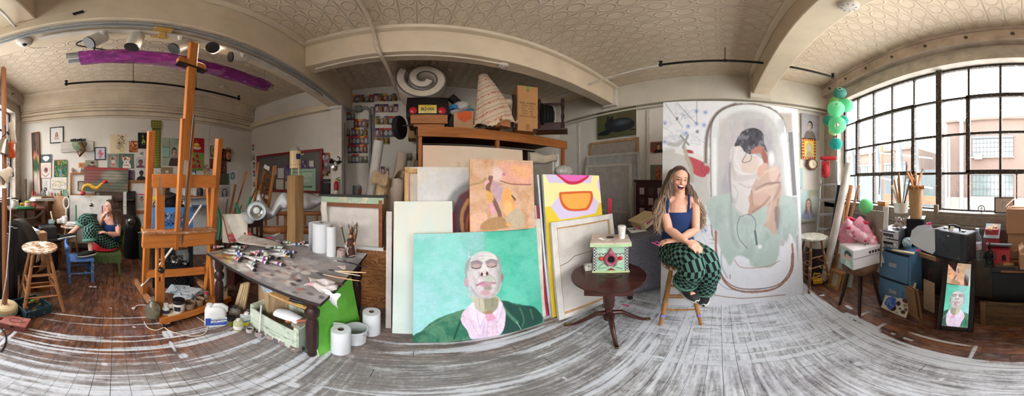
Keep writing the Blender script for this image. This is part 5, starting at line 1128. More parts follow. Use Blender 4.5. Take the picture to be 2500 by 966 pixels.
for k,(z,n,cols,lab)in enumerate(((.29,40,['#a84a5c','#c9c9c4','#3a3a40','#7d2f3a'],'heap of paint bottles in the second black crate'),(.83,30,['#d83a7c','#3f7fa8','#c9c4b8','#4a4a52'],'heap of colourful bottles in the blue crate'))):
 b=MB();rs=RR_(k)
 for i in range(n):q=V((rs.uniform(-.2,.2),rs.uniform(-.13,.13),.03+rs.uniform(0,.1)));b.tube([q,q+V((rs.uniform(-.06,.06),rs.uniform(-.06,.06),rs.uniform(-.01,.05)))],.018,7)
 o=b.bd('paint_bottles',qs(cols[1],[cols[0],cols[2],cols[3]],.35,12),M=TR((cc.x,cc.y,z),rzc));o['kind']='stuff';tag(o,lab,'bottles')
t=tg_('black_bag','black leather bag with buckled straps on top of the blue crate','bag',(cc.x,cc.y,.86),rzc);LB=qp('#17161a',.35,var=.3,bmp=.4)
b=MB();b.sph((-.03,0,.27),(.16,.1,.13),18,rot=(0,.2,0));b.sph((-.17,.02,.21),(.08,.08,.10),12);b.sph((.10,-.02,.22),(.08,.08,.07),12);b.bd('body',LB,t);MB().tube([(-.14,-.08,.22),(-.08,-.12,.33),(.03,-.11,.37),(.10,-.08,.28)],.012,6).bd('strap',LB,t)
t=tg_('paper_roll','white paper roll lying beside the black bag in the blue crate','paper roll',(cc.x,cc.y,.86),rzc);MB().lt([(.02,-.05),(.065,-.05),(.065,.05),(.02,.05),(.02,-.05)],22,M=TN((.17,-.03,.225))@RX).bd('roll',qp('#d9d7d2',.8),t)
q=PD(408,472,2.75);tag(MB().box((0,0,-.03),(.4,.26,.05)).bd('yellow_tray',qp('#d0b83a',.5),M=TR((q.x,q.y,zat(478,2.75)),fc_(q)),bevel=.01),'yellow tray behind the black bag','tray')
q=PD(470,660,2.3);b=MB();rs=RR_(5)
for k in range(9):b.box((rs.uniform(-.1,.1),rs.uniform(-.06,.06),.02+.018*k),(.22,.16,.008),(rs.uniform(-.2,.2),rs.uniform(-.2,.2),rs.uniform(0,3)))
tag(b.bd('plastic_packets',qs('#b9bfc4',['#3f8a8a','#e6e6e8','#6d7074'],.25,10),M=TR((PD(455,670,1.98).x,PD(455,670,1.98).y,.02),.2)),'clear and teal plastic packets on the floor under the easel rail','packets')
q=PD(470,475,3.3);zt=zat(478,3.3)
t=tg_('side_shelf','low white shelf unit with jars behind the easel mast','shelf',(q.x-.1,q.y,0),fc_(q));MB().box((.05,0,zt-.012),(.75,.25,.025)).bd('top',qw('#a0643c','#6d3f22','x'),t);MB().box((.05,.1,zt/2-.03),(.75,.02,zt-.06)).bd('back_panel',qp('#c9c7c2',.6),t);MB().box((.05,-.03,zt-.18),(.7,.2,.006)).bd('blue_edge',qp('#3f6fb0',.5),t)
for x_ in(-.3,.4):MB().box((x_,0,zt/2-.02),(.02,.24,zt-.04)).bd('side_panel',qp('#c9c7c2',.6),t)
for dx,r,h,c,lab in((-.12,.05,.11,'#d5d3cf','white crumpled cloth on the low shelf behind the mast'),(.04,.035,.10,'#b9b6ae','grey jar on the low shelf'),(.12,.06,.16,'#2d2d36','dark plastic bag on the low shelf'),(.24,.05,.13,'#8c5a3c','brown jar at the right of the low shelf')):
 p=V((q.x-.1,q.y,zt))+RO(fc_(q),3,'Z')@V((dx+.05,-.02,0));tag(MB().lt([(0,0),(r*.9,0),(r,h*.3),(r*.95,h*.7),(r*.5,h*.95),(0,h)],16).bd('container',qp(c,.4,bmp=.2),M=TR(p)),lab,'container')
TZ=.722
def T(px,py):return G(px,py,TZ+.002)
x0,x1,y0,y1=-1.54,-.44,.80,1.66
t=tg_('palette_table','paint-encrusted palette table with dark turned legs','table',(0,0,0));DW=qw('#3a2320','#201312','z',14,.4)
a=Art(U,150,120,'#979594')
a.bl_(['#b5b5b6','#7d7b7c','#a59d9a'],22,3,.48,.62,.8)
mk=lambda cols,n,seed,X0,X1,Ya,Yb,sz:[a.ell(r.uniform(X0,X1),r.uniform(Ya,Yb),r.uniform(*sz),r.uniform(*sz)*.7,r.choice(cols),rot=r.uniform(-.5,.5),a=r.uniform(.6,1),wob=1.5)for r in[RR_(seed)]for k in range(n)]
mk(['#8a7350','#6d5638','#a08a5c','#4a3f30'],60,1,2,38,62,98,(1.5,4));mk(['#c9a03c','#d8b84a','#b5502f','#e0c878','#c24a3a'],26,2,8,30,74,97,(1.2,3));mk(['#b5444a','#8f4a6a','#5a4a7a','#d0707a','#3f4a70'],40,3,18,55,42,66,(1,3));mk(['#c4bcb6','#a9a3a0','#d3cfc8','#b0a2a2','#8f8888'],90,4,26,80,45,98,(2,5.5));mk(['#3f3c3e','#5a5a60','#7a4a44','#b9746a'],40,5,45,99,55,98,(1,3))
MT=TN(((x0+x1)/2,y0,TZ-.012))@RO(-PI/2,4,'X')
tp=cv_('tabletop',None,None,a,x1-x0,y1-y0,.024,MT,parent=t,side='#2c2522',bmp=.8)
for y_ in(y0+.14,y1-.06):MB().box(((x0+x1)/2,y_,TZ-.065),(x1-x0-.2,.03,.08)).bd('apron',DW,t)
for lx,ly in((x0+.1,y0+.07),(x1-.13,y0+.14),(x0+.1,y1-.08),(x1-.07,y1-.08)):
 MB().lt([(0,0),(.022,0),(.03,.03),(.022,.07),(.036,.11),(.04,.36),(.036,.42),(.024,.45),(.044,.48),(.046,.52),(.026,.55),(.04,.58),(.04,TZ-.03),(0,TZ-.03)],14,c=(lx,ly,0)).bd('leg',DW,t)
WT=qp('#d6d6d4',.35)
def tube(col,L,label,group):
 t=tg_('paint_tube',label,'paint tube',group=group)
 def f(u,v):a=2*PI*v;k=min(1,u*1.6);return V((.016*(1.0+.5*(1-k))*Cs(a),L*u,.0145+.0145*k*Sn(a)+.004*Sn(9*u+3)*(1-k)))
 MB().surf(f,8,12,cv=True).bd('body',WT,t);MB().surf(lambda u,v:f(.66+.2*u,v)*1.0+V((.0006*Cs(2*PI*v),0,.0006*Sn(2*PI*v))),3,12,cv=True).bd('colour_band',qp(col,.4),t)
 MB().cyl((0,L-.001,.0145),(0,L+.006,.0145),.0155,.009).cyl((0,L+.004,.0145),(0,L+.022,.0145),.009,.0075).bd('cap',qp('#26262b',.4),t);return t
GT='paint tubes heaped on the palette table';LT='white metal paint tube in the heap at the table left end'
protos=[tube(c,L,LT,GT)for c,L in(('#c9364a',.11),('#3a5a9c',.13),('#4a8a6a',.10),('#8a4a8c',.12),('#d09a3c',.12),('#b9b9b9',.14))]
rs=RR_(12);used=set();zc={}
spots=[(545,603),(556,612),(566,608),(580,622),(590,628),(600,632),(570,628),(556,625),(612,640),(622,634),(632,626),(644,620),(655,614),(668,610),(680,606),(610,622),(640,632),(655,628),(670,622),(684,616),(695,612),(660,640),(672,632),(598,618),(586,612),(700,600),(690,592),(676,588),(664,582),(712,596),(730,592),(738,598),(650,640),(628,645),(548,617),(605,645),(618,626),(690,622)]
for i,(px,py)in enumerate(spots):
 p=T(px,py);key=(round(p.x*9),round(p.y*9));z=zc.get(key,0);zc[key]=z+.022
 M=TR((p.x,p.y,TZ+.001+min(z,.05)),rs.uniform(-2.2,-.6)if i%4 else rs.uniform(0,6.28))
 if i<6:protos[i].matrix_basis=M
 else:dup(protos[i%6],M)
for i,(q0,hw,dd,lab,c)in enumerate((((618,600),.16,.11,'upper curved sheet of the two disposable palettes on the tubes','#c9c0b4'),((655,604),.14,.09,'lower oval disposable palette sheet on the tubes','#bfb6aa'))):
 p=T(*q0);tag(MB().surf(lambda u,v:V((hw*(2*u-1),dd*(2*v-1)*math.sqrt(max(.05,1-.8*(2*u-1)**4)),.055+.035*Sn(3*u+1)*(v-.2)-.01*i)),14,8).bd('palette_sheet',qs(c,['#a89a8c','#d9d2c8'],.6,9),M=TR(p,.35+.1*i),sd_=.002),lab,'palette')
p=T(655,590);tag(MB().sph((0,0,.05),(.03,.02,.008),8).box((.03,0,.05),(.05,.015,.004),(0,0,.5)).bd('pink_clip',qp('#e0407a',.5),M=TR(p)),'bright pink clip on the palette sheets','clip')
p=T(606,588);b=MB();rs=RR_(3);[b.sph((rs.uniform(-.05,.05),rs.uniform(-.03,.03),.075+rs.uniform(0,.02)),.016,8)for k in range(12)];tag(b.bd('fabric_flowers',qs('#b8404c',['#e0c8c0','#4a6a3c'],.8,40),M=TR(p)),'cluster of red and white fabric flowers on the upper palette sheet','flowers')
PW=qp('#d5d7da',.85,var=.04)
def roll(label,c,r,h,core=.02,tail=0,M=None):
 t=tg_('paper_towel_roll' if r<.12 else'paper_roll',label,'paper roll',c);MB().lt([(core,0),(r*.98,0),(r,.004),(r,h-.006),(r*.97,h),(core,h),(core,h-.03)],36).bd('paper',PW,t);MB().lt([(core*1.02,h*.2),(core*1.02,h+.001),(core*.85,h+.001),(core*.85,h*.2)],20).bd('core',qp('#6b5c50',.8),t)
 if tail:MB().surf(lambda u,v:V(((r+.004+.03*u*u)*Cs(tail+1.3*u),(r+.004+.03*u*u)*Sn(tail+1.3*u),h*v)),14,3).bd('loose_end',PW,t,sd_=.0015)
 return t
p=T(785,617);p=p*(1+.07/hd(p));roll('large white paper towel roll with loose end on the table',(p.x,p.y,TZ),.085,zat(543,hd(p))-TZ,tail=2.4)
p=T(809,626);p=p*(1+.035/hd(p));roll('slim white paper towel roll on the table',(p.x,p.y,TZ),.043,zat(552,hd(p))-TZ,.017)
p=T(856,626);p=p*(1+.04/hd(p));t=tg_('brush_holder','robed figure statuette standing before a can of paint brushes on the table','statuette',(p.x,p.y,TZ),fc_(p))
MB().lt([(0,0),(.05,0),(.052,.10),(.048,.10),(.046,.01),(0,.01)],18,c=(0,.03,0)).bd('can',qp('#cbcac4',.4),t)
MB().lt([(0,0),(.04,0),(.042,.02),(.032,.09),(.034,.14),(.03,.165),(.014,.175),(0,.175)],18,c=(0,-.03,0),sq=(1,.75)).bd('robe',qp('#4a2c25',.5),t)
for nm_,c_,r_ in(('face',(0,-.032,.195),(.016,.016,.021)),('hand',(-.033,-.045,.135),(.012,.012,.02)),('hand',(.033,-.045,.13),(.014,.012,.016))):MB().sph(c_,r_,12).bd(nm_,qp('#b88a70',.5),t);MB().sph((0,-.026,.204),(.018,.018,.016),10).bd('hair',qp('#4a2f22'),t)
MB().tube([(-.02,-.056,.10),(-.03,-.06,.06),(-.022,-.058,.03)],.005,6).tube([(-.034,-.03,.1),(0,-.055,.1),(.034,-.03,.1)],.004,6).bd('rope_belt',qp('#cfc6b4'),t)
rs=RR_(6)
for k in range(15):
 a_=rs.uniform(0,6.28);o=V((.03*Cs(a_),.03+.03*Sn(a_),.02));d=V((rs.uniform(-.28,.28),rs.uniform(-.15,.2),1)).normalized();L=rs.uniform(.16,.27)
 br=MB().tube([o,o+d*L*.6,o+d*L],[.003,.004,.005],6).bd('brush',qp(['#b0703c','#3a3430','#7d2f2a','#c9b48c','#33503f'][k%5],.5),t);MB().tube([o+d*L,o+d*(L+.02),o+d*(L+.045)],[.006,.009,.002],7).bd('bristles',qp(['#8a8478','#5a5148','#c2b8a4','#6d6f76'][k%4],.9),br)
p=T(833,627);t=tg_('glass_jar','small open jar smeared with green and pink paint, left of the statuette','jar',p);MB().lt([(0,0),(.034,0),(.037,.01),(.037,.05),(.032,.06),(.034,.075),(.029,.075),(.028,.02),(0,.015)],20).bd('body',qs('#a58f88',['#4a8a78','#c9a0a0','#7d5a50'],.3,22),t)
def brush(px0,py0,px1,py1,r,c,lab,tip='#3a3638',dz=.012):
 A,B=T(px0,py0)+V((0,0,dz)),T(px1,py1)+V((0,0,dz));t=tg_('paint_brush',lab,'paint brush',(0,0,0));MB().tube([A.lerp(B,.3),A.lerp(B,.6),B],[r*.8,r,r*.5],8).bd('handle',qp(c,.4),t)
 MB().tube([A.lerp(B,.18),A.lerp(B,.3)],r*.9,8).bd('ferrule',qm('#8f8a86',.35),t);MB().tube([A,A.lerp(B,.1),A.lerp(B,.19)],[.001,r*1.2,r*.9],8).bd('bristles',qp(tip,.8),t)
brush(770,668,878,689,.005,'#cf9a6a','long tan brush pointing off the table over the green board');brush(800,664,894,671,.006,'#d9b483','pale-handled brush with black head on the table',dz=.02);brush(800,660,880,675,.004,'#d8c8a8','thin pale brush under the pale-handled one',dz=.008)
brush(836,642,897,662,.006,'#1e1c1f','black brush crossing the front of the table edge','#5a3a34',.03);brush(806,638,866,650,.006,'#2c2a30','dark brush lying behind the black brush','#8a7a80',.02);brush(845,632,870,626,.005,'#b9bcc0','short grey brush by the statuette',dz=.015)
A,B=T(806,693),T(840,698);tag(MB().tube([A+V((0,0,.012)),A.lerp(B,.6)+V((0,0,.012)),B+V((0,0,.01))],[.008,.011,.006],8,flat=.6).bd('palette_knife',qp('#5a2c28',.4)),'dark red-brown palette knife handle beside the stained rag','palette knife')
p=T(838,655);tag(MB().surf(lambda u,v:V((.07*(u-.5)*(1.2-v),.05*(v-.5),.015+.006*Sn(7*u))),6,5).bd('paper_cup',qs('#cfc2bc',['#c22f34'],.5,12),M=TR(p,-.3),sd_=.003),'scrap of white paper stained red among the brushes','paper')
c=T(785,700)
def rag(u,v):return V((.17*(u-.5)+.02*Sn(5*v),.12*(v-.5)+.014*Sn(6*u),.022+.02*fold(u,v)))
fold=lambda u,v:Sn(7*u+3*v)*.5+Sn(11*v-4*u)*.4
t=tg_('paint_rag','crumpled stained paper towel hanging over the table corner','rag',c,.1);MB().surf(rag,22,18).bd('crumple',qs('#cfc8c6',['#9a8488','#c48a9c','#a89c9a'],.9,12,.55,.68),t,sd_=.002)
MB().surf(lambda u,v:V((.03+.10*u+.012*Sn(6*v),-.055-.028*u,.02-.12*u*v*v+.01*Sn(8*u))),12,8).bd('hanging_tail',PW,t,sd_=.002)
def ubox(name,lab,cat,px,py,w_,d_,h,mat,rz,bev=.004,z=0):p=G(px,py);p=p*(1+d_*.5/hd(p));return tag(MB().box((0,0,h/2),(w_,d_,h)).bd(name,mat,M=TR((p.x,p.y,z),rz),bevel=bev),lab,cat)
CRW=qs('#b9c4b2',['#d3d8ca','#8fa08c'],.6,14);A,B=G(618,800),G(726,858);A=G(612,795);d_=B-A;rz=math.atan2(d_.y,d_.x);L=d_.length
t=tg_('slatted_crate','pale green slatted wooden crate under the palette table','crate',(A.x,A.y,0),rz);dep=.26
for s in(0,dep):
 for z,h in((.07,.11),(.195,.12)):MB().box((L/2,s,z),(L,.014,h)).bd('slat',CRW,t,bevel=.003)
for x in(0,L):
 MB().box((x,dep/2,.15),(.016,dep,.27)).bd('end_panel',CRW,t,bevel=.003)
 MB().box((x+(.02 if x==0 else-.02),.02,.15),(.03,.03,.28)).bd('corner_post',CRW,t)
MB().box((L/2,dep/2,.012),(L,dep,.016)).bd('base',CRW,t)
Mc=TR((A.x,A.y,0),rz)
tag(MB().tube([(0,0,0),(.09,.02,.02),(.19,.05,.0)],[.05,.06,.045],14,flat=.7).bd('white_bottle',qp('#d9dadb',.4),M=Mc@TR((L*.42,.1,.26),-.15)),'white plastic bottle lying in the slatted crate','bottle')
tag(MB().cyl((0,0,0),(.16,.06,.05),.014).bd('wooden_tool',qp('#9a5a3a',.5),M=Mc@TR((L*.68,.06,.25),.1)),'brown wooden handle sticking out of the slatted crate','handle tool');tag(MB().lt([(0,0),(.05,0),(.05,.1),(.042,.105),(0,.1)],16).bd('tin_can',qp('#a89a88',.4),M=Mc@TR((L*.84,.1,.15))),'open grey tin in the slatted crate','tin')
tag(MB().box((0,0,0),(L*1.02,.16,.02)).box((0,.1,.02),(L*1.0,.02,.05)).bd('pine_board',PINE,M=Mc@TR((L*.62,.19,.42),.06)),'pine board resting above the slatted crate','board')
tag(MB().prism([(-.06,0),(.06,0),(.05,.10),(.032,.10),(.036,.02),(-.036,.02),(-.03,.10),(-.05,.10)],-.03,.03,'y').bd('yellow_stand',qp('#dcc02c',.5),M=Mc@TR((L*.9,.16,.432),.2)),'yellow plastic holder on the pine board','holder');tag(MB().tube([(0,0,0),(.07,0,0),(.10,0,0),(.12,0,.0)],[.016,.018,.02,.026],12).bd('flashlight',qp('#1b1c20',.3),M=Mc@TR((L*.68,.1,.47),.2)),'black flashlight lying by the yellow holder','flashlight')
b=MB()
for k,(px,c)in enumerate(((575,0),(582,0),(588,0),(594,0))):tag(MB().box((0,0,.19),(.035,.028,.38)).bd('stretcher_bar',PALE,M=TN(V((G(px,772).x*1.08,G(px,772).y*1.08,0)))@RO(.3,4,'Z')@RO(.22-.03*k,4,'Y'),bevel=.002),'pale pine stretcher bar number %s from the left under the table'%['one','two','three','four'][k],'stretcher bar','pine stretcher bars under the table')
for k,(px,h)in enumerate(((543,.21),(550,.2))):p=G(px,742);tag(MB().box((0,0,h/2),(.06,.16,h)).bd('wood_block',qw('#a58a68','#7a6246','z'),M=TR((p.x*1.03,p.y*1.03,0),.9),bevel=.003),('first old wood block beside the table left leg','second old wood block beside the table left leg')[k],'block')
p=G(550,705);tag(MB().box((0,0,.12),(.4,.25,.24)).bd('brown_case',qp('#4a2420',.5),M=TR((p.x*1.12,p.y*1.12,0),.5),bevel=.01),'dark red-brown case in the shade behind the table left leg','case')
b=MB();[b.box((.01*k,0,.006+.012*k),(.3,.22,.01),(0,0,.15*k))for k in range(4)];p=G(640,700,.45);tag(b.bd('magazines',qs('#b9c2cc',['#a83a48','#e3e5e8','#39424c'],.35,10),M=TR((p.x,p.y+.12,.44),-.5,.0)),'magazines and papers stacked on the pine boards under the table','magazines');p2=p
tag(MB().box((0,0,.22),(.3,.2,.43)).bd('stretcher_bundle',qw('#c4a884','#8a6f50','z',30),M=TR((p.x,p.y+.14,0),-.5),bevel=.003),'bundle of pine stretchers holding up the magazines','bundle')
def bott(label,px,py,prof,mat,parts=(),name='bottle',cat='bottle',n=18):
 p=G(px,py);r=max(q[0]for q in prof);p=p*(1+r/hd(p));t=tg_(name,label,cat,(p.x,p.y,0));MB().lt(prof,n).bd('body',mat,t)
 for nm,pr,mt in parts:MB().lt(pr,n).bd(nm,mt,t)
 return t
CL=qp('#d8dccb',.1,trans=.8,var=.03)
bott('clear squarish bottle of pale yellow medium with white cap and label',582,810,[(0,0),(.036,0),(.039,.006),(.039,.105),(.03,.12),(0,.122)],qp('#cfcf9a',.2,trans=.35,var=.05),(('cap',[(0,.12),(.015,.12),(.016,.145),(0,.147)],qp('#d9d9d4',.4)),('label_band',[(.0394,.03),(.0394,.07)],qs('#d9d9d4',['#b8453a'],.5,26,.62,.66))))
bott('squat glass jar with black lid and yellow-green oil',563,797,[(0,0),(.036,0),(.038,.01),(.038,.07),(0,.072)],qp('#7d7f38',.15,trans=.4,var=.05),(('lid',[(0,.07),(.039,.07),(.039,.1),(0,.102)],qp('#1c1b1c',.4)),),'jar','jar')
bott('dusty clear flask with dark stopper behind the oil jar',574,778,[(0,0),(.05,0),(.055,.04),(.045,.09),(.02,.11),(.02,.12),(0,.12)],qp('#9c968a',.3,trans=.3),(('stopper',[(0,.118),(.02,.118),(.022,.14),(0,.142)],qp('#4a484c',.5)),),'flask','flask')
p=G(602,800);p=p*1.03;t=tg_('tin_can','rectangular tin of solvent with yellow and blue label and white cap','tin',(p.x,p.y,0),fc_(p)+.5);MB().box((0,0,.075),(.09,.055,.15)).bd('body',qp('#c9cdc8',.35,.3),t,bevel=.006);MB().box((0,0,.045),(.0915,.0565,.05)).bd('yellow_band',qp('#d9c02e',.4),t);MB().box((0,0,.08),(.0915,.0565,.018)).bd('blue_band',qp('#3f86b4',.4),t);MB().lt([(0,.15),(.018,.15),(.018,.175),(0,.177)],14).bd('cap',qp('#dadad6',.4),t)
for i,(px,py,r,h,c,lab)in enumerate(((610,814,.03,.05,'#a9a29c','small grey open paint pot nearest the yellow medium bottle'),(616,800,.03,.055,'#7d7672','dark grey pot behind the nearest grey pot'),(633,824,.034,.06,'#8f8482','grey pot holding a tall white brush'),(661,830,.032,.05,'#9a8a84','brownish pot right of the brush pot'),(678,838,.032,.05,'#5f5a66','dark violet-stained pot in the row before the crate'),(694,846,.034,.052,'#8a7478','pink-stained pot in the row before the crate'),(712,842,.036,.058,'#8d8578','tall lidded clay pot before the crate right end'),(724,862,.042,.06,'#7d7068','large caked pot near the brown board'),(767,868,.036,.05,'#8f8a88','grey pot with green brushes beside the green board'))):
 bott(lab,px,py,[(0,0),(r*.9,0),(r,h*.2),(r,h*.7),(r*.86,h*.85),(r*.9,h),(r*.78,h),(r*.74,h*.5),(0,h*.45)],qs(c,['#c2b8b0','#5a5250','#8a5a5c'],.6,40),(('paint',[(0,h*.62),(r*.76,h*.6)],qp(['#3a3434','#4a4340','#8a7a78','#5a342c','#2c2a34'][i%5],.3)),),'paint_pot','pot',16)
for px,py,c,lab,rr,n in((633,826,'#d3d0c8','tall white-handled brush standing in a grey pot',.008,1),(765,866,'#5a7a3c','green brush handle in the pot beside the green board',.004,1),(769,866,'#3c4a34','dark green brush handle in the pot beside the green board',.004,2)):
 p=G(px,py)*1.03;o=V((p.x,p.y,.03));e=PD(638 if rr>.005 else 766+3*n,745 if rr>.005 else 795,hd(p));tag(MB().tube([o,o.lerp(e,.5),e],[rr,rr,rr*.7],8).bd('paint_brush',qp(c,.4)),lab,'paint brush')
def slab(label,bl,br,tl,deg,th,mat,name='board',cat='board',art=None,side='#d9d5c8',z=0,bev=.002,group=None):
 M,w_,h_=lean(bl,br,tl,deg,z)
 if art:return cv_(name,label,cat,art,w_,h_,th,M@TN((0,th/2,0)),group,side)
 return tag(MB().box((0,th/2,h_/2),(w_,th,h_)).bd(name,mat,M=M,bevel=bev),label,cat,group)
a=Art(U,60,70,'#6fbf48');a.bl_(['#8ad05c','#5aa83a','#7cc454'],30,3,.48,.66,.5);a.grain(.08,6)
slab('bright green painted board leaning by the table right end',(780,870),(882,795),(764,735),9,.012,None,'green_board','board',a,'#b9c9a8')
slab('brown wooden board standing edge-on beside the green board',(748,862),(765,862),(736,725),4,.02,qw('#9a5f38','#6d3f22','z'),bev=.003)
slab('dark green edged thin panel beside the brown board',(743,860),(749,862),(731,728),3,.02,qs('#2a4a44',['#d8d8d0'],.5,10))
for px,py,r,y_top,lab in((832,868,.062,795,'nearest large white paper roll standing on the floor'),(907,822,.066,752,'large white paper roll behind the bucket')):
 p=G(px,py);p=p*(1+r/hd(p));roll(lab,(p.x,p.y,0),r,zat(y_top+8,hd(p)),.02,1.2 if px<850 else 0)
p=G(868,846);p=p*(1+.075/hd(p));t=tg_('bucket','white plastic bucket between the two large paper rolls','bucket',(p.x,p.y,0));hb=zat(800,hd(p));MB().lt([(0,0),(.066,0),(.07,.004),(.079,hb-.02),(.083,hb-.02),(.083,hb),(.077,hb),(.066,.01),(0,.008)],32).bd('body',qp('#d3d6d8',.35),t)
MB().tube([V((.085*Cs(a),.085*Sn(a),hb-.03-.05*Sn((a+.6)*2)))for a in ls_(-.6,.9,9)],.0025,6).bd('wire_handle',qm('#9c9fa2',.3),t)
a_=fc_(p)-PI/2-.55;MB().tube([V((.0755*Cs(a_+q),.0755*Sn(a_+q),hb*.62+.01*Sn(9*q)))for q in ls_(-.12,.12,6)],.003,5).bd('red_mark',qp('#c8342f',.4),t)
m,nt,bs=nodes('fir_plywood');v=cr_(nt,scale=(1.3,1,5));n1=nz_(nt,v,1.6,3,.5,1.4);st=mth(nt,'FRACT',mth(nt,'MULTIPLY',n1,9));nt.links.new(ramp(nt,st,[(.1,lin('#b07a4a')),(.55,lin('#9a6236')),(.85,lin('#7d4a26'))]),bs.inputs['Base Color']);bs.inputs['Roughness'].default_value=.6;PLY=m
PYB=1.78;A=PYW(800,700,PYB);B=PYW(948,700,PYB);zd=PYW(900,606,PYB).z;zt=PYW(900,480,PYB).z
tag(MB().box(((A.x+B.x)/2,PYB,zd/2),(B.x-A.x,.02,zd)).bd('plywood_sheet',PLY),'sheet of swirling fir plywood behind the table','plywood')
t=tg_('reversed_canvas','large canvas seen from behind, in a green-edged frame above the plywood','canvas',(A.x-.06,PYB,zd));W_=B.x-A.x+.02;Hh=zt-zd;TOPF=qs('#9fb59a',['#d8cdb0','#c9b49a'],.6,12)
MB().box((W_/2,.015,Hh/2),(W_-.04,.01,Hh-.04)).bd('canvas',qc('#cfc8c0'),t);MB().box((W_/2,0,Hh-.035),(W_,.05,.06)).bd('green_rail',TOPF,t);MB().box((W_/2,-.012,Hh-.085),(W_-.1,.03,.035)).box((W_-.03,-.012,Hh/2),(.035,.03,Hh-.06)).bd('inner_rail',qw('#9a5c34','#6d3a1e','x'),t);MB().box((W_/2,-.01,.012),(W_,.06,.03)).bd('bottom_rail',qp('#d3d3d0',.5),t);MB().box((W_/2,.0,Hh+.005),(W_+.06,.07,.02)).bd('black_cap',qp('#1f1d1c',.5),t)
MB().surf(lambda u,v:V((.0+.07*u,-.03-.012*Sn(9*v),Hh-.06-.36*v)),5,10).bd('loose_canvas',qc('#d5cfc4'),t,sd_=.003)
slab('narrow grey-white stretcher edge beside the plywood',(941,800),(955,801),(950,516),2,.03,qp('#bdb6b0',.6),'narrow_stretcher','canvas')
c=PD(721,500,2.02);zt=zat(428,2.02);POST=qw('#a8865a','#7d5f3a','z',10,.7);rzp=fc_(c)+.75
tag(MB().box((0,0,zt/2),(.125,.125,zt)).bd('timber_post',POST,M=TR((c.x,c.y,0),rzp),bevel=.004),'thick square timber post behind the palette table','post')
t=tg_('birdhouse','round wooden birdhouse with grey cone roof and blue window on top of the timber post','birdhouse',(c.x,c.y,zt),fc_(c));zb,zr,za=zat(411,2.02)-zt,zat(369,2.02)-zt,zat(353,2.02)-zt;r=14/F*2.02
for x,y in((-.035,-.035),(.035,-.035),(-.035,.035),(.035,.035)):MB().cyl((x,y,0),(x,y,zb+.01),.006,n=8).bd('dowel_leg',PALE,t)
b=MB();b.lt([(0,zb),(r,zb),(r,zr),(0,zr)],20);b.bd('body',qw('#dcc29a','#c2a274','z',14,.6),t,smooth=.2);MB().lt([(0,za),(r*1.04,zr-.002),(0,zr-.002)],24).bd('cone_roof',qp('#8f8a86',.6,bmp=.2),t)
MB().box((.028,-r*.86,(zb+zr)/2+.03),(.045,.02,.055),(0,0,.5)).bd('blue_window',qp('#26366a',.3),t);MB().cyl((r*.9,-.01,zr-.04),(r+.03,-.02,zr-.03),.006).bd('perch',PALE,t)
b=MB()
for k in range(7):a_=-2.6+k*.35;b.sph((r*1.0*Cs(a_),r*Sn(a_),zb+.035),.004,6)
b.bd('peg_holes',qp('#4a3826'),t)
zT=PYW(785,366,YB1-.03).z;xL,xR=PYW(630,400,YB1-.03).x,PYW(785,400,YB1-.03).x;zB=1.18;w_=xR-xL
t=tg_('notice_board','wide grey notice board in a dark red frame on the back left wall','notice board',((xL+xR)/2,YB1-.03,zB));h_=zT-zB;RF=qp('#8a2a2c',.4)
for x0_,x1_ in((-.5,.06),(.06,.5)):MB().box(((x0_+x1_)/2*w_,0,h_/2),((x1_-x0_)*w_-.008,.02,h_)).bd('grey_panel',qc('#6f6b6a',.9),t)
for x in(-w_/2,w_/2):MB().box((x,-.01,h_/2),(.05,.05,h_+.05)).bd('frame_rail',RF,t,bevel=.004)
for z in(0,h_):MB().box((0,-.01,z),(w_,.05,.05)).bd('frame_rail',RF,t,bevel=.004)
def sheet(rect,lab,base,ops=None,W='P',off=.055,name='paper_sheet',roll=0):return pic(rect,lab,base,ops,W,'sheet',name,.004,off=off,roll=roll)
t2=sheet((706,412,769,470),'pale green poster with white lettering, right half of the notice board','#a9cdb2',lambda a:a.line([(4,14),(92,12)],2,'#5a6a5c'))
tw=wsize('P',706,412,769,470,.055)
for s,sz,x,z,c_,bo in(('KEN',.115,.2,.66,'#dfe9de',.001),('bits',.115,.16,.45,'#dfe9de',.001),('ALEXANDER',.05,.16,.22,'#2a332c',.0012)):tx_(s,sz,qp(c_,.6),TN((tw[0]*x,-.004,tw[1]*z))@RX,t2,bold=bo)
rs=RR_(4)
for i,(x0_,y0_,x1_,y1_,c_,lab)in enumerate(((678,410,693,435,'#d3cfc8','white sheet at the left half middle of the notice board'),(674,438,692,466,'#dad6ce','white sheet with a dark clip under the middle sheet'),(696,442,703,461,'#cfcbc4','narrow white sheet beside the timber post'),(668,404,675,426,'#c9c6c0','narrow sheet beside the ladder rack'),(755,392,766,408,'#d8d6d2','white note with black cord right of the birdhouse'),(697,402,709,437,'#6a5a9c','purple and white picture left of the birdhouse'),(736,392,746,409,'#5a3f7a','purple picture right of the birdhouse'),(752,406,765,412,'#5f3a86','small violet ornament above the green poster'))):
 sheet((x0_,y0_,x1_,y1_),lab,c_,(lambda a:rd_(a,['#b9b4c8','#3a2f5a','#8a7ab0'],10,i,(8,20)))if i in(5,6,7)else None)
kinds=[]
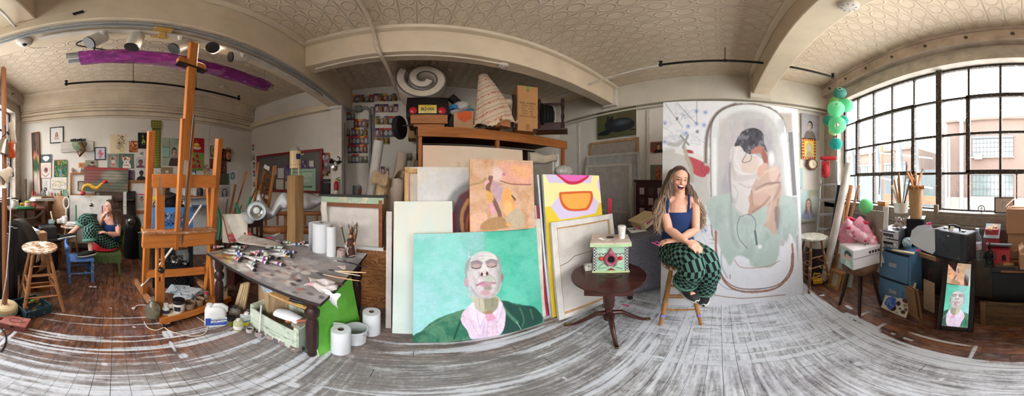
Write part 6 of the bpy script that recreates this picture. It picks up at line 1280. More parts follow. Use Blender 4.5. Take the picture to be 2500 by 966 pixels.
for i,(c1,c2)in enumerate((('#8a3a34','#c9b0a4'),('#3a5a78','#c0c4c0'),('#b0944a','#8a5a40'),('#4a6a50','#c9a8a4'),('#4a3530','#a08a74'),('#a8687a','#d3cfca'))):
 t=tg_('toy_packet','x','toy packet');a=Art(U,9,16,c1);a.poly([(0,0),(100,0),(100,22),(0,22)],['#d9b83a','#c8342c','#2a3f7a','#d8d2c4','#c02f2f','#3a2a5a'][i],sm=False);rd_(a,[c2,'#2a2422',c1],9,i,(8,20),30,95)
 cv_('card',None,None,a,.095,.18,.004,parent=t,bmp=0);MB().sph((0,-.01,.078),(.032,.024,.056),8).bd('blister',qs(c2,[c1,'#d8d4cc','#3a3230'],.12,45),t);kinds.append(t)
np_=0
def packets(wall,rows,lab,grp):
 global np_
 for(y,px,n,dx)in rows:
  for k in range(n):
   M,p=wall_frame(wall,px+dx*k,y,.012);M=M@RO(random.uniform(-.04,.04),4,'Y')
   if wall=='P':M=M@Matrix.Scale(.9,4)
   i=np_ if np_<6 else random.randrange(6);kd=kinds[i]
   if kd['label']=='x':kd.matrix_basis=M;kd['label']=lab;kd['group']=grp
   else:dup(kd,M,label=lab,group=grp)
   np_+=1
packets('B',[(250,861,5,11.5),(247,918,5,11.5),(274,921,2,11),(274,943,3,11.5),(304,922,5,11),(334,921,6,11),(352,924,3,11)],'carded toy pinned in rows on the back wall under the dark ceiling','toy packets right of the conduit')
packets('B',[(293,852,2,9),(311,869,3,10),(313,894,1,9),(333,850,1,9),(332,863,4,10),(353,856,5,9.5),(374,854,5,9.5),(398,855,3,8.5),(398,881,2,12)],'carded toy on the back wall between the white column and the conduit','toy packets left of the conduit')
packets('P',[(393,790,3,9),(410,788,3,9),(430,788,2,9),(423,803,2,8)],'carded toy hanging right of the red-framed notice board','toy packets by the notice board')
for k,(x,y)in enumerate(((607,372),(614,366),(608,392),(615,390),(607,412),(616,410),(607,432),(616,430),(608,452),(616,455))):M,p=wall_frame('P',x+4,y,.012);dup(kinds[k%6],M@Matrix.Scale(.8,4),label='carded toy hanging in the narrow column at the back left corner',group='toy packets at the room corner')
packets('B',[(429,935,2,8),(392,1000,1,8)],'carded toy low on the back wall among the paper rolls','toy packets by the rolls')
pln('conduit',[PYW(834,235,3.2),PYW(845,268,3.25),PYW(870,268,YB2-.1),PYW(892,262,YB2-.1),PYW(903,272,YB2-.1),PYW(903,300,YB2-.1),PYW(903,500,YB2-.1)],.022,GRY,'grey conduit bending down the back wall beside the toy packets')
q=PYW(875,266,YB2-.06);tag(MB().box((0,0,0),(.13,.1,.12)).bd('junction_box',qp('#7d8480',.5,.3),M=TR(q),bevel=.006),'grey square junction box at the conduit bend','junction box')
tag(MB().box((0,0,.1),(.07,.07,.18)).cyl((-.015,0,.02),(-.015,0,-1.4),.013).cyl((.015,0,.02),(.015,0,-1.4),.013).bd('switch_box',GRY,M=TR(PYW(909,282,YB2-.05)),bevel=.004),'narrow metal switch box with twin pipes right of the conduit','switch')
pln('black_pipe',[PYW(840,300,3.3),PYW(840,520,3.3)],.02,qp('#6f6a66',.5),'grey pipe running down beside the white column',sm=False)
t=tg_('fire_extinguisher','small red fire extinguisher hanging on the white column','fire extinguisher',PYW(821,478,3.08),fc_(PYW(821,478,3.08)));r=.042;MB().lt([(0,0),(r*.9,0),(r,.01),(r,.21),(r*.6,.25),(.015,.26),(0,.26)],20).bd('cylinder',qp('#b3202a',.3),t);MB().lt([(r*1.01,.03),(r*1.01,.1)],20).bd('label_band',qs('#d8d3cc',['#8a8f9a'],.5,40),t)
MB().lt([(0,.255),(.02,.255),(.02,.28),(.012,.3),(0,.3)],12).bd('valve',qp('#d0b32c',.4),t);MB().bar((-.01,0,.3),(.06,0,.33),.02,.01).tube([(.02,0,.29),(.06,-.01,.28),(.06,-.02,.23)],.007,6).bd('lever',qp('#2a2725',.4),t)
def dish(label,c,ax,r,cord=True):
 ax=V(ax).normalized();q=ax.to_track_quat('Z','Y').to_matrix().to_4x4();t=tg_('clamp_lamp',label,'lamp',M=TN(c)@q);MS=qm('#b9bcbc',.22)
 MB().lt([(.03,-r*.75),(.034,-r*.7),(r*.55,-r*.5),(r*.9,-r*.12),(r,0),(r*1.03,.004),(r*1.0,.008),(r*.88,-r*.1),(r*.5,-r*.45),(0,-r*.6)],30).bd('reflector',MS,t);MB().lt([(0,-r*.58),(.03,-r*.55),(.034,-r*.36),(.02,-r*.25),(0,-r*.22)],16).bd('bulb',qp('#d9dcd8',.15),t)
 MB().lt([(0,-r*.7),(.03,-r*.7),(.028,-r*1.15),(.02,-r*1.4),(0,-r*1.4)],14).tube([(0,.02,-r*1.2),(.03,.06,-r*1.3),(.02,.1,-r*1.0)],.01,6).bd('socket',qp('#2a2826',.4),t);return t
dish('polished metal clamp lamp on the white column, mouth to the left',PD(814,402,3.0),(-.55,-.75,-.4),.105);q=PD(626,514,1.95);dish('large round metal clamp lamp facing the viewer above the towel-covered chair',q,EYE-q+V((0,0,-.15)),.098)
tag(MB().box((0,0,.11),(.14,.03,.22)).bd('grey_box',qp('#5d646a',.4),M=TR(PYW(870,480,YB2-.06))),'grey electrical panel low on the back wall','panel');tag(MB().box((0,0,0),(.2,.06,.05)).box((0,.02,-.2),(.18,.1,.3)).bd('black_gadget',qp('#232325',.4),M=TR(PYW(795,440,YB1-.08)),bevel=.006),'black boxy gadget beside the notice board','gadget')
c=PD(640,470,3.0);t=tg_('wooden_rack','upright slatted wooden rack leaning before the notice board','rack',M=frame(PD(640,520,3.0),(1,-.35,0),(.12,.1,1)));zz=.75
for x in(-.17,.17):MB().box((x,0,zz/2),(.045,.03,zz)).bd('rail',OAK,t,bevel=.003)
for k in range(6):MB().box((0,.0,.08+k*.125),(.32,.012,.07)).bd('slat',qw('#6a3f22','#4a2a16','x'),t,bevel=.002)
MB().box((-.05,-.02,zz-.03),(.2,.01,.06),(0,.2,0)).bd('paper_strip',qp('#c9d0d0'),t)
rs=RR_(2)
for k,(ax_,ay_,bx_,by_,d,r,col,lab)in enumerate(((550,590,603,418,2.75,.018,'#b9743c','thick orange-brown wooden pole leaning to the right corner'),(545,590,575,450,2.7,.02,'#8a5a34','brown board edge left of the thick pole'),(540,600,556,485,2.6,.008,'#4a4038','thin dark stick leaning behind the easel right post'),(555,600,590,500,2.65,.010,'#7d5c3c','thin brown stick crossing the green pole'),(565,590,625,460,2.9,.014,'#6d5c48','grey-brown lath leaning in the corner'),(585,570,612,480,2.5,.016,'#2a7a56','dark green metal pole in the corner'),(575,600,640,440,2.95,.012,'#c08a50','light brown batten leaning in the corner'),(610,590,632,395,3.1,.018,'#c98a4a','orange upright batten beside the rack'),(630,560,655,420,3.05,.012,'#b07a44','second upright batten beside the rack'))):
 A,B=PD(ax_,ay_,d),PD(bx_,by_,d+.06);A=A-(B-A)*((A.z-.02)/(B-A).z);tag(MB().bar(A,B,r*2,r*1.2).bd('stick',qw(col,'#4a3322','z',16,.7)if'7a56' not in col else qp(col,.4)),lab,'stick')
P=[PD(x,y,2.15)for x,y in((528,500),(532,512),(537,530),(537,560),(533,585))];tag(MB().tube(sp_([tuple(p)for p in P],4,False),.017,8).bd('garden_hose',qp('#1f7a52',.4)),'dark green curved tube hanging right of the easel','hose');P=[PD(x,y,2.3)for x,y in((575,495),(582,512),(587,525),(584,535))];tag(MB().tube(sp_([tuple(p)for p in P],4,False),.017,8).bd('garden_hose',qp('#1f7a52',.4)),'short green tube handle beside the clamp lamp','hose')
c=PD(580,600,2.34);t=tg_('black_chair','dark spindle-back chair covered by the embroidered towel','chair',(c.x,c.y,0),fc_(c)+.25);zt=zat(535,2.12)
MB().box((0,0,.44),(.42,.4,.03)).bd('seat',DW,t,bevel=.008);MB().box((0.02,-.2,zt-.06),(.42,.025,.10)).bd('top_rail',DW,t,bevel=.01)
for x in(-.19,.23):MB().bar((x,-.2,0),(x,-.2,zt),.03,.03).bar((x*.9,.2,0),(x*.9,.2,.44),.03,.03).bd('leg',DW,t)
for k in range(6):MB().cyl((-.1+k*.055,-.2,.45),(-.1+k*.055,-.2,zt-.1),.010,n=8).bd('spindle',DW,t)
a=Art([(890,560),(1140,600),(1070,790),(900,790)],60,60,'#d6cfbf');a.line([(893,570),(915,640),(950,790)],9,'#a8323c');a.line([(1140,605),(1075,780)],10,'#a8323c');rd_(a,['#d0405a','#c23a50','#e2788c'],14,3,(8,18),720,780,950,1005);rd_(a,['#3f5fb0','#5a7fc4'],10,4,(6,12),665,700,985,1035);rd_(a,['#4f7a48','#d8b040'],14,5,(4,9),660,740,950,1040)
xl,xr=(540-585)/F*1.9,(608-585)/F*1.9;zz0,zz1=zat(600,1.95),zat(528,1.95)
o=cv_('tea_towel','white embroidered tea towel with red border draped over the dark chair back','towel',a,xr-xl,zz1-zz0,.012,M=TR((PD(574,500,2.08).x,PD(574,500,2.08).y,zz0),fc_(c)+.1),bmp=.3)
for v_ in o.data.vertices:v_.co.y+=.022*Sn(v_.co.x*26+v_.co.z*9)+.02*(v_.co.z/(zz1-zz0))
tag(MB().sph((0,0,.06),(.10,.07,.07),12).sph((.06,.02,.05),(.06,.05,.05),10).bd('plastic_bag',qp('#b9bec2',.25,bmp=.6,var=.25),M=TR(PD(598,545,2.15))),'crumpled clear plastic bag on the dark chair behind the towel','bag')
tag(MB().surf(lambda u,v:V((.10*Cs(2*PI*v)*(1-.3*u),.08*Sn(2*PI*v),.34*u+.02*Sn(6*v))),8,16,cv=True).bd('white_sack',qp('#cfcdc8',.6,bmp=.5),M=TR((PD(535,640,1.98).x,PD(535,640,1.98).y,.24))),'white sack hanging below the table left end','sack')
BC=qw('#a8683c','#7a4424','x')
for px,w_,lab in((668,.36,'brown wooden chair with curved back left of the timber post'),(764,.36,'brown wooden chair right of the timber post')):
 c=PD(px,560,2.45);t=tg_('wooden_chair',lab,'chair',(c.x,c.y,0),fc_(c));MB().box((0,.15,.46),(w_,.42,.04)).bd('seat',BC,t,bevel=.01);zc=zat(548,2.45);zd=zat(528,2.45)
 MB().surf(lambda u,v:V((w_*(u-.5),-.05-.05*Sn(PI*u),zc-.10+.10*v)),10,3).bd('back_rail',BC,t,sd_=.025);MB().surf(lambda u,v:V((w_*(u-.5),-.03,zd+.02+.05*v)),6,3).bd('top_rail',BC,t,sd_=.025)
 for x in(-w_/2+.03,w_/2-.03):MB().bar((x,0,0),(x,0,zd+.04),.035,.03).bar((x,.33,0),(x,.33,.45),.035,.035).bd('leg',BC,t)
 for x in(-.1,.05):MB().cyl((x,-.03,zc),(x,-.03,zd+.03),.014,n=8).bd('spindle',BC,t)
top=[(598,505),(618,512),(632,470),(645,492),(660,508),(672,490),(688,470),(705,472),(722,478),(742,470),(760,474),(778,480),(798,474)];bot=[(598,520),(618,540),(640,538),(655,536),(668,530),(680,520),(690,508),(705,508),(722,506),(745,512),(762,510),(778,500),(798,486)]
S1=sp_(top,5,False);S2=sp_(bot,5,False)
def sh(u,v):i=u*(len(S1)-1);k=min(int(i),len(S1)-2);f=i-k;q=lambda S:(S[k][0]*(1-f)+S[k+1][0]*f,S[k][1]*(1-f)+S[k+1][1]*f);A,B=q(S1),q(S2);return PD(A[0]*(1-v)+B[0]*v,A[1]*(1-v)+B[1]*v,2.42+.10*Sn(u*31)*v-.12*Sn(PI*v)+.3*(1-v)**3)
tag(MB().surf(sh,80,14).bd('white_sheet',qc('#d3d5d8',.9,60,.1,.04),sd_=.004),'white dust sheet draped in swags over the furniture behind the table','sheet')
def rl(label,b_,t_,d,r,col,inner='#8a7d70'):
 A,B=PD(b_[0],b_[1],d),PD(t_[0],t_[1],d+.02);A=A-(B-A)*((A.z-.03)/(B-A).z);t=tg_('canvas_roll',label,'roll',(0,0,0));q=(B-A);M=TN(A)@q.to_track_quat('Z','Y').to_matrix().to_4x4();L=q.length
 MB().lt([(0,0),(r,0),(r,L*.5),(r,L),(r*.8,L),(r*.78,L-.08),(0,L-.08)],22).bd('roll',qp(col,.7,var=.07),t,M=M);return t
rl('long white paper roll leaning against the back wall',(893,560),(925,345),2.78,.075,'#d3cfca');rl('tan kraft paper roll low behind the canvas back',(925,520),(938,438),2.5,.09,'#c9ab7c');rl('grey-beige canvas roll leaning right',(965,470),(984,375),3.0,.088,'#b9a893');rl('pale beige canvas roll standing in front of the leaning one',(965,520),(972,437),2.48,.095,'#c4b2a2');rl('thin brown tube beside the shelf post',(1004,430),(1010,388),2.9,.028,'#8f7660');rl('narrow dark red tube behind the white roll',(872,510),(879,460),2.7,.022,'#7d3a2c');rl('short cream roll at the foot of the kraft roll',(925,510),(931,470),2.28,.045,'#c9b494')
tag(MB().surf(lambda u,v:PD(945+45*u-6*v,432+18*v-16*u+6*Sn(7*u),2.42+.1*v+.03*Sn(9*u)),14,6).bd('canvas_scrap',qc('#c2ad92'),sd_=.01),'loose canvas flap folded over the rolls','canvas scrap');tag(MB().surf(lambda u,v:V((.2*(u-.5),-.03*Sn(9*u+4*v),.16*(v-.5)+.03*Sn(7*u))),10,6).bd('crumpled_canvas',qc('#c4ab88',bmp=.6),M=TR(PD(928,436,2.36)),sd_=.008),'crumpled tan canvas bunched on the kraft roll','canvas scrap')
YS=2.45;ZS=2.11;XE=PYW(1383,345,YS).x;SW=qw('#b5713a','#8a4f24','x',8,.5);SWZ=qw('#b5713a','#8a4f24','z',8,.5)
t=tg_('storage_shelf','big rough timber storage shelf along the back wall','shelf',(0,0,0));x0_=PYW(1020,320,YS).x
MB().box(((x0_+XE)/2,YS+.5,ZS-.012),(XE-x0_,1.0,.024)).bd('top_board',qw('#6d3f26','#4a2818','x'),t);MB().box(((x0_+XE)/2,YS,ZS-.07),(XE-x0_,.04,.14)).bd('front_rail',SW,t,bevel=.004)
MB().box(((x0_+XE)/2,YS+.5,1.2),(XE-x0_,.95,.03)).bd('lower_board',qw('#5a3522','#3a2014','x'),t);MB().box(((x0_+XE)/2,YS+.98,1.05),(XE-x0_,.02,2.0)).bd('back_panel',qp('#33221a',.7),t)
for x in(x0_+.03,PYW(1216,350,YS).x,XE-.06):
 for y in(YS+.03,YS+.9):MB().box((x,y,(ZS-.14)/2),(.05,.06,ZS-.14)).bd('post',SWZ,t,bevel=.003)
MB().box((x0_-.01,YS+.45,ZS-.19),(.02,.8,.34)).bd('end_board',qw('#4a2a1a','#2f1a10','y'),t)
dC=2.62;A=PYW(993,300,YS+.1);W_=.57;t=tg_('soapbox_car','black home-made soapbox car with red tail lights and a yellow plate on the shelf','soapbox car',(A.x+W_/2-.01,YS+.08,ZS),-.05);KS=qp('#221d1f',.45,var=.2);zk=.56
MB().prism([(0,.16),(0,.30),(.12,.52),(.8,.56),(.8,.12)],-W_/2,W_/2,'x').bd('body',KS,t,bevel=.01);MB().box((.02,.0,.13),(W_*.86,.02,.13)).box((.02,.02,.04),(W_*.72,.04,.035)).bd('plywood_bumper',qw('#b5794a','#8f5a30','x'),t,bevel=.004);MB().box((0,.4,.09),(W_*.7,.7,.08)).bd('chassis',KS,t)
def slope(z):return .12*(z-.30)/.22 if z>.3 else 0
for x in(-.19,.19):MB().lt([(0,0),(.05,0),(.052,.008),(.03,.02),(0,.022)],22,M=TN((x,slope(.30)-.006,.255))@RX).bd('tail_light',qp('#b81f2c',.25),t);
pl_a=Art(U,60,30,'#dcc04a');pl_a.grad('#d8b63a','#e6d890',0,0,0,100);pt=cv_('licence_plate',None,None,pl_a,.24,.125,.006,TR((.0,-.006,.215),0,-.0),parent=t,bmp=0)
tx_('862•IAN',.062,qp('#1c1c20',.5),TN((0,-.0045,.04))@RX@Matrix.Diagonal((.8,1.1,1,1)),pt,bold=.0012);tx_('New Jersey',.018,qp('#2a2a30',.5),TN((0,-.0045,.103))@RX,pt);tx_('Garden State',.016,qp('#2a2a30',.5),TN((0,-.0045,.012))@RX,pt)
RB=qp('#1c1c1e',.7)
for x,y,z,r in((-W_/2-.09,.05,.03,.17),(W_/2+.05,.16,.13,.13)):
 MX=TN((x,y,z))@RO(PI/2,4,'Y')@RO(.35 if x<0 else .2,4,'X');w=MB().lt([(r*.62,-.035),(r*.9,-.04),(r,-.02),(r,.02),(r*.9,.04),(r*.62,.035)],26,M=MX).bd('tyre',RB,t);MB().lt([(0,-.02),(r*.3,-.03),(r*.62,-.025),(r*.62,.025),(0,.025)],18,M=MX).bd('hub',qp('#6d6a66',.5,.4),w)
MB().cyl((-W_/2-.09,.05,.05),(W_/2+.05,.16,.12),.012).bd('axle',qp('#4a4846',.4,.6),t)
c=PD(1034,214,2.98);t=tg_('rolled_mattress','rolled cream futon mattress with grey piping above the soapbox car','mattress',c,fc_(c)*.4);th=.145
def spi(a):r=.105+.052*a;return r,a
def mat(u,v):a=1.0+u*9.6;r=.045+.028*a;q=2*PI*v;ee=lambda x:math.copysign(abs(x)**.55,x);rr=r+.089*ee(Cs(q));return V((rr*Cs(-a+.6),.34*ee(Sn(q))*1.0,rr*Sn(-a+.6)*.95))
MB().surf(mat,110,20,cv=True).bd('mattress',qc('#d5c8b6',.9,50,.1,.06),t)
for s in(1,-1):MB().tube([V(((.045+.028*a+s*.06)*Cs(.6-a),-.325,(.045+.028*a+s*.06)*Sn(.6-a)*.95))for a in ls_(1,10.6,80)],.012,6).bd('piping',qc('#6d6a6a'),t)
tag(MB().box((0,0,.22),(.4,.3,.44)).bd('cardboard_carton',qp('#a88258',.8),M=TR((c.x-.05,c.y+.33,ZS)),bevel=.004),'tan carton under the rolled mattress behind the soapbox car','carton')
def sput(px,d,z=ZS):p=PD(px,300,d);return V((p.x,p.y,z))
q=sput(1128,2.62);tag(MB().sph((-.02,.1,.34),(.17,.2,.11),14,rot=(0,-.5,0)).bd('plastic_bundle',qp('#b9b4ae',.2,var=.35,bmp=.8,scale=5),M=TR(q)),'clear plastic wrapped bundle behind the toy box on the shelf','bundle');tag(MB().box((.0,.2,.47),(.34,.1,.10),(0,.75,0)).bd('black_case',qp('#161517',.4),M=TR(q)),'black elongated case leaning by the mattress','case')
t=tg_('orange_carton','tan carton with an orange shield print, right of the soapbox car','carton',q,fc_(q)*.5);MB().box((.02,.1,.14),(.27,.25,.28)).bd('body',qp('#b08a68',.8),t,bevel=.004);MB().prism([(-.08,.27),(.13,.27),(.12,.16),(.03,.10),(-.06,.16)],-.028,-.024,'y').bd('orange_shield',qp('#cc5a2c',.7),t)
tag(MB().box((.0,.08,.31),(.34,.26,.06)).bd('toy_carton',qs('#2f6fa8',['#d8c23a','#d8dcd8','#2f8a4a'],.4,9),M=TR(q,.35),bevel=.004),'flat colourful toy box on the orange-printed carton','box')
c=sput(1203,2.62);t=tg_('draped_object','tall object under a cream cloth with red woven stripes on the shelf','draped cloth',c,fc_(c))
m,nt,bs=nodes('red_striped_cloth');v=cr_(nt,rot=(0,.45,0));xyz=N(nt,'ShaderNodeSeparateXYZ');nt.links.new(v,xyz.inputs[0]);zz=mth(nt,'FRACT',mth(nt,'DIVIDE',mth(nt,'ADD',xyz.outputs[2],5),.135));k1=mth(nt,'MULTIPLY',mth(nt,'GREATER_THAN',zz,.42),mth(nt,'LESS_THAN',zz,.66));k1=mth(nt,'MULTIPLY',k1,ramp(nt,nz_(nt,v,55,2,.5),[(.47,(0,0,0)),(.53,(1,1,1))]));k2=mth(nt,'MULTIPLY',mth(nt,'GREATER_THAN',zz,.9),.5);nt.links.new(mixc(nt,k2,mixc(nt,mth(nt,'MULTIPLY',k1,.85),lin('#cdb9a0'),lin('#b0483a')),lin('#8a6a54')),bs.inputs['Base Color']);bs.inputs['Roughness'].default_value=.9
hD=.86
def drape(u,v):
 a=2*PI*v;z=1-u;w=(.06+.24*u**.9)*(1+.06*Sn(9*a)*u);k=.13*u-.17*(1-u)*0
 top=-.13+.17*u;return V((top+w*Cs(a),.02+w*.75*Sn(a),hD*(z**.9)+.03*Sn(5*a+1)*u*u+.03*(1 if u>.02 else 1.3)+.09*u*max(0,Cs(a))))
MB().surf(drape,26,48,cv=True).sph((-.13,.02,hD+.02),(.075,.06,.05),14).bd('cloth',m,t);rs=RR_(1);b=MB()
for k in range(40):a=2*PI*k/40;p=drape(1,k/40);b.sph(p,(.02,.02,.014),6)
b.bd('ruffle',m,t);MB().sph((.20,0,.42),(.08,.05,.06),10).bd('knot',m,t);MB().box((0,0,.2),(.2,.2,.4)).bd('core',qp('#4a3a30'),t)
c=sput(1281,2.85);t=tg_('cardboard_carton','tall brown cardboard carton with printed black text and green tape on the shelf','carton',c,fc_(c)+.28);CB=qp('#b58658',.8,var=.06);hC=zat(214,2.75)-ZS;MB().box((0,0,hC/2),(.3,.32,hC)).bd('body',CB,t,bevel=.005);MB().box((0,-.161,hC-.05),(.04,.004,.10)).bd('tape',qp('#9a6d42',.4),t);MB().box((0,-.161,.06),(.06,.004,.09)).bd('tape',qp('#9a6d42',.4),t);MB().box((0,-.162,hC-.03),(.035,.004,.05)).bd('green_tape',qp('#4fae4a',.5),t)
for k,s in enumerate(('WELL ALAMEX','TOYS  ASST','QTY   12 PCS','N W     8.0','G W     9.5','MADE IN CHINA')):tx_(s,.036 if k else .042,qp('#3a2c22',.7),TN((0,-.161,hC*.58-.042*k))@RX@Matrix.Diagonal((.9,1,1,1)),t)
c=sput(1345,2.78);t=tg_('dark_chair','dark turned-post chair lying with black bags at the shelf right end','chair',c,fc_(c)-.1);h=.5
for x in(-.17,.17):MB().lt([(0,0),(.028,0),(.03,.12),(.018,.17),(.027,.25),(.016,.32),(.026,.40),(.02,.47),(.028,.5),(.02,.54),(0,.56)],12,c=(x,0,0)).bd('post',DW,t)
MB().box((0,0,.08),(.34,.03,.15)).bd('rail',DW,t,bevel=.004);MB().box((0,0,.46),(.32,.02,.03)).bd('rail',DW,t,bevel=.004);MB().box((.0,.0,.015),(.48,.3,.02)).bd('base_board',DW,t)
for k in range(4):tag(MB().sph((0,0,.26),(.04,.09,.2),10).bd('black_bag',LB,M=TR(c+V((-.09+.055*k,.1,.03)))),'black bag number %s from the left between the dark chair posts'%['one','two','three','four'][k],'bag')
tag(MB().box((0,0,.05),(.16,.12,.1)).bd('small_carton',qp('#a86f44',.8),M=TR(sput(1228,2.5),.2),bevel=.003),'small brown carton before the draped object','carton');tag(MB().tube([V((.0,0,0)),V((-.01,0,.2)),V((.0,0,.4)),V((-.01,0,.5))],[.02,.03,.025,.03],10).bd('carved_post',DW,M=TR(sput(1256,2.55))),'dark carved wooden leg standing left of the tall carton','leg post')
def mapc(x0,y0,s):return lambda*p:[(x0+a/s,y0+b/s)for a,b in p]
MP,WP_,HP=lean((1008,835),(1327,787),(1009,570),6)
a=artm(MP,WP_,HP,330,280,'#7fc4bb',990,540,3.117);a.bl_(['#9cc7cc','#6fc0b0','#8fd0c8','#a4ccd4'],170,3,.42,.62,.55)
a.poly([(597,60),(1000,40),(1070,780),(700,780),(640,560),(597,240)],'#4fb89c',soft=10,sm=False,a=.85);a.bl_(['#6cc8ae','#3fa98e'],90,9,.5,.68,.5,mask=(a.X>600).astype(float));a.poly([(420,80),(597,60),(597,230),(470,240)],'#7ab8ac',soft=14,a=.5)
a.poly([(60,930),(140,820),(260,730),(480,660),(700,600),(860,630),(960,660),(1040,760),(1060,930)],'#2f6a54',wob=6);a.bl_(['#3f7d62','#1f4f40','#5a8a6a'],70,5,.48,.66,.6,mask=((a.Y>640-.02*a.X)&(fbm(a.X,a.Y,60,1)>-1)&(a.C[...,1]<.2)).astype(float))
a.poly([(720,605),(860,640),(980,650),(1045,760),(850,830),(740,850),(760,700)],'#23493f',soft=5);a.line([(720,610),(770,690),(850,770)],22,'#4f7d66',soft=6);a.line([(845,765),(880,820)],4,'#a9c9ba');a.line([(140,830),(300,740),(480,665)],12,'#5a8468',soft=5,a=.8);a.line([(480,700),(420,760),(370,890)],14,'#1d4438',soft=6)
a.poly([(490,640),(420,740),(470,830),(520,900),(720,860),(762,720),(740,640),(690,600)],'#d7c3d2');a.bl_(['#e4d6e2','#c9a8bf','#cfc0da'],40,7,.5,.66,.6,mask=((a.X>430)&(a.X<765)&(a.Y>640)&(a.C[...,0]>.4)).astype(float))
a.poly([(520,560),(700,570),(715,640),(640,715),(560,680),(515,640)],'#b9b5a0');a.poly([(600,580),(700,580),(700,660),(640,712),(610,660)],'#8f8f78',soft=8);a.ell(640,695,50,14,'#a07a66',soft=6)
a.poly([(515,615),(480,680),(560,800),(610,715),(540,680)],'#dccfe0');a.poly([(715,605),(740,640),(700,770),(660,705),(700,660)],'#d8cbdc');a.line([(545,690),(565,800),(605,720)],3,'#9f86a0');a.line([(668,710),(700,768),(742,650)],3,'#9f86a0');a.line([(632,730),(618,870)],4,'#c490ac');a.poly([(610,715),(660,705),(690,740),(625,760)],'#cf9ab0',soft=5)
for y in(745,800,850):a.ell(640-(y-745)*.1,y,4,4,'#a5829a')
a.poly([(455,330),(470,300),(520,255),(600,235),(690,262),(718,300),(722,400),(730,440),(720,500),(690,560),(620,582),(540,575),(500,530),(478,470),(462,400)],'#9aa29c',soft=4);a.ell(462,465,18,38,'#b99aa2',rot=-.15);a.ell(733,425,12,34,'#8a6a68')
a.poly([(478,330),(510,262),(600,226),(680,258),(706,320),(722,430),(724,500),(690,555),(640,585),(560,578),(510,545),(482,480),(470,400)],'#c7c3c4',soft=3);a.bl_(['#d8d5d2','#b9b3bb','#cdbcc0','#b3bab0'],48,15,.5,.64,.5,mask=((a.X>475)&(a.X<722)&(a.Y>232)&(a.Y<580)&(a.C.mean(-1)>.4)).astype(float))
a.poly([(690,270),(722,340),(728,480),(690,555),(660,560),(690,460),(680,360)],'#9fa39a',soft=12,a=.7);a.poly([(600,240),(680,258),(690,300),(610,300)],'#d9d7d0',soft=10,a=.7)
for s,cx,cy in((-1,540,338),(1,655,328)):
 a.ell(cx,cy-8,46,30,'#7d6a72',soft=8,a=.8);a.ell(cx,cy+4,32,19,'#b59a98',soft=4);a.line([(cx-36,cy+12),(cx,cy+22),(cx+36,cy+8)],7,'#4a3a40',soft=2);a.line([(cx-42,cy-22+s*2),(cx,cy-38),(cx+44,cy-22-s*2)],8,'#7a6e72',soft=4)
a.poly([(585,330),(610,325),(630,385),(600,415),(570,400)],'#d6cfca',soft=6);a.ell(581,402,10,15,'#4f1f24',rot=.2);a.ell(620,396,11,16,'#5a2428',rot=-.2);a.ell(600,384,14,18,'#cfc2bf',soft=4);a.line([(560,385),(566,412),(600,420),(636,408)],4,'#8d6a6c',soft=3)
a.line([(540,488),(575,468),(615,460),(650,462),(680,470)],12,'#b0758c',soft=3);a.line([(538,490),(580,474),(620,471),(682,470)],4,'#5a3640');a.poly([(560,478),(620,474),(665,472),(640,492),(590,496)],'#c08a9c',soft=3);a.poly([(595,500),(650,490),(655,520),(610,525)],'#7d7f6e',soft=8,a=.8);a.ell(610,545,42,22,'#b98a94',soft=8,a=.8);a.ell(640,440,40,26,'#a9b8a4',soft=9,a=.7);a.line([(495,370),(520,430),(535,520)],8,'#a59ea4',soft=5,a=.6)
for p in(((462,330),(456,380),(462,430)),((474,300),(466,350)),((492,280),(480,330),(476,380)),((706,290),(724,340),(726,390)),((694,262),(716,300))):a.line(p,11,'#8b938f',soft=4,a=.8)
for p,w_,c_,al in((((520,283),(580,262),(660,268)),4,'#a39ca0',.6),(((525,300),(590,282),(670,288)),4,'#a8a1a4',.6),(((566,412),(545,445),(536,480)),6,'#9a8c92',.7),(((636,408),(672,430),(690,470)),6,'#8f8488',.7),(((500,500),(540,560),(610,580),(680,555)),12,'#8f8a8a',.6),(((710,380),(715,460),(700,530)),14,'#85857f',.6),(((560,590),(566,660)),7,'#95917c',.7),(((610,592),(606,680)),9,'#7d7c66',.7),(((660,590),(664,650)),8,'#77765f',.7),(((598,300),(592,370)),7,'#dcd8d4',.6),(((640,350),(690,400)),12,'#b8b0b0',.5),(((505,390),(560,440)),16,'#d0cccc',.5)):a.line(p,w_,c_,soft=w_*.5,a=al)
for p in(((300,760),(380,740),(440,720)),((250,800),(300,850),(310,910)),((870,660),(900,740),(890,800)),((950,670),(970,740)),((180,840),(250,880))):a.line(p,10,'#5d8a70',soft=5,a=.55)
for p in(((480,740),(520,800),(560,870)),((700,700),(690,800),(700,850)),((600,760),(590,860)),((660,760),(665,860))):a.line(p,5,'#b294b0',soft=3,a=.6)
a.grain(.09,9);a.grain(.07,30,8,1,3)
cv_('portrait_painting','square teal portrait painting of a balding man with closed eyes, standing on the floor','painting',a,WP_,HP,.03,MP@TN((0,.015,0)))
ztop=(MP@V((0,0,HP))).z;MO,WO,HO=lean((1147,566),(1307,556),(1144,388),5,ztop+.002)
a=artm(MO,WO,HO,150,170,'#c39a76',970,340,3.219);a.bl_(['#d2a888','#b98a66','#c9a07c','#cfae96'],90,4,.45,.62,.7)
a.poly([(800,190),(1040,200),(1050,350),(900,345),(800,300)],'#d6a08a',soft=10);a.poly([(900,200),(1040,215),(1040,300),(930,290)],'#e0a878',soft=12,a=.8);a.line([(800,320),(900,350),(1050,355)],9,'#8a5a54');a.poly([(750,330),(830,380),(820,480),(760,470)],'#b898a4',soft=6);a.poly([(770,215),(830,260),(800,330),(750,300)],'#d5bcb4',soft=8);a.ell(838,275,16,14,'#c07a9a')
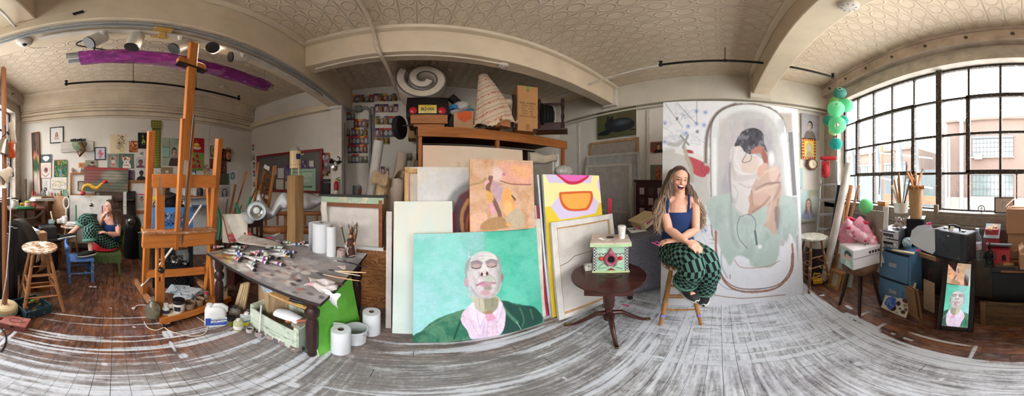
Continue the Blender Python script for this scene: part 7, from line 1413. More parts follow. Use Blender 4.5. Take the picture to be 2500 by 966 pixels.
a.line([(735,300),(715,400),(760,480),(800,570),(810,620)],34,'#7d5a50',wob=5);a.line([(700,310),(690,350),(715,330)],18,'#e0a0ae');a.poly([(840,390),(890,400),(925,540),(860,600),(820,480)],'#f0a060',wob=4);a.poly([(850,480),(900,500),(900,560),(850,590)],'#f7b478',soft=6);a.line([(742,505),(750,575)],22,'#ee9ac0');a.poly([(570,355),(660,330),(690,300),(700,320),(640,350),(570,365)],'#a08a58',soft=4);a.poly([(700,400),(760,440),(740,500),(700,470)],'#cfa060',soft=5)
a.poly([(575,610),(700,580),(690,690),(580,720)],'#d8ad94',soft=8);a.poly([(690,640),(820,610),(880,690),(660,710)],'#a8825a',soft=6);a.poly([(860,600),(960,540),(1000,680),(880,690)],'#b8a890',soft=8);a.line([(925,480),(900,440),(930,470)],8,'#5a4a38');a.line([(575,625),(660,650)],14,'#e8b090');a.ell(875,668,18,14,'#e0a050');a.line([(560,160),(568,720)],14,'#e09a50');a.grain(.14,12);a.grain(.1,40,3)
o=cv_('impasto_painting','thick orange-brown abstract painting resting on the top edge of the teal portrait','painting',a,WO,HO,.035,MO@TN((0,.02,0)),side='#3a3230',bmp=.8)
c=[(160,215),(790,200),(790,740),(160,745)];a=Art(c,150,130,'#d3cdc4');a.grad('#cfc6b8','#cdd3d3',160,215,200,740);a.bl_(['#dcd9d4','#c3c6cc'],90,4,.5,.66,.5);a.poly([(560,290),(430,360),(350,480),(340,600),(370,740),(790,740),(790,250)],'#8b8a8a',soft=16,wob=8);a.poly([(380,500),(330,560),(300,660),(250,640),(330,700),(400,735)],'#8f8c88',soft=8,a=.8);a.poly([(470,400),(560,340),(700,330),(700,740),(420,740),(420,560)],'#6a4048',soft=8,wob=6);a.line([(440,480),(425,600),(430,740)],30,'#a8383e',wob=4);a.line([(500,400),(480,560),(500,740)],26,'#5a4a58',wob=4);a.line([(560,400),(510,480),(520,600),(570,660)],28,'#c08a58',wob=3);a.ell(580,560,40,90,'#b0683a',soft=6);a.ell(575,560,18,60,'#6a2a24',soft=6);a.line([(490,580),(510,740)],18,'#2f3a4a');a.line([(370,600),(260,640),(300,690)],10,'#d8cfc0',soft=4);a.grain(.07,20)
def stand(label,x0p,x1p,ypt,Y,art,name='painting',mat=None,th=.025,z0=0,deg=4):
 A=PYW(x0p,441,Y);B=PYW(x1p,441,Y);hh=(PYW(x0p,ypt,Y+.08).z-z0)/Cs(math.radians(deg));M=frame(V(((A.x+B.x)/2,Y,z0)),(1,0,0),(0,Sn(math.radians(deg)),Cs(math.radians(deg))));w_=B.x-A.x
 if mat:return tag(MB().box((0,th/2,hh/2),(w_,th,hh)).bd(name,mat,M=M,bevel=.002),label,'canvas')
 return cv_(name,label,'painting',art,w_,hh,th,M)
c2=[(160,215),(790,200),(790,1500),(160,1500)];a2=Art(c2,150,250,'#cfcac4');a2.C[:130]=a.C
stand('pale painting of dark hair with red streaks, behind the orange impasto painting',1019,1215,407,1.50,a2,'hair_painting')
a=Art(U,60,80,'#d5d3c4');a.grad('#d8d6c8','#bcd3d0',0,20,30,100);a.bl_(['#dcdccf','#c4d6d2'],30,3,.45,.65,.5);stand('very pale green-white canvas left of the teal portrait',958,1110,492,1.385,a,'pale_canvas',deg=5)
t=stand('back of a canvas with light pine bars, left of the hair painting',986,1060,407,1.60,None,'reversed_canvas',qp('#d3c6b8',.8));b=MB();wq=t.dimensions[0];b.box((-wq/2+.02,-.008,1.1),(.04,.03,.84)).box((0,-.008,1.49),(wq,.03,.04)).bd('stretcher_bar',PINE,t,bevel=.003);
a=Art(U,90,60,'#d6c3ac');a.bl_(['#d9c4b0','#c9b49c','#dcb8a0'],30,3,.45,.65,.6);[a.line([(30+k*7,26),(32+k*8,10),(38+k*6,22)],.7,'#b59c84')for k in range(8)];stand('big beige-pink primed board at the back of the canvas stack',1033,1288,353,1.78,a,'primed_board')
slab('cream canvas edge showing right of the teal portrait',(1180,792),(1332,772),(1175,540),6,.025,qp('#d8d0c2',.7),'canvas_slab','canvas')
for k,(x0_,x1_,yt,yb_,c_,lab)in enumerate(((1310,1324,500,768,'#3a2822','dark brown board edge between portrait and yellow painting'),(1318,1330,497,762,'#c4c8ce','grey-white canvas edge standing beside the red one'),(1325,1333,498,765,'#b3243a','red painted canvas edge beside the yellow painting'),(1331,1343,424,775,'#c9ccd0','tall pale canvas edge directly left of the yellow painting'))):
 d=1.66;p=PD((x0_+x1_)/2+8,441,d);w_=(x1_-x0_)/F*d*1.5;hh=zat(yt,d+.15);M=frame(V((p.x,p.y,0)),(1,-.35,0),V((-.015,.11,1)));tag(MB().box((0,.15,hh/2),(.018,.3,hh)).bd('canvas_slab',qp(c_,.6),M=M,bevel=.002),lab,'canvas')
MY,WY,HY=lean((1354,779),(1496,722),(1333,424),7);a=artm(MY,WY,HY,150,300,'#efe6a4',1280,330,3.578);a.poly([(188,320),(300,330),(330,380),(380,412),(600,415),(610,350),(180,320)],'#d3c8e4',sm=False);a.poly([(190,330),(230,410),(400,415),(300,335)],'#d3c8e4',sm=False);a.poly([(290,325),(340,380),(400,424),(480,424),(540,395),(580,345),(440,325)],'#c42a4c');a.poly([(320,330),(370,378),(420,398),(480,396),(530,372),(560,343),(440,325)],'#e06cb8')
a.poly([(245,620),(330,520),(610,520),(672,590),(640,680),(330,740)],'#d3c8e4',sm=False);a.poly([(195,625),(245,620),(330,740),(640,680),(672,590),(760,585),(790,1420),(230,1620)],'#e2c83c',sm=False);a.poly([(245,620),(330,735),(480,715),(640,680),(672,590),(610,530),(330,530)],'#d3c8e4',sm=False);a.bl_(['#d8b92c'],60,3,.5,.7,.4,mask=(a.Y>740).astype(float))
a.poly([(320,505),(360,492),(580,484),(612,500),(616,560),(580,640),(540,658),(430,662),(370,640),(335,590)],'#d4602c');a.poly([(342,520),(370,512),(570,502),(594,520),(590,570),(565,622),(530,638),(430,642),(385,620),(352,575)],'#f0ac52');a.poly([(655,420),(680,360),(730,355),(735,490),(680,495)],'#d3c8e4');a.poly([(672,355),(690,400),(680,440),(700,478),(722,470),(735,360)],'#dcbc2c');a.poly([(690,358),(700,410),(695,455),(715,460),(735,360)],'#f2dc5a');a.poly([(705,358),(702,400),(725,425),(735,420),(735,358)],'#c42a5c');a.poly([(190,760),(215,740),(240,1100),(300,1500),(255,1620)],'#b8972c',soft=8,a=.4)
cv_('pop_painting','bright yellow abstract painting with orange and pink rounded shapes','painting',a,WY,HY,.035,MY@TN((0,.05,0)),side='#cfd0d2')
MC_,WC,HC_=lean((1366,782),(1519,718),(1344,543),8);t=tg_('reversed_canvas','white canvas seen from behind with a torn thread line, before the yellow painting','canvas',M=MC_);MB().box((0,.03,HC_/2),(WC-.02,.008,HC_-.02)).bd('canvas',qc('#cec9c2'),t);WW=qp('#d3d1cc',.5)
for s in(-1,1):MB().box((s*(WC/2-.028),.018,HC_/2),(.056,.036,HC_)).bd('side_bar',WW,t,bevel=.003);MB().box((s*(WC/2-.062),.022,HC_/2),(.012,.014,HC_-.12)).bd('inner_edge',PINE,t)
for z in(.028,HC_-.028):MB().box((0,.018,z),(WC-.112,.036,.056)).bd('cross_bar',WW,t,bevel=.003);MB().box((0,.022,z+(.036 if z<.1 else-.036)),(WC-.12,.014,.014)).bd('inner_edge',PINE,t)
MB().tube([(-WC/2+.07,.022,HC_*.58),(-WC*.3,.022,HC_*.60),(-WC*.2,.022,HC_*.645),(0,.022,HC_*.65),(WC*.3,.022,HC_*.64)],.0025,5).bd('thread',qp('#5a4e44'),t)
p=PD(1489,500,2.42);tag(MB().box((0,0,.59),(.05,.02,1.18)).bd('red_board',qp('#b3203a',.5),M=TR((p.x,p.y,0),-1.0)),'red board edge right of the yellow painting','board')
def back(label,rect,X,col,bars=True,bw=.05,mat=None):
 x0_,y0_,x1_,y1_=rect;cx=(x0_+x1_)/2;A,B=PXW(x0_,441,X),PXW(x1_,441,X);z0,z1=0,PXW(cx,y0_,X).z;w_,h_=A.y-B.y,z1-z0;M=frame(V((X,(A.y+B.y)/2,z0)),(0,-1,0));t=tg_('reversed_canvas',label,'canvas',M=M);MB().box((0,.012,h_/2),(w_-.02,.008,h_-.02)).bd('canvas',qp(col,.85),t);m=mat or PINE;b=MB()
 for s in(-1,1):MB().box((s*(w_-bw)/2,0,h_/2),(bw,.025,h_)).bd('side_bar',m,t,bevel=.003)
 for z in(bw/2,h_*.5,h_-bw/2):MB().box((0,0,z),(w_-2*bw,.022,bw)).bd('cross_bar',m,t,bevel=.003)
 return t
GW_=qp('#b3b2ac',.6);back('pine-barred canvas back under the painting of the dog',(1440,341,1560,560),3.2,'#a2978c',mat=qw('#b9976a','#94744c','z'))
t=back('large grey braced canvas back in the right corner',(1432,375,1562,700),3.1,'#a6a7a4',mat=GW_);t=back('canvas back with folded edges in front of the grey braced one',(1430,400,1542,740),2.95,'#a39e97',mat=qp('#b8b1a5',.7));back('second grey stretcher behind the draped table',(1540,430,1562,740),3.0,'#9a9893',mat=GW_)
a_,b_=PYW(1290,441,2.25),PYW(1363,441,2.25);hh=PYW(1340,375,2.25).z;t=tg_('reversed_canvas','tall canvas back with a folded canvas flap, right of the beige board','canvas',((a_.x+b_.x)/2,2.25,0));w_=b_.x-a_.x;MB().box((0,.015,hh/2),(w_,.01,hh)).bd('canvas',qp('#8d857c',.85),t);MB().box((w_/2-.03,0,hh/2),(.06,.035,hh)).box((w_/2-.11,.0,hh/2-.02),(.03,.03,hh-.1)).bd('white_bar',WW,t,bevel=.003);MB().surf(lambda u,v:V((-w_/2+(w_-.06)*u,-.03-.02*Sn(3*v),hh-.02-.16*v*(1-.4*u)+.012*Sn(9*u))),14,6).bd('folded_flap',qc('#b9ad9c',bmp=.5),t,sd_=.006)
tag(MB().sph((0,0,0),(.16,.1,.09),12).cyl((0,0,-1.5),(0,0,0),.09).bd('bubble_wrap',qs('#a8a69f',['#d0cfca','#7d7b76'],.25,60),M=TR(PD(1378,418,2.6))),'crumpled bubble wrap beside the folded canvas back','wrap');tag(MB().box((0,0,.18),(.3,.3,.36)).bd('cardboard_carton',qp('#8a6a48',.8),M=TR((2.0,2.85,1.216)),bevel=.004),'brown carton on the shelf middle board at the right','carton')
def op(a):a.bl_(['#6d6a45','#4a5a34','#5d4f3c'],40,3,.45,.65,.7);a.poly([(22,62),(40,40),(66,34),(88,44),(96,66),(80,80),(50,84)],'#2a2d33',wob=1);a.poly([(0,84),(24,70),(40,78),(26,90)],'#23262c');a.ell(32,52,11,13,'#2d2e34');a.poly([(26,42),(30,16),(38,40)],'#3a2f2e');a.poly([(34,40),(42,20),(44,44)],'#23262b');a.ell(66,52,16,8,'#55606a',soft=5,a=.7);a.line([(86,80),(100,84)],3,'#1d1f24')
pic((1456,268,1551,334),'painting of a black dog lying curled on green, high on the right wall','#5d5a42',op,wall='R',off=.06)
pic((1586,345,1618,373),'pale-mounted picture of a dark-haired person in red, left of the big bathtub canvas','#b8a898',lambda a:(a.poly([(6,6),(94,6),(94,94),(6,94)],'#6a4a42',sm=False),a.poly([(10,92),(30,50),(50,92)],'#a83a30'),head(a,70,45,16,'#a98474','#1d1716',shirt='#2a2624')),wall='R',name='picture',cat='picture');pic((1588,402,1620,446),'picture of a figure in an orange patterned robe under the person in red','#6d6a5a',lambda a:(a.poly([(46,20),(70,10),(78,60),(66,96),(40,90)],'#8a4a2a',wob=2),rd_(a,['#c08a3c','#8a2a24'],20,3,(3,7),15,95,45,75)),wall='R',name='picture',cat='picture')
X6=mapc(1600,230,3.578);X7=mapc(1700,480,3.45)
MBt,WB,HB=lean((1612,741),(1962,716),(1618,250),3.5);a=artm(MBt,WB,HB,260,380,'#d9dbe0',0,0,1);a.bl_(['#e2e3e6','#d0d5dd'],90,3,.5,.7,.5)
rs=RR_(5)
for k in range(46):
 x,y=rs.uniform(1624,1735),rs.uniform(255,345);
 if k>30:x,y=rs.uniform(1700,1740),rs.uniform(480,640)
 a.line([(x,y),(x+rs.uniform(-22,22),y+rs.uniform(-22,22)),(x+rs.uniform(-30,30),y+rs.uniform(-10,30))],.8,'#9aa4b8',sm=False,a=.8)
for x,y in((1623,300),(1700,271),(1701,302),(1680,308),(1719,305),(1722,274),(1623,346),(1718,492),(1718,525),(1722,562),(1740,520),(1675,325)):
 for k in range(4):q=k*PI/4+.2;a.line([(x-6*Cs(q),y-6*Sn(q)),(x+6*Cs(q),y+6*Sn(q))],1,'#4f78c0',sm=False)
a.line([(1701,244),(1701,300)],1.2,'#5a6070',sm=False);a.line(X6((85,80),(240,290)),1,'#4a5060');a.line(X6((190,75),(360,260)),1,'#4a5060')
a.poly(X6((62,480),(470,590),(470,760),(480,960),(340,960),(300,760),(62,900)),'#b9b8b6',soft=6);a.poly(X6((180,470),(480,560),(475,600),(170,510)),'#d3d2ce',sm=False);a.poly(X6((260,540),(320,550),(410,590),(440,640),(440,715),(390,720),(320,680),(290,620)),'#b0505a');a.poly(X6((250,480),(320,490),(330,515),(280,510)),'#a8454e');a.ell(*X6((450,660))[0],7,11,'#a84a54');a.line(X6((420,590),(400,650),(440,712)),1.2,'#6d2f38');a.line(X6((250,460),(280,560),(310,640),(320,760)),9,'#a9a597',soft=2);a.line(X6((120,430),(190,440),(240,400)),10,'#aeb0ae',soft=2)
for p0,p1 in(((220,360),(290,440)),((285,355),(240,465))):a.line(X6(p0,p1),5,'#8e9290');a.ell(*X6((190,212))[0],3,4,'#777777',a=.8);a.ell(*X6((366,325))[0],4,4,'#888888',a=.8)
a.line(X6((440,590),(445,400),(480,260),(560,150),(700,85)),8,'#6d6258',soft=3);a.poly(X6((1080,160),(1192,165),(1200,330),(1150,330)),'#b0a8a0',soft=3,sm=False);a.poly(X6((1158,328),(1200,328),(1236,884),(1200,884)),'#77777a',sm=False);a.poly(X7((795,0),(850,0),(862,300),(858,545),(838,380)),'#a9a9aa',soft=1.5,sm=False)
tub=[(1738,480),(1736,380),(1738,310),(1752,280),(1780,262),(1815,255),(1850,257),(1885,268),(1908,288),(1920,320),(1930,420),(1937,520),(1940,580),(1800,590),(1745,590)]
a.poly([(x+(-3 if x<1800 else 0),y-4)for x,y in tub],'#6a5c52',soft=2,wob=2);a.poly(tub,'#cfd3d4',soft=1.5);a.poly([(1752,590),(1752,400),(1754,320),(1775,285),(1815,270),(1860,274),(1893,300),(1905,350),(1915,450),(1922,590)],'#b3b5b4',soft=5);a.poly([(1775,590),(1770,420),(1775,340),(1800,300),(1850,295),(1885,330),(1895,420),(1900,590)],'#a5a3a8',soft=9);a.bl_(['#b9bdba','#9d9ba3','#c2b9bb'],30,8,.5,.65,.5,ay=.4,mask=((a.X>1755)&(a.X<1915)&(a.Y>290)&(a.Y<600)).astype(float));a.line([(1745,340),(1746,480),(1750,560)],7,'#dfe3e2',soft=3);a.line([(1912,330),(1925,450),(1932,580)],8,'#dde1e0',soft=3)
a.poly(X7((130,0),(130,250),(190,290),(200,430),(280,580),(330,500),(430,520),(470,590),(640,585),(700,480),(700,380),(780,300),(830,380),(800,0)),'#a9b9b4',soft=2.5,wob=3);a.bl_(['#b7c6c2','#9aaaa8'],24,5,.5,.65,.6,ay=.5,mask=((a.Y>500)&(a.Y<650)&(a.X>1745)&(a.X<1930)&(a.C[...,0]<.5)).astype(float))
SK,SD,WD='#b9a194','#85706a','#c9c6c6'
a.poly(X6((665,470),(720,450),(790,480),(930,560),(960,600),(900,700),(840,830),(830,960),(680,960),(665,760),(650,600)),WD,soft=1.2);a.poly(X6((660,560),(720,700),(870,690),(900,720),(760,760),(680,745),(650,650)),'#bdb7b6',soft=2);a.poly(X6((770,560),(900,560),(880,680),(760,670)),'#c9b3a8',soft=3,a=.7);a.poly(X7((300,0),(455,0),(440,130),(400,165),(330,110)),WD,soft=1.5)
a.poly(X6((840,830),(900,720),(1000,640),(1060,635),(1095,690),(1090,760),(1105,820),(1060,960),(830,960)),SK,soft=1.2);a.poly(X7((455,-20),(640,-20),(610,20),(560,80),(480,140),(435,150),(450,60)),'#b39282',soft=1.5);a.line(X6((1090,770),(980,780),(880,830)),4,SD,soft=2);a.poly(X6((1000,640),(1070,640),(1090,740),(1010,760)),'#c9b2a6',soft=3);a.poly(X7((620,-30),(700,-30),(690,120),(670,200),(680,290),(650,318),(600,260),(565,245),(590,205),(600,100)),SK,soft=1.2);a.poly(X7((660,100),(705,100),(695,260),(675,260)),SD,soft=2);a.line(X6((840,840),(850,960)),2,SD);a.poly(X6((870,840),(1040,800),(1000,960),(860,960)),'#c7aea2',soft=4,a=.6)
for p,w_,c_ in((((680,480),(670,600),(690,700)),4,'#a9a5a8'),(((720,470),(700,560),(740,650)),2,'#dedbda'),(((690,640),(760,690),(860,700)),2,'#e0dddc'),(((680,790),(720,860),(700,950)),3,'#aaa4a4'),(((740,780),(800,810),(880,800)),3,'#a59a98'),(((760,580),(800,540),(880,550)),3,'#b9a8a0'),(((900,740),(960,680),(1040,650)),4,'#d3c0b4'),(((1085,700),(1060,760),(1000,790)),4,'#8a746c'),(((1090,800),(1060,880),(1000,960)),5,'#8d776e'),(((870,860),(960,820),(1060,790)),4,'#d0bbae'),(((655,600),(650,760),(670,940)),4,'#77757a')):a.line(X6(*p),w_,c_,soft=w_*.6,a=.7)
for p,w_,c_ in((((640,0),(620,110),(600,200)),5,'#cbb6a8'),(((690,20),(680,120),(668,200)),4,'#8a756c'),(((470,130),(560,70),(620,0)),4,'#80695f'),(((320,20),(330,100),(390,150)),3,'#a5a0a2'),(((300,20),(290,150),(310,330),(350,420)),8,'#8f9b98'),(((690,300),(700,200),(705,100)),7,'#93a09d')):a.line(X7(*p),w_,c_,soft=w_*.6,a=.7)
a.poly(X6((690,450),(740,350),(800,300),(880,295),(940,340),(950,420),(980,500),(920,480),(860,520),(790,510),(740,450)),'#45444c',wob=1.5);a.bl_(['#7d7d86','#2d2c33'],8,4,.52,.64,.7,ay=.6,mask=((a.Y<375)&(a.C.mean(-1)<.12)).astype(float));a.poly(X6((850,480),(930,450),(990,560),(985,610),(950,610),(920,520),(840,520)),'#a87468',soft=1.2);a.poly(X6((940,470),(985,560),(960,600),(930,540)),'#8f5f56',soft=2);a.line(X6((800,510),(760,590),(830,580),(840,530)),1.6,'#4a464c');a.poly(X6((900,640),(960,600),(980,630),(920,720),(890,700)),'#c4a090',soft=1.5);a.ell(*X6((1015,560))[0],7,16,'#d3d6d8',soft=3)
a.line(X7((370,165),(345,250),(360,350),(430,435)),1.6,'#5a6468');a.line(X7((380,165),(450,150),(500,210),(490,300)),1.6,'#5a6468');a.line(X7((495,290),(510,400)),5,'#5d676c',soft=1);a.ell(*X7((535,420))[0],5,5,'#dde2e4');BRN='#9a6f5a'
a.line(X7((165,290),(170,500),(200,640),(270,750),(380,795),(520,800),(680,765),(780,670),(815,560),(810,400)),5,BRN,wob=1.5);a.line(X7((175,570),(240,700),(360,770),(540,775),(700,735),(790,620),(805,480)),2.5,'#7a5240');a.line(X7((175,710),(260,775),(430,795),(640,760)),1,'#5a7ab0');a.line(X7((160,830),(400,855),(750,825)),2,BRN);a.line(X7((320,530),(370,590),(480,600),(620,580),(700,540)),1.6,BRN);a.line(X7((158,300),(160,560),(155,840)),1.4,BRN);a.line(X7((285,660),(285,690)),2,'#6a4234');a.line(X7((210,460),(215,580),(260,680)),3,'#9aa2a2',soft=1.5)
for y in(360,392,520,556):a.line(X7((110,y),(170,y)),1.4,BRN,a=.8)
a.grain(.05,8)
cv_('bathtub_painting','huge unfinished painting of a clothed figure curled in a white bathtub, leaning at the right','painting',a,WB,HB,.035,MBt@TN((0,.02,0)),side='#d3d3d0')
c=V((1.268,.82,0));MH=qw('#4a2420','#2a1412','x',10,.22,spec=.5)
t=tg_('pedestal_table','round dark mahogany pedestal table with one drawer','table',c,fc_(c));zt=.60
MB().lt([(0,zt-.022),(.287,zt-.022),(.297,zt-.012),(.294,zt),(0,zt)],48).bd('tabletop',MH,t);MB().lt([(0,.09),(.045,.09),(.05,.16),(.028,.2),(.032,.23),(.045,.26),(.05,.4),(.035,.47),(.06,.53),(.09,zt-.03),(0,zt-.03)],20).bd('column',MH,t)
MB().box((.0,0,zt-.06),(.34,.40,.075)).bd('apron',MH,t);dr=MB().box((.19,-.1,zt-.06),(.16,.012,.06)).bd('drawer',MH,t,bevel=.003,M=RO(.55,4,'Z'));MB().tube([(.17,-.108,zt-.055),(.18,-.12,zt-.07),(.2,-.12,zt-.07),(.21,-.108,zt-.055)],.003,6).bd('drawer_handle',qm('#8a7a55',.3),dr)
for k in range(4):
 a=-PI/2+.15+k*PI/2;d=V((Cs(a),Sn(a),0));MB().tube([d*.03+V((0,0,.17)),d*.10+V((0,0,.165)),d*.19+V((0,0,.09)),d*.27+V((0,0,.03)),d*.315+V((0,0,.014))],[.026,.024,.019,.015,.013],10).bd('leg',MH,t);MB().box((.325,0,.013),(.04,.026,.026)).bd('brass_toe',qm('#6d5a38',.35),t,bevel=.004,M=RO(a,4,'Z'))
q=PD(1490,665,1.56);wN=.285;t=tg_('nest_box','mint green nest box with a clay face and red cherries on the round table','nest box',(q.x*1.06,q.y*1.06,zt),fc_(q)+.04);MG_=qs('#a9cdb4',['#b9d8c0','#98bda4'],.5,9);hN=.255
MB().box((0,0,hN/2),(wN-.05,.19,hN)).bd('body',MG_,t,bevel=.003)
m,nt,bs=nodes('black_white_checks');ck=N(nt,'ShaderNodeTexChecker');ck.inputs['Scale'].default_value=72;ck.inputs[1].default_value=(.02,.02,.025,1);ck.inputs[2].default_value=(.6,.62,.6,1);nt.links.new(cr_(nt),ck.inputs[0]);nt.links.new(ck.outputs[0],bs.inputs['Base Color'])
for s in(-1,1):MB().box((s*(wN/2-.013),-.002,hN/2),(.026,.2,hN)).bd('checkered_post',m,t)
MB().box((0,-.097,hN*.70),(wN-.05,.005,.014)).bd('checkered_strip',m,t);MB().box((0,0,.006),(wN+.02,.22,.014)).bd('base',qp('#c9d8a0',.5),t,bevel=.003);MB().box((0,.0,hN+.018),(wN+.045,.26,.036),(.0,0,0)).bd('roof',qs('#cdbfb2',['#d8ccc0','#b5a596'],.6,12),t,bevel=.004);MB().box((0,-.131,hN+.012),(wN+.046,.004,.026)).bd('roof_edge',qp('#b5d0a0',.5),t)
CLAY=qp('#a8586a',.4,var=.25,bmp=.4);MB().tube([V((.042*Cs(a),-.108,hN*.56+.05*Sn(a)-.012))for a in ls_(0,2*PI,20)[:-1]],.016,8,closed=True).sph((0,-.115,hN*.75),(.026,.022,.028),10).sph((0,-.115,hN*.86),(.012,.012,.02),8).bd('clay_mouth',CLAY,t);MB().lt([(0,0),(.034,0),(.034,.004),(0,.004)],18,M=TN((0,-.097,hN*.52))@RX).bd('entrance_hole',qp('#15100f',.8),t)
for s in(-1,1):MB().sph((s*.078,-.112,hN*.56),.019,12).bd('cherry',qp('#cf3a30',.35),t);MB().surf(lambda u,v:V((s*(.02+.075*u),-.10-.012*Sn(PI*v),hN*.22+.03*Sn(PI*u)*(1-v)-.02*v*u)),8,4).bd('leaf',qp('#a9d0b0',.5),t,sd_=.005)
MB().prism([(-.035,.02),(.04,.02),(.0,.045)],-.099,-.095,'y').bd('red_patch',qp('#8a3a24',.5),t);MB().lt([(.018,0),(.032,0),(.034,.006),(.018,.006),(.018,0)],20,c=(-.0,.02,hN+.036)).bd('metal_ring',qm('#7d7670',.4),t)
Mn=t.matrix_basis
ob_=MB();ob_.lt([(0,0),(.026,0),(.035,.1),(0,.1)],24);t2=tg_('paper_cup','white takeaway paper cup with lid on top of the nest box','cup',M=Mn@TR((.10,.0,hN+.036)));ob_.bd('body',qp('#dcdbd8',.5),t2);MB().lt([(0,.1),(.037,.1),(.038,.106),(.034,.108),(.033,.116),(0,.116)],24).bd('lid',qp('#e2e1de',.35),t2)
tag(MB().sph((0,0,.012),(.02,.012,.012),8).sph((.02,-.01,.01),(.014,.01,.01),8).bd('clay_bird',qs('#d8d3cc',['#2a2726'],.5,60),M=Mn@TR((-.085,-.05,hN+.036))),'tiny white and black ornament on the nest box roof','ornament');tag(MB().box((0,0,.026),(.09,.06,.05),(.0,0,.3)).sph((0,-.02,.055),(.03,.02,.02),8).bd('small_figurine',qs('#b9b6ac',['#5d5a54','#d8d4ca'],.5,45),M=Mn@TR((-.175,-.04,.0))),'small grey painted ornament left of the nest box','ornament');tag(MB().box((0,0,.07),(.012,.12,.15),(0,.15,0)).bd('framed_photo',qp('#5a5048',.5),M=Mn@TR((-.16,.07,.003))),'small framed photo leaning behind the nest box left side','photo')
c=PD(1560,560,2.28);t=tg_('draped_table','small dark wooden table under a dark grey woven cloth','table',(c.x,c.y,0),fc_(c)+.5);zt=zat(572,2.1);MB().box((0,0,zt-.02),(.52,.5,.03)).bd('top',DW,t)
for x in(-.22,.22):
 for y in(-.21,.21):MB().bar((x,y,0),(x,y,zt-.03),.045,.045).bd('leg',DW,t,bevel=.003)
MB().bar((-.22,-.21,.1),(.22,-.21,.1),.03,.04).bar((-.22,.21,.1),(.22,.21,.1),.03,.04).bd('stretcher',DW,t);GC=qc('#4d4d54',.9,170,.4,.2,'#6d6d74')
def clothf(u,v):
 a=2*PI*u;e=lambda x:math.copysign(abs(x)**.2,x);r=min(v*2.4,1);k=max(0,v-.42)/.58;x,y=e(Cs(a))*.30*r,e(Sn(a))*.29*r;f=1+k*(.10+.05*Sn(9*a)+.03*Sn(17*a));dr_=.40+.22*Cs(a+1.2)**2+.10*Sn(3*a);return V((x*f,y*f,zt+.006-k*dr_))
tag(MB().surf(clothf,96,22,cu=True).bd('grey_cloth',GC,M=t.matrix_basis.copy(),sd_=.004),'dark grey woven cloth draped over the small table','cloth');Md=t.matrix_basis
a=Art(U,50,36,'#b9b9b6');a.ell(55,45,24,26,'#2d2d2f');a.ell(55,48,17,17,'#c5c4c0');a.line([(10,30),(90,24)],10,'#5a5a5c');a.line([(40,46),(70,44)],6,'#3a3a3c');a.poly([(4,70),(40,60),(96,74),(96,98),(4,98)],'#d3d2ce');cv_('photo_print','black and white photo print lying on the grey draped table','photo',a,.2,.14,.003,Md@TR((-.06,-.12,zt+.016))@RO(-1.4,4,'X'),bmp=0);tag(MB().sph((0,0,.01),(.02,.014,.01),8).box((.02,0,.006),(.03,.02,.004)).bd('pink_clip',qp('#ea2f86',.5),M=Md@TR((-.04,-.02,zt+.03))),'bright pink clip on the photo print','clip')
t2=tg_('mailing_parcel','tan padded parcel with red printed label resting tilted on the draped table','parcel',M=Md@TR((.10,.05,zt+.10),.25,0,-.38));MB().box((0,0,0),(.27,.2,.10)).bd('body',qp('#b59a78',.7),t2,bevel=.02);MB().box((-.0,-.102,-.005),(.2,.004,.08)).bd('label',qp('#d3c6ae',.6),t2);MB().box((.01,-.105,.012),(.14,.003,.03)).bd('red_print',qs('#a8342c',['#d3c6ae'],.6,70,.55,.6),t2);MB().box((0,0,.06),(.3,.22,.012),(0,.08,0)).bd('flap',qp('#c9b48c',.7),t2);tag(MB().box((0,0,.03),(.24,.16,.05)).bd('brown_book',qp('#5a3a2c',.6),M=Md@TR((.12,.06,zt+.008),.3),bevel=.004),'brown book under the tilted parcel','book')
q=PXW(1593,480,2.75);t=tg_('doll_house_cabinet','dark red-brown little cabinet with white-paned windows behind the laughing person','cabinet',(q.x,q.y,0),-PI/2);zc=PXW(1593,443,2.75).z;KW=qp('#3a1c1c',.4);MB().box((0,0,zc/2),(.44,.25,zc)).bd('body',KW,t,bevel=.004);MB().box((0,-.01,zc+.01),(.48,.3,.03)).bd('cornice',KW,t,bevel=.004)
for x in(-.12,.02,.16):
 for k in range(3):MB().box((x,-.13,zc-.14-.15*k),(.07,.01,.10)).bd('pane',qp('#a8979a' if(k+int(x*10))%2 else'#4a3a3a',.4),t)
tag(MB().tube([G(1519,742,.01),G(1535,746,.01)],[.006,.009],6).bd('pink_marker',qp('#ee2f7a',.5)),'bright pink strip lying on the floor beyond the round table','marker')
def op(a):a.bl_(['#8d8a92','#a9a6aa'],40,3,.45,.65,.6);head(a,46,48,13,'#b9a8a2','#2d2624',shirt='#6d6259',shade='#8d7d78',look=-1)
pic((1957,279,2000,340),'grey portrait of a dark-haired boy, highest on the wall by the window corner','#9a979c',op,wall='R',off=.03)
pic((1938,323,1951,361),'narrow grey portrait half hidden by the bathtub canvas','#a9a8a6',lambda a:head(a,45,50,20,'#c9c2bc','#5a5856',shirt='#77767a'),wall='R');pic((1940,366,1953,405),'narrow pale green picture under the half hidden grey portrait','#b5b58f',lambda a:a.ell(20,30,16,10,'#c2504a'),wall='R');pic((1942,410,1960,462),'pale blue painting of a braided figure, left below the octagonal clock','#a9c4c2',lambda a:(a.ell(14,40,24,26,'#c9a9a0'),a.line([(30,20),(38,60),(36,90)],9,'#3a3a3c'),a.poly([(0,92),(60,88),(60,100),(0,100)],'#b57a8a')),wall='R')
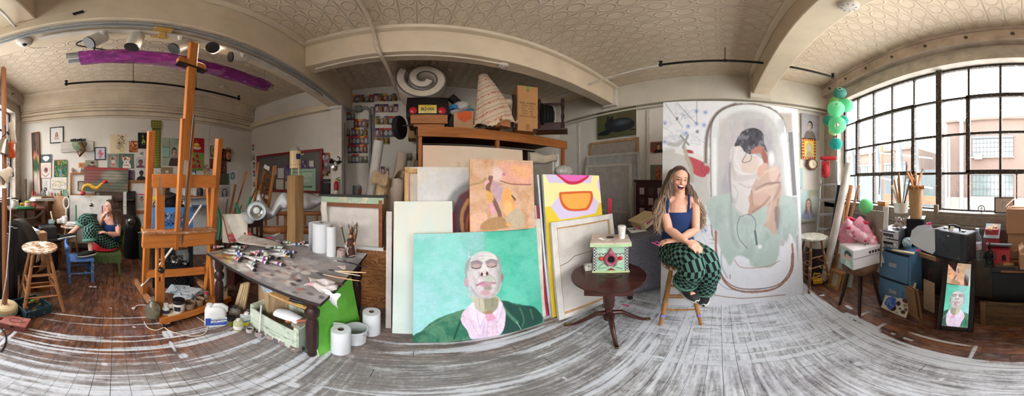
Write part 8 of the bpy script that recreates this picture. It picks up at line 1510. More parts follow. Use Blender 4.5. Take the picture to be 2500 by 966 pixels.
def op(a):
 a.poly([(18,14),(82,14),(82,86),(18,86)],'#d8c05a',sm=False);a.ell(50,45,24,26,'#c9a84a');a.ell(50,48,17,20,'#b9b3a4');a.ell(50,80,22,18,'#a89a78')
 for k in range(7):
  for q,z in((9,0),(91,0)):a.poly([(q-8,k*14+2),(q+8,k*14+2),(q+8,k*14+9),(q-8,k*14+9)],'#a8242a',sm=False)
  if k<6:a.poly([(k*16+6,1),(k*16+13,1),(k*16+13,12),(k*16+6,12)],'#a8242a',sm=False);a.poly([(k*16+6,88),(k*16+13,88),(k*16+13,99),(k*16+6,99)],'#a8242a',sm=False)
pic((1958,338,1992,389),'gold icon-like picture in a red and gold striped frame above the clock','#d3a84a',op,wall='R',off=.03,name='icon_picture',cat='picture')
def op(a):a.bl_(['#8f9a8a','#a8a487','#c2cfcd'],40,3,.45,.65,.7);a.poly([(0,0),(40,0),(30,60),(0,80)],'#b5c9c9',soft=8);head(a,45,42,11,'#c9a894','#7d6a5c',shirt='#8f94b5',hl=2.6);a.line([(48,62),(55,90)],6,'#c9a894',soft=2)
pic((1950,464,2002,541),'painting of a long-haired woman in lilac, low on the wall behind the worn stool','#a5a893',op,wall='R',off=.05)
M,p=wall_frame('R',1982,414,.04);t=tg_('wall_clock','octagonal wooden wall clock with a pale round dial','clock',M=M@TN((0,0,.105)));MO_=M
for r0,r1,d,nm,mt in((.0,.125,.02,'outer_case',qw('#7d4f34','#4a2c1c','x')),(.0,.105,.035,'inner_case',qw('#8f6244','#5d3a26','x'))):MB().lt([(0,0),(r1,0),(r1*.96,d),(0,d)],8,M=RO(PI/2,4,'X')@RO(PI/8,4,'Z')).bd(nm,mt,t,smooth=.3)
MB().lt([(0,.035),(.075,.035),(.08,.045),(.068,.04),(0,.04)],28,M=RX).bd('dial',qs('#d3c3a4',['#b9a684'],.4,20),t);MB().bar((0,-.042,0),(.03,-.042,-.012),.006,.002).bar((0,-.042,0),(.012,-.042,.05),.005,.002).bd('hands',qp('#2a221c'),t)
q=PD(2022,520,2.95);t=tg_('step_ladder','aluminium step ladder with a red top and red tool pouch, folded in the window corner','ladder',(q.x,q.y,0),fc_(q)+.1);zl=zat(386,2.93);AL=qm('#b5b8bb',.35)
for s in(-1,1):MB().bar((s*.21,-.1,0),(s*.11,-.02,zl-.03),.03,.065).bd('rail',AL,t,bevel=.003);MB().bar((s*.17,.1,0),(s*.10,.04,zl-.08),.025,.04).bd('rear_rail',AL,t)
for k in range(6):f=.12+k*.13;MB().box((0,-.1+.08*f,zl*f),(.38-.2*f,.09,.03)).bd('step',AL,t,bevel=.003)
RP=qp('#b3242f',.45);MB().box((.0,0,zl),(.24,.15,.05)).bd('top_cap',RP,t,bevel=.01);MB().sph((-.05,-.1,zl-.18),(.065,.035,.13),12).box((-.05,-.1,zl-.17),(.115,.045,.23)).bd('tool_pouch',qp('#a81f28',.6,bmp=.5),t,bevel=.02);MB().box((.13,-.04,zl-.3),(.008,.1,.5)).bd('white_label',qp('#cfd3dc',.4),t)
def lantern(label,px,py,r_px,d,col,rx=0,ry=0,sq=.92):
 p=PD(px,py,d);r=r_px/F*d;t=tg_('paper_lantern',label,'paper lantern',M=TN(p)@RO(fc_(p),4,'Z')@RO(rx,4,'X')@RO(ry,4,'Y'));m,nt,bs=nodes('lantern_paper');bs.inputs['Base Color'].default_value=(*lin(col),1);bs.inputs['Roughness'].default_value=.8;bs.inputs['Subsurface Weight'].default_value=0
 tr=N(nt,'ShaderNodeBsdfTranslucent');tr.inputs[0].default_value=(*lin(col),1);mx=N(nt,'ShaderNodeMixShader');mx.inputs[0].default_value=.4;o_=nt.nodes['Material Output'];nt.links.new(bs.outputs[0],mx.inputs[1]);nt.links.new(tr.outputs[0],mx.inputs[2]);nt.links.new(mx.outputs[0],o_.inputs[0])
 n=28;MB().surf(lambda u,v:V((r*Sn(.28+(PI-.56)*u)*Cs(2*PI*v)*(1+.012*Cs(u*n*PI)),r*Sn(.28+(PI-.56)*u)*Sn(2*PI*v)*(1+.012*Cs(u*n*PI)),r*sq*Cs(.28+(PI-.56)*u))),n+1,30,cv=True).bd('paper',m,t)
 for s in(-1,1):MB().tube([V((r*.28*Cs(a),r*.28*Sn(a),s*r*sq*.962))for a in ls_(0,2*PI,20)[:-1]],.004,5,closed=True).bd('wire_ring',qp('#d8dcd6',.4),t)
 return t
for a_ in(('topmost teal paper lantern of the hanging cluster',2050,227,17,2.5,'#5aa89c',1.1),('large mint lantern upper right of the cluster, nearest the window',2066,257,19,2.55,'#7fe0b0',.7,.6),('large mint lantern second from the top, facing the room',2041,265,21.5,2.38,'#8ce8b8',1.3),('teal lantern at the left of the cluster',2023,294,15,2.52,'#4fa898',.3),('turquoise lantern at the right behind the large mint one',2059,295,14,2.55,'#3fb8ac',.2),('large mint lantern in the lower middle, rays facing the room',2044,305,22,2.34,'#84e2b0',-1.2),('pale cream lantern peeping out below the large mint ones',2036,318,14,2.48,'#c9dca0',.2),('lowest small turquoise lantern hanging alone',2041,351,16,2.42,'#35b5aa',.25),('yellow-green lantern behind the upper mint ones',2040,246,14,2.56,'#9ad08c',.4)):lantern(*a_)
q=PD(2045,300,2.45);q0=V((q.x,q.y,zat(222,2.45)));MB0=MB().tube([V((q.x,q.y,zat(352,2.42))),q0,V((q.x-.02,q.y,3.10))],.002,4);tag(MB0.bd('lantern_string',qp('#cfcabc')),'thin cord carrying the paper lanterns','cord')
q=PD(2114,503,2.05);t=tg_('paper_lantern','bright green round lantern lying behind the pink stuffed elephant','paper lantern',q);MB().sph((0,0,0),(.078,.078,.086),24).bd('paper',qp('#6fd88a',.5,var=.05),t)
c=PD(1984,640,2.33);stool('bar_stool','wooden bar stool with a paint-splashed round seat in the right corner',c,.715,.165,.22,fc_(c)+.6,qw('#8a5c38','#5a3820','z',14,.6,worn='#c9b9a8'),qs('#b9b4a4',['#8fa08c','#d8d5cc','#6d6a5c'],.5,22),rungs=(.2,.33,.46))
def lath(name,lab,cat,p,prof,mat,M=None,n=22):return tag(MB().lt(prof,n).bd(name,mat,M=M or TR(p)),lab,cat)
c=PD(1996,600,2.58);lath('round_tin','round white lidded tin behind the worn stool','tin',(c.x,c.y,.50),[(0,0),(.15,0),(.155,.01),(.155,.12),(0,.125)],qp('#c9c3b8',.6,bmp=.2));lath('dark_drum','dark drum carrying the round white tin','drum',(c.x,c.y,0),[(0,0),(.16,0),(.165,.03),(.165,.47),(.155,.498),(0,.498)],qp('#241c1c',.5))
q=G(1995,688);t=tg_('toy_truck','yellow toy truck on the floor under the worn stool','toy truck',(q.x,q.y,0),fc_(q)+.15);YT=qp('#d8a02a',.4);MB().box((0,0,.05),(.12,.2,.06)).box((0,.02,.11),(.10,.09,.08),tx=.85,ty=.8).bd('cab',YT,t,bevel=.012);MB().box((0,-.03,.115),(.08,.012,.04)).bd('windscreen',qp('#3a3426',.2),t)
for x in(-.055,.055):
 for y in(-.06,.06):MB().lt([(0,-.012),(.03,-.012),(.03,.012),(0,.012)],14,M=TN((x,y,.03))@RO(PI/2,4,'Y')).bd('wheel',RB,t)
for k,(x0_,y0_,x1_,y1_,d,w_,col,lab)in enumerate(((2008,690,2072,398,2.3,.10,'#d3cfc8','white paper roll leaning in the window corner'),(2022,640,2052,452,2.2,.085,'#1d1d22','black rolled cloth leaning before the white roll'),(2040,640,2078,452,2.15,.06,'#a8744c','wide brown plank leaning right of the black roll'),(2050,640,2096,452,2.05,.05,'#b9855a','long light brown plank nearest the window'),(2046,640,2062,500,2.1,.02,'#c9a884','thin pale stick among the planks'),(2020,650,2046,528,2.05,.06,'#cfd3d8','white board edge leaning before the black roll'),(2042,650,2078,500,2.2,.03,'#3a2a22','dark thin board between the planks'))):
 A,B=PD(x0_,y0_,d+(.4 if k>0 else .15)),PD(x1_,y1_,d+(.45 if k>0 else .2));rd='roll' in lab;b=MB()
 A=A-(B-A)*((A.z-.02)/(B-A).z)if abs((B-A).z)>.05 else A;b.cyl(A,B,w_/2,n=14)if rd else b.bar(A,B,w_,.02);tag(b.bd('canvas_roll' if rd else'plank',qp(col,.7)if rd or k in(5,6)else qw(col,'#7d5434','z')),lab,'roll' if rd else'plank')
q=PD(2092,560,2.0);t=tg_('stuffed_elephant','pink plush animal with a red-trimmed party dress and ribbon, slumped by the window','plush toy',(q.x,q.y,zat(620,2.0)),fc_(q));m=qp('#d88fa4',.95,var=.25,scale=22,bmp=1.0);b=MB();b.sph((-.07,0,.24),(.12,.11,.17),18,rot=(0,.2,0));b.sph((.06,-.02,.10),(.12,.10,.09),16);b.sph((-.12,-.04,.06),(.06,.06,.12),12);b.tube([(-.02,-.03,.36),(.06,-.06,.30),(.13,-.07,.22),(.17,-.06,.14)],[.10,.075,.05,.02],12);b.bd('body',m,t);MB().surf(lambda u,v:V((-.10+.30*u,-.09-.05*Sn(PI*v),.42-.02*v-.20*u-.13*v)),12,8).bd('pink_dress',qs('#e2a8b8',['#c92f4c','#f0d3d8'],.8,14,.55,.6),t,sd_=.03);b=MB();[b.sph((-.09+.016*k,-.06+.02*Sn(k),.42-.004*k),(.02,.03,.018),7)for k in range(13)];b.bd('red_ruffle',qp('#c8304e',.8,bmp=.6),t);b=MB();[b.sph((.11+.012*Sn(k),-.10+.01*k,.20-.012*k),(.018,.02,.016),7)for k in range(7)];b.bd('red_ruffle',qp('#c8304e',.8,bmp=.6),t);MB().tube([(.17,-.07,.15),(.18,-.08,.10),(.185,-.08,.03)],[.012,.008,.012],6).bd('violet_ribbon',qp('#6a5aa8',.5),t);MB().prism([(-.2,.20),(-.13,.31),(-.12,.20)],-.05,-.02,'y').bd('red_hat',qp('#d0405a',.8),t)
slab('pale blue-white canvas leaning behind the small canvases',(2036,690),(2078,702),(2052,575),12,.02,qp('#b9cdd2',.6),'canvas_slab','canvas');slab('yellow-green canvas edge left of the pale blue one',(2030,668),(2040,676),(2046,566),12,.02,qp('#a8b86a',.6),'canvas_slab','canvas');slab('small grey canvas above the pale blue one',(2054,640),(2085,650),(2062,563),10,.02,qp('#8f9698',.6),'canvas_slab','canvas',z=.25)
def lback(label,bl,br,tl,deg,z=0,n=1):
 M,w_,h_=lean(bl,br,tl,deg,z);t=tg_('reversed_canvas',label,'canvas',M=M);MB().box((0,.014,h_/2),(w_-.02,.006,h_-.02)).bd('canvas',qp('#b9ad9c',.85),t);m=qw('#b58a5a','#8a6238','x')
 for s in(-1,1):MB().box((s*(w_/2-.02),0,h_/2),(.04,.02,h_)).bd('side_bar',m,t,bevel=.002)
 for zz in(.02,h_-.02):MB().box((0,0,zz),(w_-.08,.02,.04)).bd('cross_bar',m,t,bevel=.002)
 for k in range(1,n):MB().box((0,.03*k+.012,h_/2),(w_,.022,h_)).bd('rear_stretcher',m,t,bevel=.002)
lback('front small canvas back with wooden bars, lowest of the leaning pair',(2020,697),(2046,711),(2028,654),14,n=5);lback('small canvas back with wooden bars behind and above the front one',(2034,676),(2062,686),(2037,615),14,.08,2)
c=PD(2100,650,1.86);c.z=0;stool('piano_stool','dark round stool on turned legs carrying the white painted box',c,.555,.175,.20,fc_(c)+.75,DW,qw('#6a4a34','#2a1a14','x',8,.5),rungs=(),seat_t=.07)
q=c;t=tg_('painted_box','white wooden box with a pale green face painting on its left side','box',(q.x,q.y,.556),fc_(q)+.60);hB=.19;MB().box((0,0,hB/2),(.3,.23,hB)).bd('body',qp('#d3cfd0',.5,var=.05),t,bevel=.003);MB().box((0,0,hB+.008),(.31,.24,.02)).bd('lid',qp('#dbd8d8',.5),t,bevel=.004);MB().box((.0,-.117,hB*.62),(.3,.003,.006)).bd('seam',qp('#8a8688'),t);b=MB()
for k in range(4):b.box((.03+.034*k,-.118,hB*.8),(.02,.006,.026))
b.bd('printed_windows',qp('#3a3a40',.4),t);MB().tube([(.02,-.05,hB+.02),(.04,-.05,hB+.04),(.06,-.05,hB+.02)],.006,6).sph((.04,-.05,hB+.045),.012,8).bd('metal_latch',qm('#a5a8a8',.3),t)
a=Art(U,50,50,'#a9cabc');a.ell(62,36,22,26,'#d8b4ac');a.poly([(35,20),(60,2),(90,14),(84,30),(50,26),(40,50)],'#4a4a50');a.poly([(40,100),(50,66),(70,66),(86,100)],'#cfe0d8');a.ell(22,60,12,16,'#d8b4ac');a.line([(10,70),(30,96)],3,'#3a3f44');a.line([(54,36),(62,38)],2,'#2a2426');cv_('face_painting',None,None,a,.225,hB-.01,.004,TN((-.153,0,.003))@RO(-PI/2,4,'Z'),parent=t,bmp=0)
A=V((1.31,-1.42,0));B=V((.93,-1.42,0));t=tg_('filing_cabinet','steel blue two-drawer filing cabinet under the window','filing cabinet',((A.x+B.x)/2,-1.68,0),PI);BS=qp('#4f7596',.4,var=.08,scale=4);MB().box((0,0,.36),(.38,.5,.71)).box((0,-.001,.715),(.39,.515,.02)).bd('body',BS,t,bevel=.006)
for z,h in((.53,.30),(.20,.30)):dr=MB().box((0,-.257,z),(.335,.016,h)).bd('drawer',BS,t,bevel=.005);MB().box((0,-.268,z+.03),(.09,.01,.045)).box((0,-.271,z+.03),(.075,.006,.03)).bd('label_holder',qp('#b9bdc0',.35,.6),dr);
for z in(.69,.365):MB().box((0,-.252,z),(.35,.01,.012)).bd('gap_shadow',qp('#14171c',.6),t)  # near-black strips painting in the shadow of the drawer gaps
def onc(px,d,z):p=PD(px,441,d);return V((p.x,p.y,z))
ZC=.727
for k,(z,lab)in enumerate(((ZC,'lower silver stereo unit on the blue cabinet'),(ZC+.095,'upper silver stereo unit with disc slot on the blue cabinet'))):
 t=tg_('stereo_unit',lab,'stereo',M=TR(onc(2186,1.98,z),PI+.12));MB().box((0,0,.045),(.22,.25,.086)).bd('case',qp('#4a4b4f',.4),t,bevel=.003);MB().box((0,-.128,.045),(.22,.012,.086)).bd('front_panel',qm('#c2c4c4',.35),t,bevel=.003);MB().box((-.0,-.136,.05-.01*k),(.11,.004,.026)).bd('display',qp('#1a1d20',.15),t)
 for x in(-.02,.02,.05):MB().lt([(0,0),(.008,0),(.008,.01),(0,.01)],10,M=TN((x,-.134,.018))@RX).bd('button',qm('#8d8f90',.3),t)
 if not k:MB().lt([(0,0),(.016,0),(.016,.016),(0,.016)],14,M=TN((.085,-.134,.05))@RX).bd('knob',qm('#d0d2d2',.25),t)
 else:MB().box((0,-.136,.075),(.14,.004,.008)).bd('disc_slot',qp('#3a3c40'),t)
q=onc(2197,1.97,ZC+.187);b=MB();rs=RR_(2);[b.tube([(rs.uniform(-.06,.06),rs.uniform(-.05,.05),.01),(rs.uniform(-.07,.07),rs.uniform(-.05,.05),rs.uniform(.04,.12))],.01,6)for k in range(14)];tag(b.bd('trinkets',qs('#b5ada4',['#a83a44','#6d6a66','#d8d3ca'],.4,30),M=TR(q)),'grey and red trinkets on the upper stereo unit','trinkets')
q=onc(2262,1.93,ZC);t=tg_('loudspeaker','black box loudspeaker behind the suitcase on the blue cabinet','loudspeaker',M=TR(onc(2238,2.0,ZC),PI+.42));MB().box((0,0,.145),(.18,.2,.29)).bd('case',qp('#1f1f24',.45),t,bevel=.004);MB().box((0,-.104,.145),(.165,.01,.27)).bd('grille',qp('#121214',.9),t,bevel=.004)
q=onc(2215,1.84,ZC);t=tg_('globe_ornament','small pale blue round ornament with dark figures beside the stereo','ornament',q);MB().sph((0,0,.065),.052,18).bd('globe',qs('#a9c4cc',['#3a3f46','#dfe6e8'],.2,24),t);MB().lt([(0,0),(.045,0),(.04,.03),(0,.03)],18).bd('base',qp('#5a6a78',.4),t);tag(MB().bar((-.12,0,.006),(.1,.03,.006),.03,.01).bd('wood_strip',PALE,M=TR(onc(2205,1.75,ZC))),'flat pale wood strip at the cabinet front edge','strip')
def vase(label,px,y0,y1,d,r0,r1,mat,z=None,name='pot'):z=zat(y1,d)if z is None else z;h=zat(y0,d)-z;t=tg_(name,label,'pot',M=TR(onc(px,d,z)));MB().lt([(0,0),(r0,0),(r1*.97,h*.96),(r1,h),(r1*.92,h),(r0*.9,h*.2),(0,h*.15)],26).bd('body',mat,t);return t,h
t,h=vase('white ribbed pot holding canes and rolled prints on the window ledge',2200,494,525,2.12,.075,.085,qp('#cfccc4',.5),1.05);rs=RR_(4)
for k,(dx,L,c_)in enumerate(((-.05,.36,'#5a4636'),(-.03,.42,'#7d5a3c'),(-.06,.30,'#3a2f28'),(.02,.28,'#c9a884'),(.05,.2,'#d8cfc0'),(.0,.34,'#9a6a44'),(.03,.26,'#b98a60'))):MB().tube([(dx*.4,.0,.03),(dx*2.2+.01*k-.03,.01*(k%3),.1+L)],.006 if k<3 else .012,7).bd('cane',qp(c_,.6),t)
t,h=vase('wood-veneer flowerpot with dry curling leaves on the loudspeaker',2236,461,496,1.97,.06,.08,qw('#b58f66','#8a6844','z',16),ZC+.291,'flowerpot');rs=RR_(8);DRY=qs('#a8703c',['#c99a58','#7d4a24'],.8,30);b=MB()
for k in range(120):a=rs.uniform(0,6.28);b.sph((.085*Cs(a)*rs.random()**.4,.085*Sn(a)*rs.random()**.4,h+rs.uniform(-.01,.03)),(.012,.01,.006),6,rot=(rs.random()*3,rs.random()*3,0))
o=b.bd('dry_leaf_litter',DRY,t);o['kind']='stuff'
for k in range(11):a=rs.uniform(0,6.28);x,y=Cs(a),Sn(a);L=rs.uniform(.10,.2);MB().tube([(x*.02,y*.02,h),(x*.05,y*.05,h+L*.6),(x*.09,y*.09,h+L*1.05),(x*.10+.03*Sn(k),y*.1,h+L*.8)],[.008,.018,.010,.003],6,flat=.4).bd('dry_leaf',DRY,t)
t_=PYW(2155,500,-2.02);tag(MB().box((0,0,.03),(.14,.08,.06)).bd('wood_block',qw('#b98a54','#8a6034','x'),M=TR((t_.x,-2.03,1.052)),bevel=.003),'small wood block on the window ledge left of the ribbed pot','block');a=Art(U,40,50,'#8d877c');a.ell(40,50,26,34,'#6d5f5c',soft=6);a.ell(44,50,12,18,'#b09488',soft=3);slab('dark portrait canvas leaning by the elephant',(2108,640),(2150,652),(2118,512),6,.02,None,'portrait_canvas','canvas',a,z=.5);slab('white narrow frame leaning beside the portrait canvas',(2150,640),(2163,642),(2161,505),6,.02,qp('#cfd0d0',.5),'white_stretcher','stretcher',z=.55)
SB=.70;q=onc(2330,1.68,SB);t=tg_('suitcase','worn dark grey suitcase with a paper luggage tag, under the window','suitcase',(q.x,q.y,SB+.001),PI-.30);wS,hS=.35,.26;LS=qs('#2d3238',['#4a4f55','#1b1e22','#7d6a58'],.5,9,.6,.72);MB().box((0,0,hS/2),(wS,.16,hS)).bd('body',LS,t,bevel=.014)
for s in(-1,1):MB().box((s*(wS/2-.03),0,hS/2),(.066,.166,hS+.006)).bd('leather_end',qs('#24272b',['#5a4a3c'],.5,14),t,bevel=.012);MB().box((s*.10,0,hS+.006),(.03,.03,.012)).bd('lock',qm('#a09a88',.3),t,bevel=.003)
MB().tube([(-.06,0,hS),(-.055,0,hS+.035),(0,0,hS+.045),(.055,0,hS+.035),(.06,0,hS)],[.007,.009,.011,.009,.007],8).bd('handle',qp('#17181b',.4),t);MB().box((.0,-.05,hS+.0),(.035,.10,.003),(.9,0,.2)).bd('luggage_tag',qp('#cfc9c0',.7),t)
CBX=qp('#9a7452',.8);q2=onc(2300,1.86,0);tag(MB().box((0,0,SB/2),(.50,.26,SB)).bd('printed_carton',qs('#2b2522',['#4a3a30','#8a3a2c'],.5,7),M=TR((q2.x+.02,q2.y-.02,0),PI-.22),bevel=.004),'dark printed carton carrying the suitcase','carton');tag(MB().box((0,0,SB-.03),(.3,.012,.05),(.2,0,0)).bd('carton_flap',CBX,M=TR((q2.x+.13,q2.y+.14,0),PI-.22)),'open tan carton flap below the white paper sheets','flap');tag(MB().box((0,0,.29),(.12,.012,.36)).box((0,-.006,.42),(.09,.004,.06)).bd('vented_box',qp('#a08a70',.5),M=TR(onc(2268,1.62,0),PI-.3)),'beige vented panel left of the mirror','panel')
for k in range(2):tag(MB().box((0,0,.27),(.11,.008,.38),(.12,0,.1*k)).bd('cardboard_folder',qp('#7d5a3c',.8),M=TR(onc(2226+9*k,1.53,0),PI-.3-.1*k)),('brown folder standing left beside the blue cabinet','brown folder standing right beside the blue cabinet')[k],'folder')
for k,(pts,lab)in enumerate((([(2226,562),(2240,551),(2272,546),(2279,560),(2279,605),(2220,590)],'rear sheet of white paper fanned left of the suitcase'),([(2219,579),(2282,556),(2283,612),(2277,620),(2252,610),(2230,597)],'front sheet of white paper fanned left of the suitcase'))):
 d=1.60-.03*k;P=[PD(x,y,d+.0006*(2280-x))for x,y in pts];b=MB();b.add(P,[tuple(range(6))]);tag(b.bd('paper_sheet',qp('#ccd3dc',.6,var=.04),sd_=.002,smooth=0),lab,'paper')
for px,py,lab in((2270,545,'pink clip at the top of the fanned white papers'),(2243,610,'pink clip at the bottom of the fanned white papers')):tag(MB().sph((0,0,0),(.016,.01,.012),8).box((.012,0,-.006),(.03,.012,.012)).bd('pink_clip',qp('#e8307c',.5),M=TR(PD(px,py,1.57))),lab,'clip')
ZT=.655;t=tg_('trunk','big battered black trunk under the window','trunk',(-.28,-1.782,0),PI);MB().box((0,0,.29),(1.05,.42,.58)).bd('body',qp('#17171a',.5,var=.3),t,bevel=.008);MB().box((0,0,.613),(1.07,.43,.07)).bd('lid',qs('#1d1b1c',['#6d543c'],.5,16,.62,.68),t,bevel=.01);MB().box((0,0,ZT-.004),(1.07,.43,.012)).bd('worn_top',qw('#7d6250','#4f3b30','x',9,.6,worn='#a08a78'),t,bevel=.003);MB().box((0,-.217,.60),(.9,.006,.02)).bd('torn_edge',qp('#8a6044',.8),t)
t=tg_('plastic_bottle','clear plastic water bottle with a pink and white label on the trunk','bottle',M=TR(onc(2386,1.72,ZT),PI-.2));MB().lt([(0,0),(.036,0),(.04,.01),(.037,.04),(.04,.06),(.037,.08),(.04,.10),(.04,.2),(.034,.235),(.017,.265),(.015,.285),(0,.285)],22).bd('body',qp('#c3d0dc',.08,trans=.85,var=.02),t);MB().lt([(.0405,.115),(.0405,.175)],22).bd('label_band',qp('#d8c9d6',.4),t);tx_('evian',.03,qp('#e2447a',.4),TN((0,-.0425,.127))@RX,t,bold=.0008);MB().lt([(0,.282),(.017,.282),(.017,.31),(0,.312)],16).bd('cap',qp('#a9cce8',.4),t)
RH=qp('#b03a44',.5);BR_=qp('#a9bccb',.5);t=tg_('wooden_toy_house','red wooden toy house with pale blue roofs on the trunk','toy house',M=TR(onc(2432,1.72,ZT),PI-.02));MB().box((.03,0,.065),(.20,.17,.13)).bd('lower_house',RH,t,bevel=.002);MB().box((.035,-.0,.145),(.215,.19,.014),(-.5,0,0)).bd('lower_roof',BR_,t);MB().box((-.04,.06,.18),(.12,.13,.24)).bd('upper_house',RH,t,bevel=.002);MB().box((-.04,.04,.275),(.14,.17,.012),(.65,0,0)).bd('upper_roof',BR_,t);MB().box((.08,-.087,.05),(.035,.006,.04)).lt([(0,0),(.0175,0),(.0175,.006),(0,.006)],14,M=TN((.08,-.084,.07))@RX).bd('arched_door',qp('#1f1a1a'),t);b=MB()
for k in range(4):MB().box((-.06+.022*k,-.02-.012*(k%2),.315+.02*(k//2)),(.02,.04,.02),(.5,.2*k,.3)).bd('wood_cube',qp('#d3b48c',.6),t)
q=PD(2413,636,1.52);t=tg_('statuette','black cast statuette of a robed figure with a crown, on the trunk front edge','statuette',M=TR((q.x,q.y-.05,ZT),PI));KM=qp('#171a18',.3,.3,bmp=.5);MB().lt([(0,0),(.042,0),(.042,.015),(.03,.022),(.036,.03),(.034,.06),(.03,.10),(.036,.115),(.03,.14),(.012,.155),(0,.155)],18,sq=(1,.75)).bd('robe',KM,t);MB().sph((0,0,.172),(.015,.015,.019),12).bd('head',KM,t);MB().lt([(.013,.183),(.017,.20),(.008,.21),(.003,.225),(0,.23)],10).bd('crown',KM,t)
for s in(-1,1):MB().tube([(s*.03,0,.13),(s*.042,-.015,.09),(s*.02,-.035,.08)],[.011,.012,.008],8).bd('arm',KM,t)
for k,px in enumerate((2462,2475)):tag(MB().box((0,0,.006),(.085,.035,.01)).tube([(-.03,-.012,.014),(.01,-.012,.016),(.01,.012,.016),(-.03,.012,.014)],.002,5).bd('mousetrap',qw('#c9a06a','#a87a48','x'),M=TR(onc(px,1.60+.06*k,ZT+.002),PI+.1)),('front wooden mousetrap on the trunk','rear wooden mousetrap on the trunk')[k],'mousetrap')
def carton(label,px,d,z,w_,dp,h,rz,flaps=False):
 t=tg_('cardboard_carton',label,'carton',M=TR(onc(px,d,z),PI+rz));MB().box((0,0,h/2),(w_,dp,h)).bd('body',qp('#a47c60',.8,var=.08,scale=4),t,bevel=.004)
 if flaps:MB().box((-w_*.40,-.0,h+.05),(w_*.35,dp*.9,.006),(0,-.75,0)).bd('open_flap',qp('#c9a58a',.8),t);MB().box((w_*.1,dp*.2,h+.004),(w_*.9,dp*.6,.006)).bd('folded_flap',qp('#b58f74',.8),t)
 return t
carton('large brown carton at the right edge, lower of the stacked two',2500,1.80,ZT,.29,.2,.27,0);carton('large open brown carton on top of the other at the right edge',2500,1.78,ZT+.275,.31,.22,.22,0,True);carton('small brown carton before the stacked two at the right edge',2509,1.58,ZT,.14,.16,.14,.1,True)
a=Art(U,40,34,'#b5aca4');a.line([(40,40),(44,26),(54,28),(58,44),(54,64),(60,74)],1.5,'#6d6560');a.line([(44,30),(38,50),(42,72)],1.5,'#6d6560');x_=PYW(2452,500,-2.03);cv_('framed_drawing','black-framed pencil drawing standing on the window ledge','picture',a,.19,.15,.012,TR((x_.x,-2.03,1.065),PI),None,'#222222',(.012,.02,BLK));x_=PYW(2396,510,-2.03);tag(MB().tube([V((.035*Cs(a),0,.045+.035*Sn(a)))for a in ls_(0,2*PI,22)[:-1]],.005,6,closed=True).bar((0,0,0),(0,0,.08),.006,.006).bar((-.02,0,.05),(.02,0,.05),.006,.006).bd('ring_ornament',qp('#1d1b1a',.4),M=TR((x_.x,-2.03,1.052))),'small black round iron ornament on the window ledge','ornament');x_=PYW(2290,500,-2.0);tag(MB().box((0,0,0),(.05,.03,.16)).bd('window_stay',qp('#7d756c',.7),M=TR((x_.x,-1.955,1.05))),'grey wooden peg fixed below the big window mullion','peg')
OB=qw('#6d5238','#33261c','x',6,.7,worn='#2a211b');
for x0_,x1_,y_,lab in((1.06,.38,-1.46,'rough dark wooden trough left of the mirror'),(.33,-.85,-1.47,'rough dark wooden trough right of the mirror')):
 t=tg_('wooden_trough',lab,'trough',((x0_+x1_)/2,y_-.10,0),PI);w_=x0_-x1_;MB().box((0,-.08,.15),(w_,.025,.30)).bd('front_board',OB,t,bevel=.004);MB().box((0,-.055,.012),(w_,.03,.024)).bd('base_board',OB,t)
 for s in(-1,1):MB().box((s*(w_/2-.03),-.095,.15),(.04,.01,.29)).bd('nailed_batten',qw('#7d5a3a','#4a3420','z'),t)
a=Art([(560,200),(808,272),(690,630),(445,520)],80,100,'#cfc6ba')
for x,y,rx,ry,c_ in((620,320,40,34,'#a9a488'),(642,272,18,22,'#b07a64'),(702,286,20,18,'#2c2826'),(742,330,18,26,'#2f3540'),(695,350,24,40,'#62707c'),(552,365,26,18,'#b07a48'),(625,400,28,28,'#75808a'),(736,396,18,22,'#8f6a50'),(700,448,36,26,'#4f2f2a'),(625,480,22,24,'#4a2c2e'),(690,498,20,18,'#8a8278'),(570,525,36,34,'#3a2a28'),(668,566,24,20,'#4a352e'),(695,540,18,16,'#6d5a4c'),(640,532,14,10,'#4a3a36'),(608,570,10,8,'#77776f'),(515,400,20,12,'#d8b08c')):a.ell(x,y,rx,ry,c_,rot=.3,wob=5)
a.poly([(480,470),(520,420),(580,410),(605,450),(600,500),(540,545),(500,500)],'#3f66b4',wob=8);a.bl_(['#8fb0e0','#2c4a8f'],16,3,.5,.6,.6,mask=((a.C[...,2]>.25)&(a.C[...,0]<.15)).astype(float));slab('white palette board with oil paint dabs, leaning on the left trough',(2151,749),(2211,776),(2178,670),22,.012,None,'palette_board','palette',a,'#c9b83a')
MM,WM,HM=lean((2283,803),(2377,809),(2299,620),21.4,0,-3.8);t=tg_('mirror','tall narrow mirror in a dark frame, leaning on the trunk and reflecting the teal portrait','mirror',M=MM);m,nt,bs=nodes('mirror_glass');bs.inputs['Base Color'].default_value=(.86,.88,.88,1);bs.inputs['Metallic'].default_value=1;bs.inputs['Roughness'].default_value=.015
MB().box((0,.002,HM/2),(WM-.07,.006,HM-.07)).bd('mirror_glass',m,t,smooth=0);MF=qp('#1f1512',.35,var=.2)
for s in(-1,1):MB().box((s*(WM/2-.022),0,HM/2),(.044,.028,HM)).bd('frame_side',MF,t,bevel=.008)
for z in(.022,HM-.022):MB().box((0,0,z),(WM-.088,.028,.044)).bd('frame_rail',MF,t,bevel=.006)
